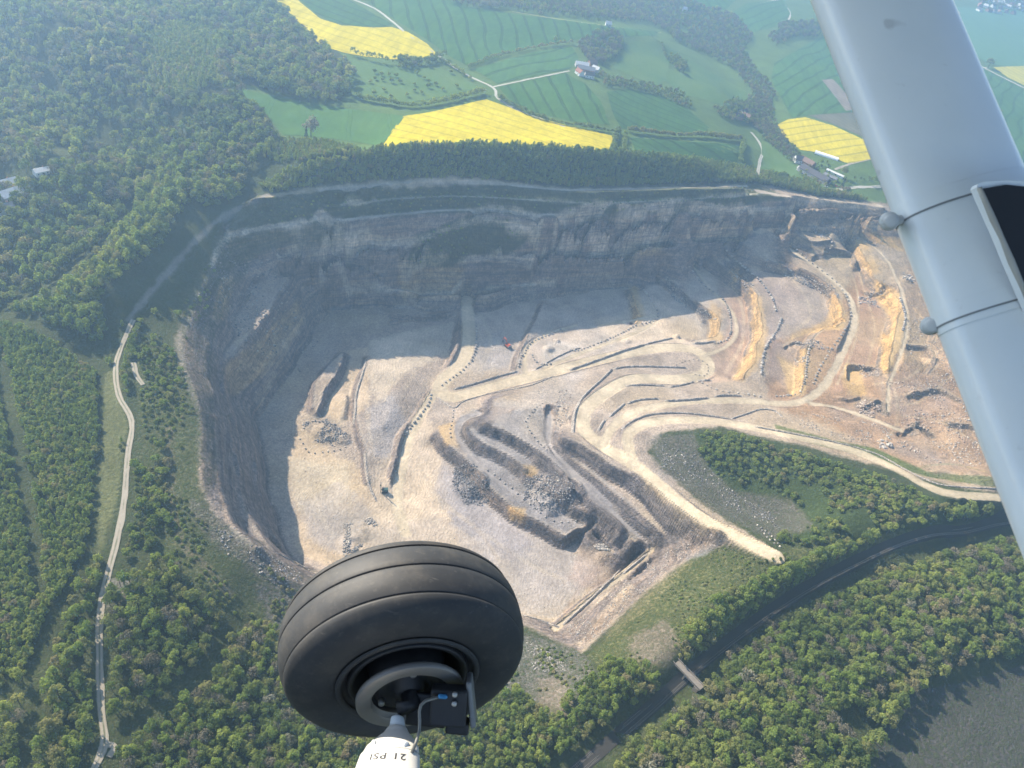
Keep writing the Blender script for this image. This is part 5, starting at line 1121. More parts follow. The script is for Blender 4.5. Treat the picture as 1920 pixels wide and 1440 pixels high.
# ------------------------------------------------------------------ mesh helpers
def obj(name, V, F, mat, parent=None, smooth=False):
    me = bpy.data.meshes.new(name); me.from_pydata([tuple(v) for v in V], [], [tuple(f) for f in F]); me.update()
    if smooth:
        for p_ in me.polygons: p_.use_smooth = True
    me.materials.append(mat); o = bpy.data.objects.new(name, me); COL.objects.link(o)
    if parent: o.parent = parent
    return o
def empty(name, loc, rz=0.0, s=1.0):
    o = bpy.data.objects.new(name, None); COL.objects.link(o); o.location = loc; o.rotation_euler.z = rz; o.scale = (s, s, s); return o
def box(V, F, c, d, rz=0.0, ry=0.0, taper=1.0):
    """box of size d centred at c, tilted ry about y then rz about z"""
    b = len(V)
    for sx, sy, sz in ((-1, -1, -1), (1, -1, -1), (1, 1, -1), (-1, 1, -1), (-1, -1, 1), (1, -1, 1), (1, 1, 1), (-1, 1, 1)):
        k = taper if sz > 0 else 1
        x, y, z = sx * d[0] / 2 * k, sy * d[1] / 2 * k, sz * d[2] / 2
        x, z = x * math.cos(ry) + z * math.sin(ry), -x * math.sin(ry) + z * math.cos(ry)
        x, y = x * math.cos(rz) - y * math.sin(rz), x * math.sin(rz) + y * math.cos(rz)
        V.append((c[0] + x, c[1] + y, c[2] + z))
    for f in ((0, 3, 2, 1), (4, 5, 6, 7), (0, 1, 5, 4), (1, 2, 6, 5), (2, 3, 7, 6), (3, 0, 4, 7)): F.append(tuple(b + i for i in f))
def bobj(name, boxes, mat, parent=None):
    V = []; F = []
    for b in boxes: box(V, F, *b)
    return obj(name, V, F, mat, parent)
def tube_mesh(V, F, pts, r, n=8, cap=True):
    pts = [Vector(p) for p in pts]; rr = r if isinstance(r, (list, tuple)) else [r] * len(pts); b = len(V)
    for i, p in enumerate(pts):
        d = (pts[min(i + 1, len(pts) - 1)] - pts[max(i - 1, 0)]).normalized()
        a = d.cross(Vector((.31, .17, .94))).normalized(); c = d.cross(a)
        for q in range(n): V.append(tuple(p + (a * math.cos(q * 2 * PI / n) + c * math.sin(q * 2 * PI / n)) * rr[i]))
    for i in range(len(pts) - 1):
        for q in range(n): F.append((b + i * n + q, b + i * n + (q + 1) % n, b + (i + 1) * n + (q + 1) % n, b + (i + 1) * n + q))
    if cap: F.append(tuple(b + q for q in range(n))[::-1]); F.append(tuple(b + (len(pts) - 1) * n + q for q in range(n)))

# ------------------------------------------------------------------ boulders, berms, rubble
def rock_mesh(name, seed, sub=1, mat=None, flat_=.8):
    bm = bmesh.new(); bmesh.ops.create_icosphere(bm, subdivisions=sub + 1 if sub > 1 else 2, radius=1)
    r = random.Random(seed)
    cuts = [(Vector((r.uniform(-1, 1), r.uniform(-1, 1), r.uniform(-1, 1))).normalized(), r.uniform(.55, .85)) for _ in range(9)]
    for v in bm.verts:
        for n, d in cuts:
            e = v.co.dot(n) - d
            if e > 0: v.co -= n * e * .92
        v.co += Vector((r.uniform(-1, 1), r.uniform(-1, 1), r.uniform(-1, 1))) * .04
        v.co.z *= flat_
    me = bpy.data.meshes.new(name); bm.to_mesh(me); bm.free(); me.materials.append(mat); return me
def stone_material(name, stops):
    s = NT(name); oi = s.n('ShaderNodeObjectInfo'); tc = s.n('ShaderNodeTexCoord').outputs['Object']
    nz = s.noise(tc, 1.6, 4, .7); c = s.ramp(oi.outputs['Random'], stops); k = s.mr(nz, .25, .75, .7, 1.3)
    return s.out(s.mix(1.0, c, s.n('ShaderNodeCombineColor', {0: k, 1: k, 2: k}).outputs[0], 'MULTIPLY'), .95, nz, .5, .2, .05)
STONE = stone_material('boulder_stone', [(0, (.20, .18, .165)), (.5, (.30, .27, .24)), (.8, (.38, .33, .28)), (1, (.46, .41, .34))])
STONE2 = stone_material('brown_stone', [(0, (.22, .155, .12)), (.5, (.34, .26, .20)), (1, (.50, .42, .34))])
DSTONE = stone_material('dark_stone', [(0, (.09, .085, .09)), (.6, (.17, .16, .16)), (1, (.30, .28, .27))])
RM = [rock_mesh('boulder', 100 + q, 1, STONE, .75) for q in range(5)]
ROWS = [
 ([(893, 607), (894, 630), (892, 652), (882, 678), (862, 698), (842, 712), (826, 724)], 5.2, 1.0, 'along the road coming down to the lower hairpin'),
 ([(808, 740), (804, 755), (794, 770), (782, 786), (770, 800), (758, 818)], 4.4, 1.1, 'in the tight row beside the ramp below the lower hairpin'),
 ([(1204, 540), (1217, 558), (1229, 576), (1234, 592), (1226, 602), (1200, 608)], 5.4, 1.0, 'along the edge of the middle terrace spur'),
 ([(1192, 610), (1170, 622), (1150, 632), (1128, 641), (1105, 650), (1084, 658), (1062, 655)], 4.6, 1.0, 'in the row between the middle terrace and the main haul road'),
 ([(1050, 618), (1030, 628), (1012, 634), (1000, 640), (990, 648), (984, 662), (976, 672), (972, 690)], 4.6, 1.0, 'in the row curving round the light spoil heap'),
 ([(998, 666), (1002, 676), (1012, 682), (1022, 684), (1034, 682)], 4.4, .9, 'in the short arc below the light spoil heap'),
 ([(1292, 500), (1304, 516), (1320, 536), (1338, 548), (1356, 562), (1364, 578), (1370, 600), (1370, 622), (1364, 636), (1350, 642), (1335, 645)], 4.8, 1.1, 'along the rim of the terrace above the main hairpin'),
 ([(1362, 470), (1382, 492), (1402, 508), (1424, 526), (1440, 548), (1450, 564), (1454, 585)], 4.6, 1.3, 'in the long curved row on the upper middle terrace'),
 ([(1464, 598), (1458, 618), (1448, 632), (1438, 648), (1432, 664), (1428, 684), (1426, 704)], 4.4, 1.3, 'in the thick row down the right side of the golden face'),
 ([(1470, 450), (1500, 475), (1530, 500), (1560, 522), (1580, 545), (1592, 570), (1594, 600), (1580, 625), (1562, 650), (1545, 675), (1532, 700), (1525, 722)], 7.4, 1.1, 'along the curved road below the wing strut bolts'),
 ([(1518, 650), (1512, 680), (1510, 705), (1500, 735), (1480, 742), (1450, 744)], 4.6, 1.0, 'along the foot of the curved road near its junction'),
 ([(1425, 744), (1390, 738), (1360, 735), (1335, 728), (1312, 716)], 5.4, .9, 'in the row closing off the level above the second road'),
 ([(1688, 560), (1694, 580), (1697, 600), (1692, 620)], 4.4, 1.2, 'in the short row beside the rightmost road'),
 ([(1550, 430), (1556, 445), (1560, 462), (1545, 478)], 5.5, 1.0, 'at the rim of the topmost terrace pocket'),
 ([(914, 882), (930, 892), (945, 906), (960, 916), (972, 928), (984, 938), (1000, 950), (1018, 966), (1036, 976), (1060, 980), (1090, 976)], 6.2, 1.1, 'on the second rock bench in the middle of the pit'),
 ([(556, 815), (566, 828), (576, 846), (590, 850), (608, 848), (622, 846), (640, 842), (652, 836)], 5.0, .9, 'in the arc below the dark rubble tongue at the left'),
 ([(985, 790), (1000, 768), (1018, 756)], 4.2, .9, 'beside the path above the dark rock ridges'), ([(988, 800), (996, 812), (1010, 830), (1030, 848)], 4.2, 1.0, 'at the head of the uppermost dark rock ridge'),
 ([(850, 770), (848, 790), (844, 808), (846, 825)], 4.6, 1.0, 'at the left end of the dark rock ridges'), ([(1085, 678), (1105, 668), (1130, 662), (1150, 668), (1156, 680), (1150, 692), (1130, 690)], 5.0, .9, 'round the island inside the main hairpin'),
 ([(1420, 985), (1440, 1000), (1452, 1012), (1462, 1026), (1440, 1010), (1425, 990)], 4.0, 1.0, 'at the lower end of the main haul road'),
]
nb = 0; EXTRA = []
ORD = 'first second third fourth fifth sixth seventh eighth ninth tenth eleventh twelfth thirteenth fourteenth fifteenth sixteenth seventeenth eighteenth nineteenth twentieth'.split()
ORD += ['twenty-' + o for o in ORD[:9]] + ['thirtieth'] + ['thirty-' + o for o in ORD[:9]] + ['fortieth'] + ['forty-' + o for o in ORD[:9]] + ['fiftieth']
for pts, gap, s, where in ROWS:
    off = {'main hairpin': 0}
    if 'island' in where: pts = [(x + 172, y + 12) for x, y in pts]
    S = smooth_pts(pts, [0] * len(pts), 4); wx, wy, _ = hit(S[:, 0], S[:, 1]); x, y, _ = densify(wx, wy, np.zeros(len(wx)), .4)
    L_ = len(x); k = 0.0; no = 0
    while k < L_:
        i = int(k); k += gap / .4 * random.uniform(.85, 1.2)
        nb += 1; no += 1
        if nb > 300:
            EXTRA.append((x[i], y[i], float(hfun(x[i], y[i])) + .4, s, k, nb % 2)); continue
        o = bpy.data.objects.new('boulder', RM[nb % 5]); COL.objects.link(o); q = s * random.uniform(1.05, 1.7)
        bx, by = x[i] + random.uniform(-.4, .4), y[i] + random.uniform(-.4, .4)
        o.location = (bx, by, float(hfun(bx, by)) + q * .45); o.rotation_euler = (random.uniform(-.3, .3), random.uniform(-.3, .3), random.uniform(0, 6)); o.scale = (q * 1.15, q, q)
        tag(o, ORD[min(no, 50) - 1] + ' grey-brown boulder ' + where, 'boulder', 'boulders ' + where)
print('boulders', nb)
def berm_material():
    s = NT('berm'); pos = s.n('ShaderNodeNewGeometry').outputs['Position']
    vo = s.n('ShaderNodeTexVoronoi', {'Vector': pos, 'Scale': 1.1}); st = s.n('ShaderNodeSeparateColor', {0: vo.outputs['Color']}).outputs[0]
    c = s.ramp(st, [(0, (.17, .15, .14)), (.5, (.28, .245, .21)), (1, (.42, .36, .30))])
    n2 = s.noise(pos, .8, 4, .7); k = s.mr(n2, .25, .75, .75, 1.25); c = s.mix(1.0, c, s.n('ShaderNodeCombineColor', {0: k, 1: k, 2: k}).outputs[0], 'MULTIPLY')
    return s.out(c, .95, s.math('SUBTRACT', n2, vo.outputs['Distance']), .7, .6, .05)
BERM = berm_material()
def berm(pts, label, wd=3.4, h=1.7):
    S = smooth_pts(pts, [0] * len(pts), 4); wx, wy, _ = hit(S[:, 0], S[:, 1]); x, y, _ = densify(wx, wy, np.zeros(len(wx)), .9)
    tx = np.gradient(x); ty = np.gradient(y); tl = np.hypot(tx, ty) + 1e-6; nx = -ty / tl; ny = tx / tl; n = len(x)
    e = np.clip(np.minimum(np.arange(n), np.arange(n)[::-1]) / 4, .15, 1)
    rows = []
    for t in (-1, -.7, -.35, 0, .35, .7, 1):
        o_ = t * wd / 2 * (1 + .18 * vnoise(x, y, 3, int(t * 5) + 9)); vx = x + nx * o_; vy = y + ny * o_
        hh = h * (1 - abs(t) ** 1.6) * e * (1 + .22 * vnoise(vx, vy, 1.7, 5) + .15 * vnoise(x, y, 11, 5)) - (.5 if abs(t) == 1 else 0)
        rows.append(np.stack([vx, vy, hfun(vx, vy) + hh], -1))
    c = np.array([x.mean(), y.mean(), float(hfun(x.mean(), y.mean()))])
    V = (np.stack(rows, 1).reshape(-1, 3) - c).tolist(); F = []
    for i in range(n - 1):
        for q in range(6): a = i * 7 + q; F.append((a, a + 7, a + 8, a + 1))
    o = obj('rubble_berm', V, F, BERM); o.location = c
    if sum(p_.normal.z for p_ in o.data.polygons) < 0: o.data.flip_normals()
    tag(o, label, 'berm', 'safety berms along the haul roads'); return o
berm([(850, 730), (875, 724), (905, 715), (935, 706), (972, 696)], 'rubble berm along the inside of the lower hairpin')
berm([(1068, 694), (1120, 676), (1170, 658), (1215, 645), (1262, 634)], 'rubble berm on the upper side of the main haul road')
berm([(1298, 644), (1318, 644), (1342, 640)], 'short thick berm right of the grey heap on the main haul road', 3.6, 2.0)
berm([(1002, 694), (1040, 672), (1070, 658), (1090, 652)], 'narrow berm beside the light spoil heap', 2.6, 1.4)
berm([(1150, 692), (1180, 688), (1230, 688), (1288, 690)], 'dark berm round the inside of the main hairpin', 3.4, 1.8)
berm([(1148, 692), (1128, 712), (1100, 738), (1082, 762), (1075, 790), (1074, 812)], 'long dark berm on the outer left curve of the main haul road', 3.6, 2.0)
berm([(1172, 724), (1205, 722), (1248, 724)], 'left straight berm on the level above the second road')
berm([(1254, 726), (1280, 722), (1302, 716)], 'middle berm on the level above the second road'); berm([(1308, 714), (1335, 714)], 'short dark berm at the right end of the hairpin level', 3.4, 2.0)
berm([(1176, 757), (1200, 750), (1236, 748)], 'left berm along the upper edge of the second road'); berm([(1244, 752), (1290, 750), (1330, 746)], 'middle berm along the upper edge of the second road'); berm([(1338, 744), (1362, 742), (1392, 743)], 'right berm along the upper edge of the second road', 3.4, 2.0)
berm([(1172, 756), (1158, 768), (1142, 782)], 'slanting berm where the second road bends down'); berm([(1136, 786), (1128, 796), (1122, 808)], 'short berm at the foot of the slanting berm')
berm([(1165, 805), (1190, 788), (1225, 777), (1280, 775), (1330, 780), (1370, 786)], 'long curved berm above the lowest haul road', 3.0, 1.6)
berm([(1370, 786), (1400, 776), (1425, 768), (1450, 770), (1468, 782)], 'winding stone berm right of the lowest haul road', 2.6, 1.3)
berm([(1415, 800), (1480, 812), (1560, 828), (1640, 850), (1700, 882), (1760, 908), (1830, 915), (1880, 917)], 'long low berm above the lowest haul road to the strut', 2.4, 1.1)
berm([(1056, 1172), (1080, 1150), (1110, 1122), (1140, 1092), (1165, 1068)], 'straight berm on the near edge of the pit floor', 2.6, 1.4); berm([(1168, 1076), (1190, 1058), (1212, 1040)], 'short berm at the top of the near ramp', 2.4, 1.2)
berm([(980, 1153), (1010, 1162), (1048, 1176)], 'low berm on the pit floor edge behind the wheel', 2.2, 1.2); berm([(518, 1036), (548, 1052), (575, 1066), (604, 1080)], 'narrow berm along the ramp left of the wheel', 1.8, 1.1)
berm([(686, 676), (680, 700), (668, 740), (666, 770), (662, 796)], 'broken rubble berm on the left pit level', 3.0, 1.3); berm([(684, 850), (686, 880), (692, 910), (706, 940)], 'low rubble ridge left of the drill rig', 2.6, .9)
berm([(820, 745), (850, 765), (870, 752), (920, 738), (990, 724), (1040, 705)], 'thin berm under the main haul road above the ridges', 2.0, .9)
# rubble: stones nobody could count
RUB = list(EXTRA)
SR = [bpy.data.objects.new('stone_%d' % q, rock_mesh('stone', 200 + q, 1, (STONE, DSTONE, STONE2)[q // 2], .8)) for q in range(6)]
def rubble(poly, n, lo, hi, kinds):
    hx, hy, hz = hit([p[0] for p in poly], [p[1] for p in poly])
    c = 0; t = 0
    while c < n and t < 40:
        t += 1
        a = rng.uniform(hx.min(), hx.max(), n); b = rng.uniform(hy.min(), hy.max(), n); z = hfun(a, b); u_, v_ = proj(a, b, z)
        m = inpoly(u_ + 4 * vnoise(a, b, 6, 2), v_ + 4 * vnoise(a, b, 6, 3), poly) & (vnoise(a, b, 14, 4) > -.3)
        for i in np.where(m)[0][:n - c]:
            q = lo + (hi - lo) * rng.random() ** 2.5
            RUB.append((a[i], b[i], z[i] + q * .2, q, rng.uniform(0, 6.28), int(rng.choice(kinds)))); c += 1
rubble([(850, 862), (880, 862), (905, 892), (926, 935), (905, 950), (870, 945), (850, 910)], 700, .3, 1.1, [2, 3])
rubble([(985, 895), (1040, 885), (1080, 915), (1090, 940), (1060, 962), (1010, 956), (985, 935)], 900, .3, 1.1, [0, 1, 2, 3, 3])
rubble([(1108, 1025), (1130, 1018), (1145, 1035), (1140, 1050), (1112, 1046)], 160, .5, 1.3, [0, 1]); rubble([(568, 790), (610, 785), (650, 812), (650, 838), (600, 830), (566, 805)], 500, .3, 1.1, [0, 2, 3])
rubble([(645, 985), (700, 970), (710, 985), (670, 1030), (645, 1050)], 420, .3, 1.1, [0, 1]); rubble([(1490, 635), (1540, 640), (1560, 660), (1500, 690), (1480, 665)], 260, .4, 1.3, [2, 0]); rubble([(1600, 680), (1650, 690), (1650, 710), (1605, 705)], 160, .4, 1.2, [4, 5])
rubble([(1580, 740), (1620, 750), (1650, 760), (1640, 780), (1590, 775)], 260, .5, 1.6, [4, 5]); rubble([(1660, 720), (1780, 700), (1850, 760), (1870, 870), (1780, 880), (1680, 840), (1690, 780)], 1600, .35, 1.2, [4, 5, 5, 0]); rubble([(1700, 560), (1780, 620), (1800, 700), (1720, 700), (1700, 640)], 500, .35, 1.2, [4, 5, 0])
rubble([(1500, 770), (1640, 795), (1680, 815), (1600, 830), (1500, 800)], 420, .3, 1.0, [0, 1, 5]); rubble([(1645, 815), (1670, 815), (1672, 842), (1648, 840)], 60, .8, 2.0, [0, 1]); rubble([(1690, 505), (1722, 515), (1726, 535), (1695, 530)], 60, .8, 2.0, [0, 1])
rubble([(1440, 486), (1560, 535), (1580, 560), (1560, 560), (1500, 530), (1430, 500)], 420, .4, 1.4, [0, 2, 3]); rubble([(1240, 515), (1290, 550), (1345, 600), (1330, 600), (1260, 560)], 420, .4, 1.4, [0, 1, 2]); rubble([(1360, 500), (1416, 530), (1400, 545), (1370, 525)], 200, .4, 1.4, [0, 2])
rubble([(1520, 425), (1600, 425), (1610, 450), (1540, 450)], 300, .4, 1.5, [0, 2, 4]); rubble([(1640, 540), (1680, 555), (1670, 580), (1610, 570), (1610, 555)], 240, .4, 1.4, [4, 2, 0])
rubble([(400, 990), (470, 1010), (560, 1075), (590, 1110), (520, 1100), (430, 1040)], 420, .25, .9, [0, 2, 3]); rubble([(1060, 1180), (1200, 1065), (1290, 1010), (1290, 1040), (1180, 1130), (1090, 1222)], 700, .25, .9, [0, 1, 5]); rubble([(1215, 825), (1300, 850), (1400, 940), (1500, 985), (1480, 1000), (1340, 940), (1240, 880)], 700, .25, .9, [2, 3, 0])
rubble([(430, 480), (480, 470), (560, 560), (600, 640), (560, 700), (440, 640), (400, 560)], 500, .4, 1.5, [0, 2]); rubble([(340, 600), (420, 460), (450, 470), (380, 620)], 220, .3, 1.1, [2, 3])
rubble([(960, 1000), (1020, 690), (1080, 690), (1000, 760)], 200, .25, .7, [0, 1]); rubble([(1045, 720), (1075, 740), (1062, 815), (1040, 800)], 300, .3, 1.1, [0, 1, 5])
rubble([(985, 1200), (1060, 1240), (1080, 1260), (1000, 1260)], 250, .25, .8, [0, 1]); rubble([(640, 960), (1160, 1060), (1050, 1165), (600, 1060), (540, 900), (560, 830)], 500, .15, .5, [0, 1]); rubble([(870, 600), (1340, 560), (1300, 640), (900, 700)], 500, .15, .55, [0, 1]); rubble([(1440, 560), (1660, 560), (1640, 740), (1440, 740)], 600, .2, .6, [0, 4, 5])
scatter('rubble', RUB, SR)

# ------------------------------------------------------------------ railway in its cutting, with a bridge
BALL = simple('ballast', (.042, .038, .034), .95, .3, 2.0, .05, bump=.6); RAILM = simple('rail_steel', (.22, .2, .18), .4, .15, 2, .5, .7); SLP = simple('sleeper_concrete', (.13, .12, .11), .9, .2, 1, .1); CONC = simple('concrete', (.40, .36, .31), .9, .2, .8, .1, bump=.4)
ribbon('railway_bed', None, 8.0, BALL, .25, world=(RX, RY), step=4.0, edge=.08)
dx_, dy_, _ = densify(RX, RY, np.zeros(len(RX)), 3.0); tx = np.gradient(dx_); ty = np.gradient(dy_); tl = np.hypot(tx, ty); nx_ = -ty / tl; ny_ = tx / tl; hz_ = hfun(dx_, dy_)
hz_ = np.convolve(np.pad(hz_, 6, 'edge'), np.ones(13) / 13, 'valid') + .45
for ti, (off, lb) in enumerate(((-2.2, 'railway track on the quarry side of the cutting'), (2.2, 'railway track on the wood side of the cutting'))):
    cx, cy, cz = dx_.mean(), dy_.mean(), hz_.mean(); t = empty('railway_track', (cx, cy, cz)); tag(t, lb, 'track', 'railway tracks in the cutting')
    for s_ in (-.75, .75):
        V = []; F = []; tube_mesh(V, F, [(a + n1 * (off + s_) - cx, b + n2 * (off + s_) - cy, c + .15 - cz) for a, b, c, n1, n2 in zip(dx_, dy_, hz_, nx_, ny_)], .11, 4); obj('rail', V, F, RAILM, t)
    V = []; F = []; ex, ey, ez = densify(dx_ + nx_ * off, dy_ + ny_ * off, hz_, .9)
    gx_ = np.gradient(ex); gy_ = np.gradient(ey)
    for i in range(0, len(ex)): box(V, F, (ex[i] - cx, ey[i] - cy, ez[i] - cz - .02), (.3, 2.6, .2), math.atan2(gy_[i], gx_[i]))
    tag(obj('sleeper_bed', V, F, SLP, t), kind='stuff')
bc = P(1292, 1284); k_ = int(np.argmin(np.hypot(dx_ - bc.x, dy_ - bc.y))); br = math.atan2(ny_[k_], nx_[k_]); bz = hz_[k_] + 6.2
t = empty('road_bridge', (dx_[k_], dy_[k_], hz_[k_] - .3), br); tag(t, 'pale concrete road bridge crossing the railway cutting', 'bridge')
CONC = simple('bridge_concrete', (.20, .175, .15), .9, .25, .8, .1, bump=.4); bobj('deck', [((0, 0, 6.2), (26, 5.0, .8))], CONC, t)
for s_ in (-1, 1): bobj('parapet', [((0, s_ * 2.35, 7.15), (26, .3, 1.1))], CONC, t); bobj('abutment', [((s_ * 10.5, 0, 2.8), (3.5, 5.6, 6.0))], CONC, t)
bobj('pier', [((0, 0, 2.9), (1.0, 4.2, 5.8))], CONC, t)
# power pole by the track
q = P(226, 1099); t = empty('power_pole', q); tag(t, 'dark wooden power pole on the bare patch right of the gravel track', 'pole'); WOODP = simple('pole_wood', (.06, .05, .045), .9)
V = []; F = []; tube_mesh(V, F, [(0, 0, -.5), (0, 0, 10)], [.22, .15], 8); obj('post', V, F, WOODP, t); bobj('crossarm', [((1.2, -.3, 9.6), (4.2, .22, .25), -.3)], WOODP, t)
for s_ in (-.6, 1.2, 3.0): bobj('insulator', [((s_, -.3 * s_, 9.85), (.14, .14, .3))], SLP, t)

# ------------------------------------------------------------------ buildings
WALLS = {n: simple('wall_' + n, c, .9, .1, .5, .1) for n, c in (('white', (.68, .66, .62)), ('brick', (.30, .17, .12)), ('grey', (.38, .37, .36)), ('timber', (.22, .17, .13)))}
def roof_mat(n, c):
    s = NT('roof_' + n); tc = s.n('ShaderNodeTexCoord').outputs['Object']; w1 = s.n('ShaderNodeTexWave', {'Vector': tc, 'Scale': .9, 'Distortion': .5}, bands_direction='X').outputs[1]; nz = s.noise(tc, .6, 4, .7)
    k = s.math('MULTIPLY', s.mr(w1, 0, 1, .85, 1.1), s.mr(nz, .25, .75, .8, 1.2)); return s.out(s.mix(1.0, (*c, 1), s.n('ShaderNodeCombineColor', {0: k, 1: k, 2: k}).outputs[0], 'MULTIPLY'), .8, w1, .3, .1, .15)
ROOFS = {n: roof_mat(n, c) for n, c in (('dark', (.085, .08, .085)), ('red', (.26, .11, .07)), ('pale', (.55, .54, .52)), ('brown', (.20, .13, .10)), ('grey', (.20, .20, .215)))}
GLASS = simple('window_glass', (.03, .035, .045), .15, .1, 1, .6)
def gable(V, F, l, w_, h, rh, ov=.5, th=.25):
    for s_ in (-1, 1):
        b = len(V); y0, z0 = s_ * (w_ / 2 + ov), h - ov * rh / (w_ / 2)
        for x in (-l / 2 - ov, l / 2 + ov): V += [(x, y0, z0), (x, 0, h + rh), (x, 0, h + rh + th), (x, y0, z0 + th)]
        F += [(b, b + 1, b + 2, b + 3), (b + 4, b + 7, b + 6, b + 5), (b + 3, b + 2, b + 6, b + 7), (b, b + 4, b + 5, b + 1), (b, b + 3, b + 7, b + 4)]
def house(px, py, l, w_, h, rh, rz, wall, roof, label, cat='house', name='farmhouse', wins=3, chim=True, world=None, group=None):
    q = world if world is not None else P(px, py); t = empty(name, q, rz); tag(t, label, cat, group)
    V = []; F = []; box(V, F, (0, 0, h / 2 - .5), (l, w_, h + 1))
    b = len(V)
    for x in (-l / 2 + .01, l / 2 - .01): V += [(x, -w_ / 2, h), (x, w_ / 2, h), (x, 0, h + rh)]
    F += [(b, b + 1, b + 2), (b + 3, b + 5, b + 4)]
    obj('wall', V, F, WALLS[wall], t)
    V = []; F = []; gable(V, F, l, w_, h, rh); rf = obj('roof', V, F, ROOFS[roof], t)
    if chim: c = bobj('chimney', [((l * .22, .8, h + rh), (.9, .9, 1.8))], WALLS['brick'], rf)
    for s_ in (-1, 1):
        for i in range(wins):
            x = -l / 2 + l * (i + .5) / wins; f = bobj('window', [((x, s_ * (w_ / 2 + .03), h * .55), (1.3, .12, 1.5))], WALLS['white'], t); bobj('pane', [((x, s_ * (w_ / 2 + .07), h * .55), (1.05, .08, 1.25))], GLASS, f)
    bobj('door', [((l * .08, -w_ / 2 - .05, 1.1), (1.2, .14, 2.2))], WALLS['timber'], t)
    return t
house(1526, 331, 46, 19, 5, 4, -.72, 'grey', 'dark', 'long dark-roofed barn at the centre of the farmyard', 'barn', 'barn', 6, False)
house(1512, 309, 22, 12, 5, 4.5, -.75, 'brick', 'brown', 'brown-roofed farmhouse up the yard from the long barn', wins=4)
house(1497, 304, 15, 12, 5, 5, .2, 'white', 'dark', 'dark-roofed house at the upper left corner of the farmyard')
house(1500, 320, 9, 7, 3.5, 2.2, -.7, 'white', 'pale', 'small white shed left of the long barn', 'shed', 'shed', 1, False)
house(1556, 334, 20, 7, 3, 2, -.55, 'grey', 'grey', 'low grey shed right of the long barn', 'shed', 'shed', 2, False); house(1545, 341, 14, 7, 3.4, 2.4, -.55, 'timber', 'dark', 'small dark stable below the low grey shed', 'stable', 'stable', 2, False)
house(1565, 327, 26, 6, 2.6, 1.2, -.5, 'white', 'pale', 'long pale lean-to along the farm lane', 'shed', 'shed', 3, False)
for px, py, l, w_, rz, wl, rf, lb in ((1090, 126, 20, 10, .25, 'grey', 'pale', 'pale-roofed barn at the upper left of the farm hamlet'), (1098, 134, 26, 11, .15, 'brick', 'grey', 'grey-roofed barn in the middle of the farm hamlet'), (1086, 140, 12, 9, -.9, 'white', 'red', 'red-roofed house at the left end of the hamlet'),
        (1104, 145, 14, 9, .3, 'white', 'dark', 'dark-roofed house at the foot of the hamlet'), (1110, 122, 13, 9, .6, 'brick', 'brown', 'brown-roofed house under the hamlet trees'), (1116, 134, 11, 8, -.4, 'white', 'pale', 'small pale house at the right edge of the hamlet'),
        (1392, 214, 14, 10, .9, 'white', 'dark', 'dark-roofed house at the upper end of the small valley hamlet'), (1398, 222, 13, 9, -.5, 'white', 'brown', 'brown-roofed house nearest the lane in the valley hamlet'), (1384, 222, 12, 9, .2, 'brick', 'dark', 'left-hand brick house in the small valley hamlet'),
        (1140, 49, 10, 7, .2, 'white', 'pale', 'small white shed at the edge of the valley wood'), (1282, 20, 14, 9, .5, 'white', 'pale', 'white house in the clearing of the valley wood'), (1470, 66, 16, 10, .3, 'grey', 'grey', 'grey farm building under the bare trees left of the strut'), (1490, 62, 12, 8, .1, 'white', 'dark', 'small white farm building left of the strut')):
    house(px, py, l, w_, 4.6, 3.6, rz, wl, rf, lb, wins=2)
house(8, 352, 22, 10, 5, 3, 1.1, 'white', 'pale', 'pale-roofed house at the left picture edge in the trees'); house(22, 372, 20, 13, 6, 4, 1.2, 'white', 'pale', 'larger pale-roofed house below it in the left woods'); house(10, 396, 15, 10, 5, 3, .9, 'white', 'grey', 'lowest house of the group at the left edge'); house(78, 326, 12, 8, 4, 2, 1.0, 'white', 'pale', 'small bright roof hidden deep in the left woods')
hr = random.Random(5)
for i in range(22):
    px = 1838 + (i % 8) * 12 + hr.uniform(-3, 3); py = 2 + (i // 8) * 9 + (i % 8) * 1.3 + hr.uniform(-2, 2)
    house(px, py, hr.uniform(14, 22), hr.uniform(11, 14), 6, 4.5, hr.uniform(0, 3), hr.choice(['white', 'white', 'brick']), hr.choice(['dark', 'red', 'brown', 'pale']), 'small far house in the hazy village beyond the upper right fields', 'house', 'village_house', 0, False, group='houses of the far village')
house(1912, 2, 70, 34, 9, 3, .1, 'white', 'pale', 'big white-roofed hall above the far village', 'hall', 'factory_hall', 0, False)
house(1616, 205, 16, 6, 3, 1.5, .1, 'timber', 'dark', 'low dark hut at the head of the fallow field', 'hut', 'hut', 0, False)
# polytunnel
q0 = P(1527, 287); q1 = P(1571, 300); d_ = q1 - q0; t = empty('polytunnel', (q0 + q1) / 2, math.atan2(d_.y, d_.x)); tag(t, 'long white polytunnel beside the round rapeseed field', 'polytunnel')
lt = d_.length; PLAST = simple('plastic_sheet', (.78, .78, .76), .5, .05, 1, .3); V = []; F = []; na_ = 10
nh = 26
for i in range(nh + 1):
    for a in range(na_ + 1):
        th = PI * a / na_; rr = 4.6 + (.10 if i % 2 else 0); V.append((-lt / 2 + lt * i / nh, -rr * math.cos(th), rr * .85 * math.sin(th)))
for i in range(nh):
    for a in range(na_): b = i * (na_ + 1) + a; F.append((b, b + na_ + 1, b + na_ + 2, b + 1))
obj('cover', V, F, PLAST, t)
for s_ in (0, nh): obj('end_wall', [V[s_ * (na_ + 1) + a] for a in range(na_ + 1)], [tuple(range(na_ + 1))], simple('tunnel_end', (.10, .11, .11), .7), t)
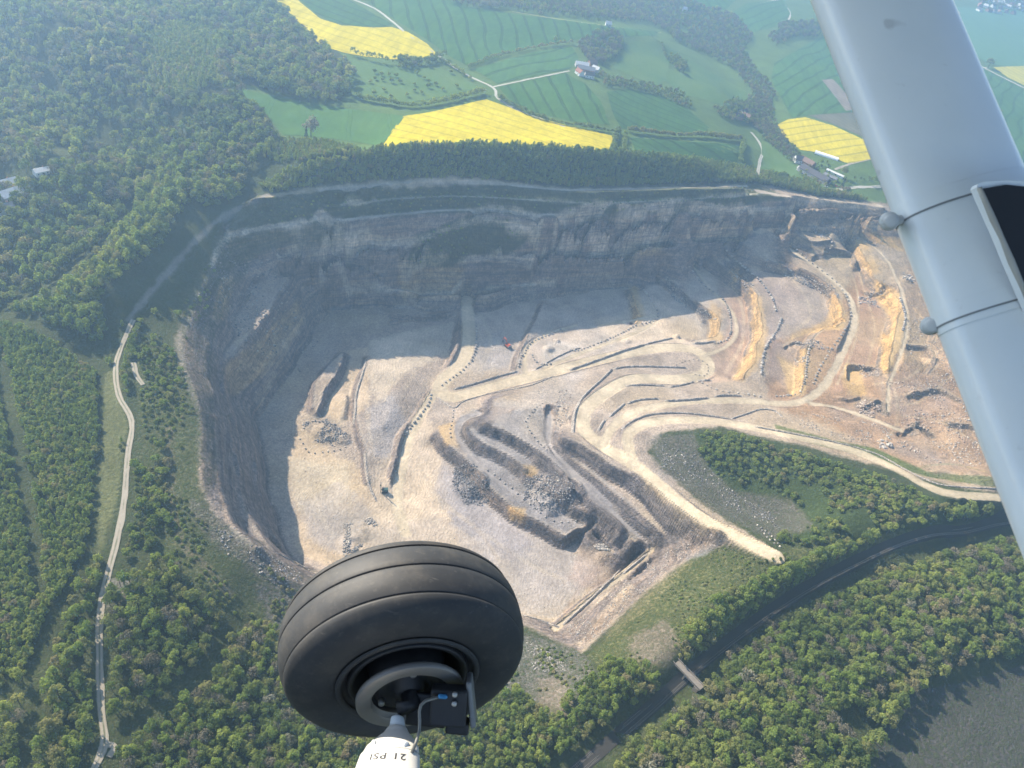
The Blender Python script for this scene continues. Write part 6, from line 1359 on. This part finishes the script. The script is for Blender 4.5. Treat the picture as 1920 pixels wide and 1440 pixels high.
# small yard vehicles
CARW = [simple('car_paint_' + n, c, .3, .05, 1, .5) for n, c in (('white', (.7, .7, .7)), ('blue', (.05, .12, .3)), ('red', (.35, .04, .03)))]; RUBB = simple('tyre_rubber', (.02, .02, .022), .9)
for i, (px, py, rz, lb) in enumerate(((1549, 350, .3, 'small white car parked below the long barn'), (1504, 326, 1.2, 'blue car parked by the white shed in the farmyard'), (1568, 349, 2.0, 'red car parked at the end of the farm lane'))):
    t = empty('parked_car', P(px, py), rz); tag(t, lb, 'car')
    bobj('body', [((0, 0, .65), (4.4, 1.8, .7)), ], CARW[i], t); bobj('cabin', [((-.2, 0, 1.25), (2.4, 1.6, .55), 0, 0, .8)], GLASS, t)
    for a in (-1.3, 1.3):
        for b in (-.85, .85): V = []; F = []; tube_mesh(V, F, [(a, b - .1, .33), (a, b + .1, .33)], .33, 10); obj('wheel', V, F, RUBB, t)

# ------------------------------------------------------------------ machines in the pit
ORANGE = simple('machine_orange', (.45, .10, .05), .5, .1, 1, .3); GREYM = simple('machine_grey', (.12, .12, .125), .6, .1, 1, .3); TEAL = simple('machine_teal', (.03, .075, .07), .5, .1, 1, .3); STEELP = simple('steel_pale', (.45, .45, .46), .4, .1, 1, .5, .5)
def crawler(t, l, w_, h, gap, mat):
    for s_ in (-1, 1):
        V = []; F = []; n = 16; pr = []
        for a in range(n):
            th = 2 * PI * a / n; pr.append(((l / 2 - h / 2) * (1 if math.cos(th) > 0 else -1) + h / 2 * math.cos(th), h / 2 + h / 2 * math.sin(th)))
        for y in (s_ * gap - w_ / 2, s_ * gap + w_ / 2):
            for (x, z) in pr: V.append((x, y, z))
        for a in range(n): F.append((a, (a + 1) % n, n + (a + 1) % n, n + a))
        F.append(tuple(range(n))[::-1]); F.append(tuple(range(n, 2 * n))); obj('crawler_track', V, F, mat, t)
t = empty('excavator', P(951, 650), 2.4, 1.5); tag(t, 'orange-red excavator with folded boom on the sunlit pit level', 'excavator')
crawler(t, 4.4, .7, .95, 1.25, RUBB); bobj('upper_body', [((-.6, 0, 1.75), (3.6, 2.7, 1.1))], ORANGE, t); bobj('counterweight', [((-2.7, 0, 1.75), (.8, 2.8, 1.2))], GREYM, t)
cb = bobj('cab', [((.7, .85, 2.5), (1.5, 1.0, 1.5), 0, 0, .85)], GLASS, t); bobj('engine_cover', [((-1.2, -.2, 2.5), (1.8, 2.0, .5))], ORANGE, t)
V = []; F = []; tube_mesh(V, F, [(.9, -.2, 1.9), (2.6, -.2, 4.6), (5.0, -.2, 5.0)], [.35, .42, .25], 6); obj('boom', V, F, ORANGE, t); V = []; F = []; tube_mesh(V, F, [(4.9, -.2, 5.2), (5.6, -.2, 2.2)], [.3, .2], 6); obj('stick', V, F, ORANGE, t)
bobj('bucket', [((5.4, -.2, 1.4), (1.1, 1.4, 1.2), 0, .5, .6)], GREYM, t)
t = empty('drill_rig', P(721, 922), .35, 1.35); tag(t, 'dark crawler drill rig with raised mast on the pit floor', 'drill rig')
crawler(t, 3.6, .6, .8, 1.1, RUBB); bobj('chassis', [((0, 0, 1.1), (3.4, 1.7, .5))], GREYM, t); bobj('engine_housing', [((.8, 0, 2.1), (2.4, 2.1, 1.5))], TEAL, t); bobj('cab', [((-1.1, .5, 2.2), (1.3, 1.2, 1.8), 0, 0, .88)], GLASS, t)
V = []; F = []; tube_mesh(V, F, [(-.4, -.4, 1.8), (-2.4, -.4, 3.0)], .25, 6); obj('boom', V, F, TEAL, t)
mb = bobj('mast', [((-2.6, -.4, 4.9), (.32, .45, 9.6), 0, -.06)], GREYM, t); bobj('drill_carriage', [((-2.95, -.4, 6.6), (.45, .6, 1.0))], TEAL, mb); V = []; F = []; tube_mesh(V, F, [(-2.95, -.4, 9.2), (-2.75, -.4, .1)], .08, 6); obj('drill_rod', V, F, STEELP, mb)
for px, py, lb in ((1818, 941, 'left-hand grey gravel cone beside the haul road by the strut'), (1796, 938, 'right-hand grey gravel cone beside the haul road by the strut')):
    pass
# ------------------------------------------------------------------ the aircraft: wing strut, main wheel and gear leg outside the cabin window
def Wc(px, py, d):
    return Vector((0, 0, CAMZ)) + (Fv + Rv * ((px - 960) / FPX) - Uv * ((py - 720) / FPX)) * d
AO = Vector((0, 0, CAMZ - 1.0))
air = empty('light_aircraft', AO); tag(air, 'high-wing light aircraft seen from its cabin: pale wing strut and black landing wheel', 'aircraft')
def cvec(x, y, z): return (Rv * x - Uv * y + Fv * z)       # camera axes: x right, y down, z away
PAINT = None
def paint_mat():
    s = NT('aircraft_paint'); tc = s.n('ShaderNodeTexCoord').outputs['Object']
    n1 = s.noise(tc, 9, 4, .6); n2 = s.noise(tc, 60, 3, .7)
    spots = s.mr(s.noise(tc, 26, 2, .4), .72, .76); c = s.mix(s.mr(n1, .3, .7), (.70, .76, .80), (.76, .81, .84)); c = s.mix(s.math('MULTIPLY', spots, .35), c, (.25, .26, .28)); c = s.mix(s.math('MULTIPLY', s.mr(n2, .66, .74), .12), c, (.3, .3, .3))
    return s.out(c, .28, n2, .03, .002, .5, extra={'Coat Weight': .5, 'Coat Roughness': .12})
PAINT = paint_mat(); BLACK = simple('black_cover', (.018, .02, .024), .45, .15, 8, .4); SEAL = simple('sealant_grey', (.36, .36, .34), .6, .2, 20, .3); BOLTM = simple('bolt_painted', (.50, .53, .55), .4, .1, 20, .5); SEAM = simple('seam_shadow_gap', (.22, .24, .26), .8, .1, 10, .2)
# strut: lofted streamlined section; s = height in the picture plane, used only as a station coordinate
def station(y):
    xl = 1533 + .3835 * y; xr = 1760 + .428 * y; d = .875 - .00015 * y
    a = Wc(xl, y + 22, d); b = Wc(xr, y - 48, d - .0)
    return a, b
AX = (Wc(1642 + .4 * 1000, 1000, .725) - Wc(1642, 0, .875)).normalized()
def sect(y, grow=0.0, n=40):
    a, b = station(y); c = (a + b) / 2; h = (b - a) / 2; L_ = h.length + grow; hx = h.normalized(); nz = hx.cross(AX).normalized()
    if nz.dot(Fv) > 0: nz = -nz
    out = []
    for q in range(n):
        th = 2 * PI * q / n; cx = math.cos(th); sy_ = math.sin(th)
        out.append(c + hx * L_ * cx + nz * ((.030 + grow) * (abs(sy_) ** .85) * (1 if sy_ > 0 else -1) * (1.05 - .12 * cx)))
    return out
def loft(name, ysx, grow, mat, parent, n=40):
    V = []; F = []
    for y in ysx: V += [tuple(v - AO) for v in sect(y, grow, n)]
    for i in range(len(ysx) - 1):
        for q in range(n): F.append((i * n + q, i * n + (q + 1) % n, (i + 1) * n + (q + 1) % n, (i + 1) * n + q))
    F.append(tuple(range(n))); F.append(tuple((len(ysx) - 1) * n + q for q in range(n))[::-1])
    o = obj(name, V, F, mat, parent, True); 
    bm = bmesh.new(); bm.from_mesh(o.data); bmesh.ops.recalc_face_normals(bm, faces=bm.faces); bm.to_mesh(o.data); bm.free(); return o
strut = loft('wing_strut', [-420, -200, 0, 200, 400, 600, 800, 1000, 1200, 1500], 0, PAINT, air)
loft('sleeve', [374, 376, 430, 500, 560, 604, 605], .0007, PAINT, strut)
for y in (398, 590): loft('clamp_seam', [y, y + .5, y + 2.6, y + 3], .0013, SEAM, strut); loft('clamp_band', [y - 26, y - 25.5, y - .5, y], .0012, PAINT, strut)
def cyl(name, c, ax, r, l, mat, parent, n=28, bev=.2):
    ax = ax.normalized(); a = ax.cross(Vector((.2, .5, .84))).normalized(); b = ax.cross(a); V = []; F = []
    prof = [(0, r), (l * (1 - bev), r), (l * (1 - bev * .4), r * (1 - bev * .35)), (l, r * (1 - bev))]
    for (h, rr) in prof:
        for q in range(n): V.append(tuple(c - AO + ax * h + (a * math.cos(2 * PI * q / n) + b * math.sin(2 * PI * q / n)) * rr))
    for i in range(3):
        for q in range(n): F.append((i * n + q, i * n + (q + 1) % n, (i + 1) * n + (q + 1) % n, (i + 1) * n + q))
    F.append(tuple(range(n))[::-1]); F.append(tuple(3 * n + q for q in range(n))); o = obj(name, V, F, mat, parent, True)
    bm = bmesh.new(); bm.from_mesh(o.data); bmesh.ops.recalc_face_normals(bm, faces=bm.faces); bm.to_mesh(o.data); bm.free(); return o
for (bx, by) in ((1667, 415), (1744, 611)):
    dd = .80; c = Wc(bx, by, dd); toward = (Vector((0, 0, CAMZ)) - c).normalized()
    cyl('clamp_bolt', c - toward * .012, toward, .0098, .013, BOLTM, strut, bev=.45); cyl('bolt_head', c + toward * .006 + Rv * .002, toward, .0075, .006, BOLTM, strut, bev=.4)
    V = []; F = []; e = Wc(bx + 40, by - 5, dd + .02); tube_mesh(V, F, [tuple(c - AO), tuple(e - AO)], .0055, 10); obj('clamp_ear', V, F, BOLTM, strut, True)
# black cover with a sealed rim at the right edge
def slab(name, corners, d, th, mat, parent):
    fr_ = [Wc(x, y, d) - AO for x, y in corners]; bk = [Wc(x, y, d) - AO + Fv * th for x, y in corners]; n = len(corners)
    return obj(name, fr_ + bk, [tuple(range(n)), tuple(range(2 * n - 1, n - 1, -1))] + [(i, n + i, n + (i + 1) % n, (i + 1) % n) for i in range(n)], mat, parent)
slab('cover_rim', [(1831, 352), (1834, 345), (1842, 341), (1886, 338), (1930, 340), (2100, 364), (2150, 790), (2014, 752), (1954, 634), (1904, 521), (1867, 432)], .742, .010, PAINT, strut)
slab('black_cover', [(1840, 354), (1886, 346), (1925, 350), (2090, 372), (2140, 780), (2016, 742), (1962, 632), (1912, 518), (1876, 430)], .7385, .010, BLACK, strut)
V = []; F = []; tube_mesh(V, F, [tuple(Wc(x, y, .7395) - AO) for x, y in ((1836, 352), (1850, 384), (1862, 412), (1878, 446), (1896, 490), (1918, 540), (1950, 615))], [.0022, .0026, .003, .0023, .0032, .0024, .003], 8); obj('sealant_bead', V, F, SEAL, strut, True)

# wheel
r_ = Vector((-208 + 0, 475 + 8, 1443)).normalized(); t0 = Vector((.118, .993, 0)); t_ = (t0 - r_ * t0.dot(r_)).normalized()
nc = (-r_ * .55 + t_ * .835).normalized(); AXW = cvec(*nc).normalized()       # wheel axis, pointing to the fuselage
WC_ = Wc(757, 1205, 1.425)
wa = AXW.cross(Vector((0, 0, 1))).normalized(); wb = AXW.cross(wa)
def revolve(name, prof, mat, parent, n=144, centre=None, smooth=True):
    c = centre or WC_; V = []; F = []
    for (w_, rr) in prof:
        for q in range(n): V.append(tuple(c - AO + AXW * w_ + (wa * math.cos(2 * PI * q / n) + wb * math.sin(2 * PI * q / n)) * rr))
    m = len(prof)
    for i in range(m - 1):
        for q in range(n): F.append((i * n + q, i * n + (q + 1) % n, (i + 1) * n + (q + 1) % n, (i + 1) * n + q))
    if prof[0][1] < .001 or prof[-1][1] < .001: pass
    o = obj(name, V, F, mat, parent, smooth)
    bm = bmesh.new(); bm.from_mesh(o.data); bmesh.ops.recalc_face_normals(bm, faces=bm.faces); bm.to_mesh(o.data); bm.free(); return o
def tyre_mat():
    s = NT('tyre_black'); tc = s.n('ShaderNodeTexCoord').outputs['Object']; n1 = s.noise(tc, 7, 4, .6); n2 = s.noise(tc, 90, 3, .7)
    c = s.mix(s.mr(n1, .3, .7), (.027, .030, .035), (.044, .045, .048)); c = s.mix(s.math('MULTIPLY', s.mr(n2, .6, .75), .35), c, (.10, .095, .09))
    dust = s.math('MULTIPLY', s.mr(s.noise(tc, 16, 5, .75), .48, .72), .28); c = s.mix(dust, c, (.13, .115, .095)); scr = s.math('MULTIPLY', s.mr(s.noise(s.n('ShaderNodeMapping', {0: tc, 3: (1, 9, 9)}).outputs[0], 14, 3, .7), .66, .72), .3); c = s.mix(scr, c, (.15, .14, .13))
    return s.out(c, .62, n2, .08, .003, .35)
TYRE = tyre_mat()
prof = []
def rt(w_): return .2235 - 1.55 * w_ * w_ - 900 * w_ ** 4
wv = [-.082, -.081, -.076, -.068, -.060, -.0555]
side = [(-.060, .100), (-.070, .112), (-.079, .135), (-.083, .160), (-.080, .182), (-.072, .199), (-.062, .2095), (-.0555, .214)]
prof += side
for g in (-.048, 0.0, .050):
    e = .0016; dpt = .0034
    if g == -.048: prof += [(-.052, rt(-.052))]
    prof += [(g - e * 1.6, rt(g)), (g - e, rt(g) - .0006), (g - e * .8, rt(g) - dpt), (g + e * .8, rt(g) - dpt), (g + e, rt(g) - .0006), (g + e * 1.6, rt(g))]
    if g == -.048: prof += [(w_, rt(w_)) for w_ in (-.036, -.024, -.012)]
    if g == 0.0: prof += [(w_, rt(w_)) for w_ in (.012, .024, .036)]
prof += [(-a, b) for a, b in side[::-1]][0:]
prof = [p for i, p in enumerate(prof) if i == 0 or p[0] > prof[i - 1][0] - .02]
tyre = revolve('tyre', prof, TYRE, air)
revolve('sidewall_ring', [(.0795, .128), (.0825, .126), (.0825, .119), (.078, .117)], TYRE, tyre)
ALU = simple('wheel_alloy', (.36, .36, .35), .38, .12, 14, .5, .6); DKM = simple('brake_dark', (.028, .029, .033), .5, .2, 20, .4, .3)
rim = revolve('wheel_rim', [(.020, .050), (.040, .075), (.066, .090), (.076, .096), (.079, .100), (.0795, .1040), (.077, .1065), (.066, .107), (.058, .1045)], DKM, air)
revolve('hub', [(.022, .072), (.040, .070), (.060, .066), (.082, .064), (.094, .060), (.094, .050), (.088, .040), (.088, .028), (.104, .024), (.104, .0005)], DKM, rim)
revolve('far_rim', [(-.058, .1045), (-.078, .104), (-.080, .09), (-.04, .07), (-.03, .0005)], ALU, rim)
DISC = simple('brake_disc_steel', (.20, .19, .18), .5, .15, 8, .4, .4)
revolve('brake_disc', [(.100, .066), (.1005, .068), (.1105, .0685), (.1115, .0695), (.1115, .0925), (.1108, .0938), (.1025, .0938), (.1, .0925), (.100, .066)], DISC, rim)
for q in range(3):
    th = q * 2 * PI / 3 + .5; c = WC_ + AXW * .0935 + (wa * math.cos(th) + wb * math.sin(th)) * .054; cyl('wheel_bolt', c, AXW, .006, .010, ALU, rim, 10)
for q in (0, 1): # balance weights clipped to the flange
    th = 2.05 + q * .22; c = WC_ + (wa * math.cos(th) + wb * math.sin(th)) * .081 + AXW * .1112; V = []; F = []; tube_mesh(V, F, [tuple(c - AO), tuple(c - AO + AXW * .0012)], .009, 4); obj('balance_weight', V, F, SEAL, rim)
# gear leg and its painted cuff
LEG = [(744, 1318, 1.335, 20, .9), (745, 1340, 1.322, 22, .9), (745, 1362, 1.305, 30, .8), (743, 1376, 1.294, 48, .62), (740, 1389, 1.285, 76, .52), (736, 1402, 1.275, 98, .5), (731, 1420, 1.262, 110, .5), (727, 1440, 1.248, 117, .5), (721, 1475, 1.222, 128, .5), (712, 1540, 1.175, 144, .5), (700, 1640, 1.11, 160, .5)]
def leg_at(f, th, grow=0.0):
    f = max(0, min(len(LEG) - 1.001, f)); i = int(f); k = f - i; A_, B_ = LEG[i], LEG[i + 1]
    x, y, d, wpx, ra = [a + (b - a) * k for a, b in zip(A_, B_)]
    c = Wc(x, y, d); ax = (Wc(*LEG[-1][:3]) - Wc(*LEG[3][:3])).normalized(); h = (Rv * .985 + Uv * .06); h = (h - ax * h.dot(ax)).normalized(); nrm = h.cross(ax).normalized()
    if nrm.dot(Fv) > 0: nrm = -nrm
    R_ = wpx / 2 * d / FPX + grow
    return c + h * R_ * math.cos(th) + nrm * R_ * ra * math.sin(th)
def leg_loft(name, f0, f1, steps, mat, parent, grow=0.0, n=36):
    V = []; F = []
    for i in range(steps + 1):
        f = f0 + (f1 - f0) * i / steps
        for q in range(n): V.append(tuple(leg_at(f, 2 * PI * q / n, grow) - AO))
    for i in range(steps):
        for q in range(n): F.append((i * n + q, i * n + (q + 1) % n, (i + 1) * n + (q + 1) % n, (i + 1) * n + q))
    F.append(tuple(range(n))); F.append(tuple(steps * n + q for q in range(n))[::-1])
    o = obj(name, V, F, mat, parent, True); bm = bmesh.new(); bm.from_mesh(o.data); bmesh.ops.recalc_face_normals(bm, faces=bm.faces); bm.to_mesh(o.data); bm.free(); return o
leg = leg_loft('landing_gear_leg', 1.3, 2.6, 12, PAINT, air)
CUFFP = simple('fairing_white', (.50, .49, .46), .5, .08, 14, .3); cuff = leg_loft('leg_fairing', 2.3, 10, 40, CUFFP, air, .0006)
leg_loft('fairing_seam', 5.75, 5.83, 1, SEAM, cuff, .0012); leg_loft('fairing_cover', 5.86, 10, 30, CUFFP, cuff, .0018)
for th, f in ((2.25, 5.1), (.95, 5.35)):
    c = leg_at(f, th, 0); nrm = (c - leg_at(f, th, -.02)).normalized(); nrm = (nrm - AXW * 0).normalized(); cyl('screw', c, (nrm + -Fv * .8).normalized(), .0048, .003, BOLTM, cuff, 14)
tc_ = bpy.data.curves.new('marking', 'FONT'); tc_.body = '21 PSI'; tc_.size = 1.0; tc_.space_character = 1.12; tc_.resolution_u = 3; tc_.offset = .02
to = bpy.data.objects.new('marking', tc_); COL.objects.link(to); bpy.context.view_layer.update(); tm_ = bpy.data.meshes.new_from_object(to.evaluated_get(bpy.context.evaluated_depsgraph_get())); bpy.data.objects.remove(to)
bm = bmesh.new(); bm.from_mesh(tm_); bmesh.ops.subdivide_edges(bm, edges=[e for e in bm.edges if e.calc_length() > .25], cuts=2); bm.to_mesh(tm_); bm.free()
mx = max(v.co.x for v in tm_.vertices); my = max(v.co.y for v in tm_.vertices)
for v in tm_.vertices:
    u_, w_ = v.co.x / mx, v.co.y / my                    # text runs right to left, upside down as painted
    th = .92 + u_ * 1.18; f = 6.42 + w_ * .60
    p_ = leg_at(f, th, .0024); v.co = p_ - AO
tm_.materials.append(simple('marking_ink', (.035, .04, .05), .6)); tm_.name = 'pressure_marking'
mo = bpy.data.objects.new('pressure_marking', tm_); COL.objects.link(mo); mo.parent = cuff
# brake caliper, bracket plate, brake line
def pbox(name, px, py, d, wx, wy, wz, mat, parent, rot=0.0):
    c = Wc(px, py, d) - AO; V = []; F = []; e1 = (Rv * math.cos(rot) - Uv * math.sin(rot)); e2 = (-Uv * math.cos(rot) - Rv * math.sin(rot)); e3 = Fv
    for sx, sy, sz in ((-1, -1, -1), (1, -1, -1), (1, 1, -1), (-1, 1, -1), (-1, -1, 1), (1, -1, 1), (1, 1, 1), (-1, 1, 1)): V.append(tuple(c + e1 * wx / 2 * sx + e2 * wy / 2 * sy + e3 * wz / 2 * sz))
    for f in ((0, 3, 2, 1), (4, 5, 6, 7), (0, 1, 5, 4), (1, 2, 6, 5), (2, 3, 7, 6), (3, 0, 4, 7)): F.append(f)
    o = obj(name, V, F, mat, parent); md = o.modifiers.new('bevel', 'BEVEL'); md.width = .004; md.segments = 3; return o
cal = pbox('brake_caliper', 842, 1322, 1.315, .062, .062, .035, DKM, air, .05)
pbox('caliper_bracket', 884, 1312, 1.33, .010, .080, .050, simple('bracket_grey', (.17, .175, .18), .5, .2, 20, .4, .4), cal, -.10); pbox('torque_plate', 800, 1330, 1.34, .070, .058, .012, DKM, cal, .1); pbox('caliper_lug', 858, 1360, 1.33, .040, .022, .03, DKM, cal, .1)
pbox('blue_fitting', 830, 1306, 1.292, .017, .008, .008, simple('anodised_blue', (.05, .22, .45), .3, .1, 10, .5, .5), cal, .1)
for (bx, by) in ((853, 1301), (852, 1318)): cyl('bleed_screw', Wc(bx, by, 1.296), -Fv, .0045, .006, ALU, cal, 12)
V = []; F = []; tube_mesh(V, F, [tuple(Wc(*q) - AO) for q in ((824, 1307, 1.293), (812, 1310, 1.288), (798, 1314, 1.285), (789, 1322, 1.283), (786, 1334, 1.28), (787, 1352, 1.278), (786, 1372, 1.27), (780, 1392, 1.262), (772, 1412, 1.25))], .0028, 10); obj('brake_line', V, F, simple('braided_hose', (.16, .16, .15), .35, .3, 60, .5, .4), cal, True)
cyl('axle_nut', WC_ + AXW * .104, AXW, .017, .014, DKM, rim, 6)
V = []; F = []; tube_mesh(V, F, [tuple(WC_ + AXW * .03 - AO), tuple(WC_ + AXW * .125 - AO), tuple(Wc(744, 1330, 1.325) - AO)], [.016, .017, .014], 14); obj('axle', V, F, DKM, leg, True)

# the wing overhead and the far side of the gear: real parts just outside the picture
V = []; F = []; prof_ = [(-.95, 0), (-.90, .06), (-.70, .11), (-.35, .13), (.10, .11), (.50, .05), (.72, 0), (.50, -.015), (.1, -.035), (-.35, -.05), (-.70, -.05), (-.90, -.035)]
n = len(prof_)
for y in (-1.2, 2.0, 5.6):
    for (x, z) in prof_: V.append((x * 1.0 + .05, y, z + 1.62 + y * .025))
for i in range(2):
    for q in range(n): F.append((i * n + q, i * n + (q + 1) % n, (i + 1) * n + (q + 1) % n, (i + 1) * n + q))
F.append(tuple(range(n))); F.append(tuple(2 * n + q for q in range(n))[::-1])
obj('wing', V, F, PAINT, air)
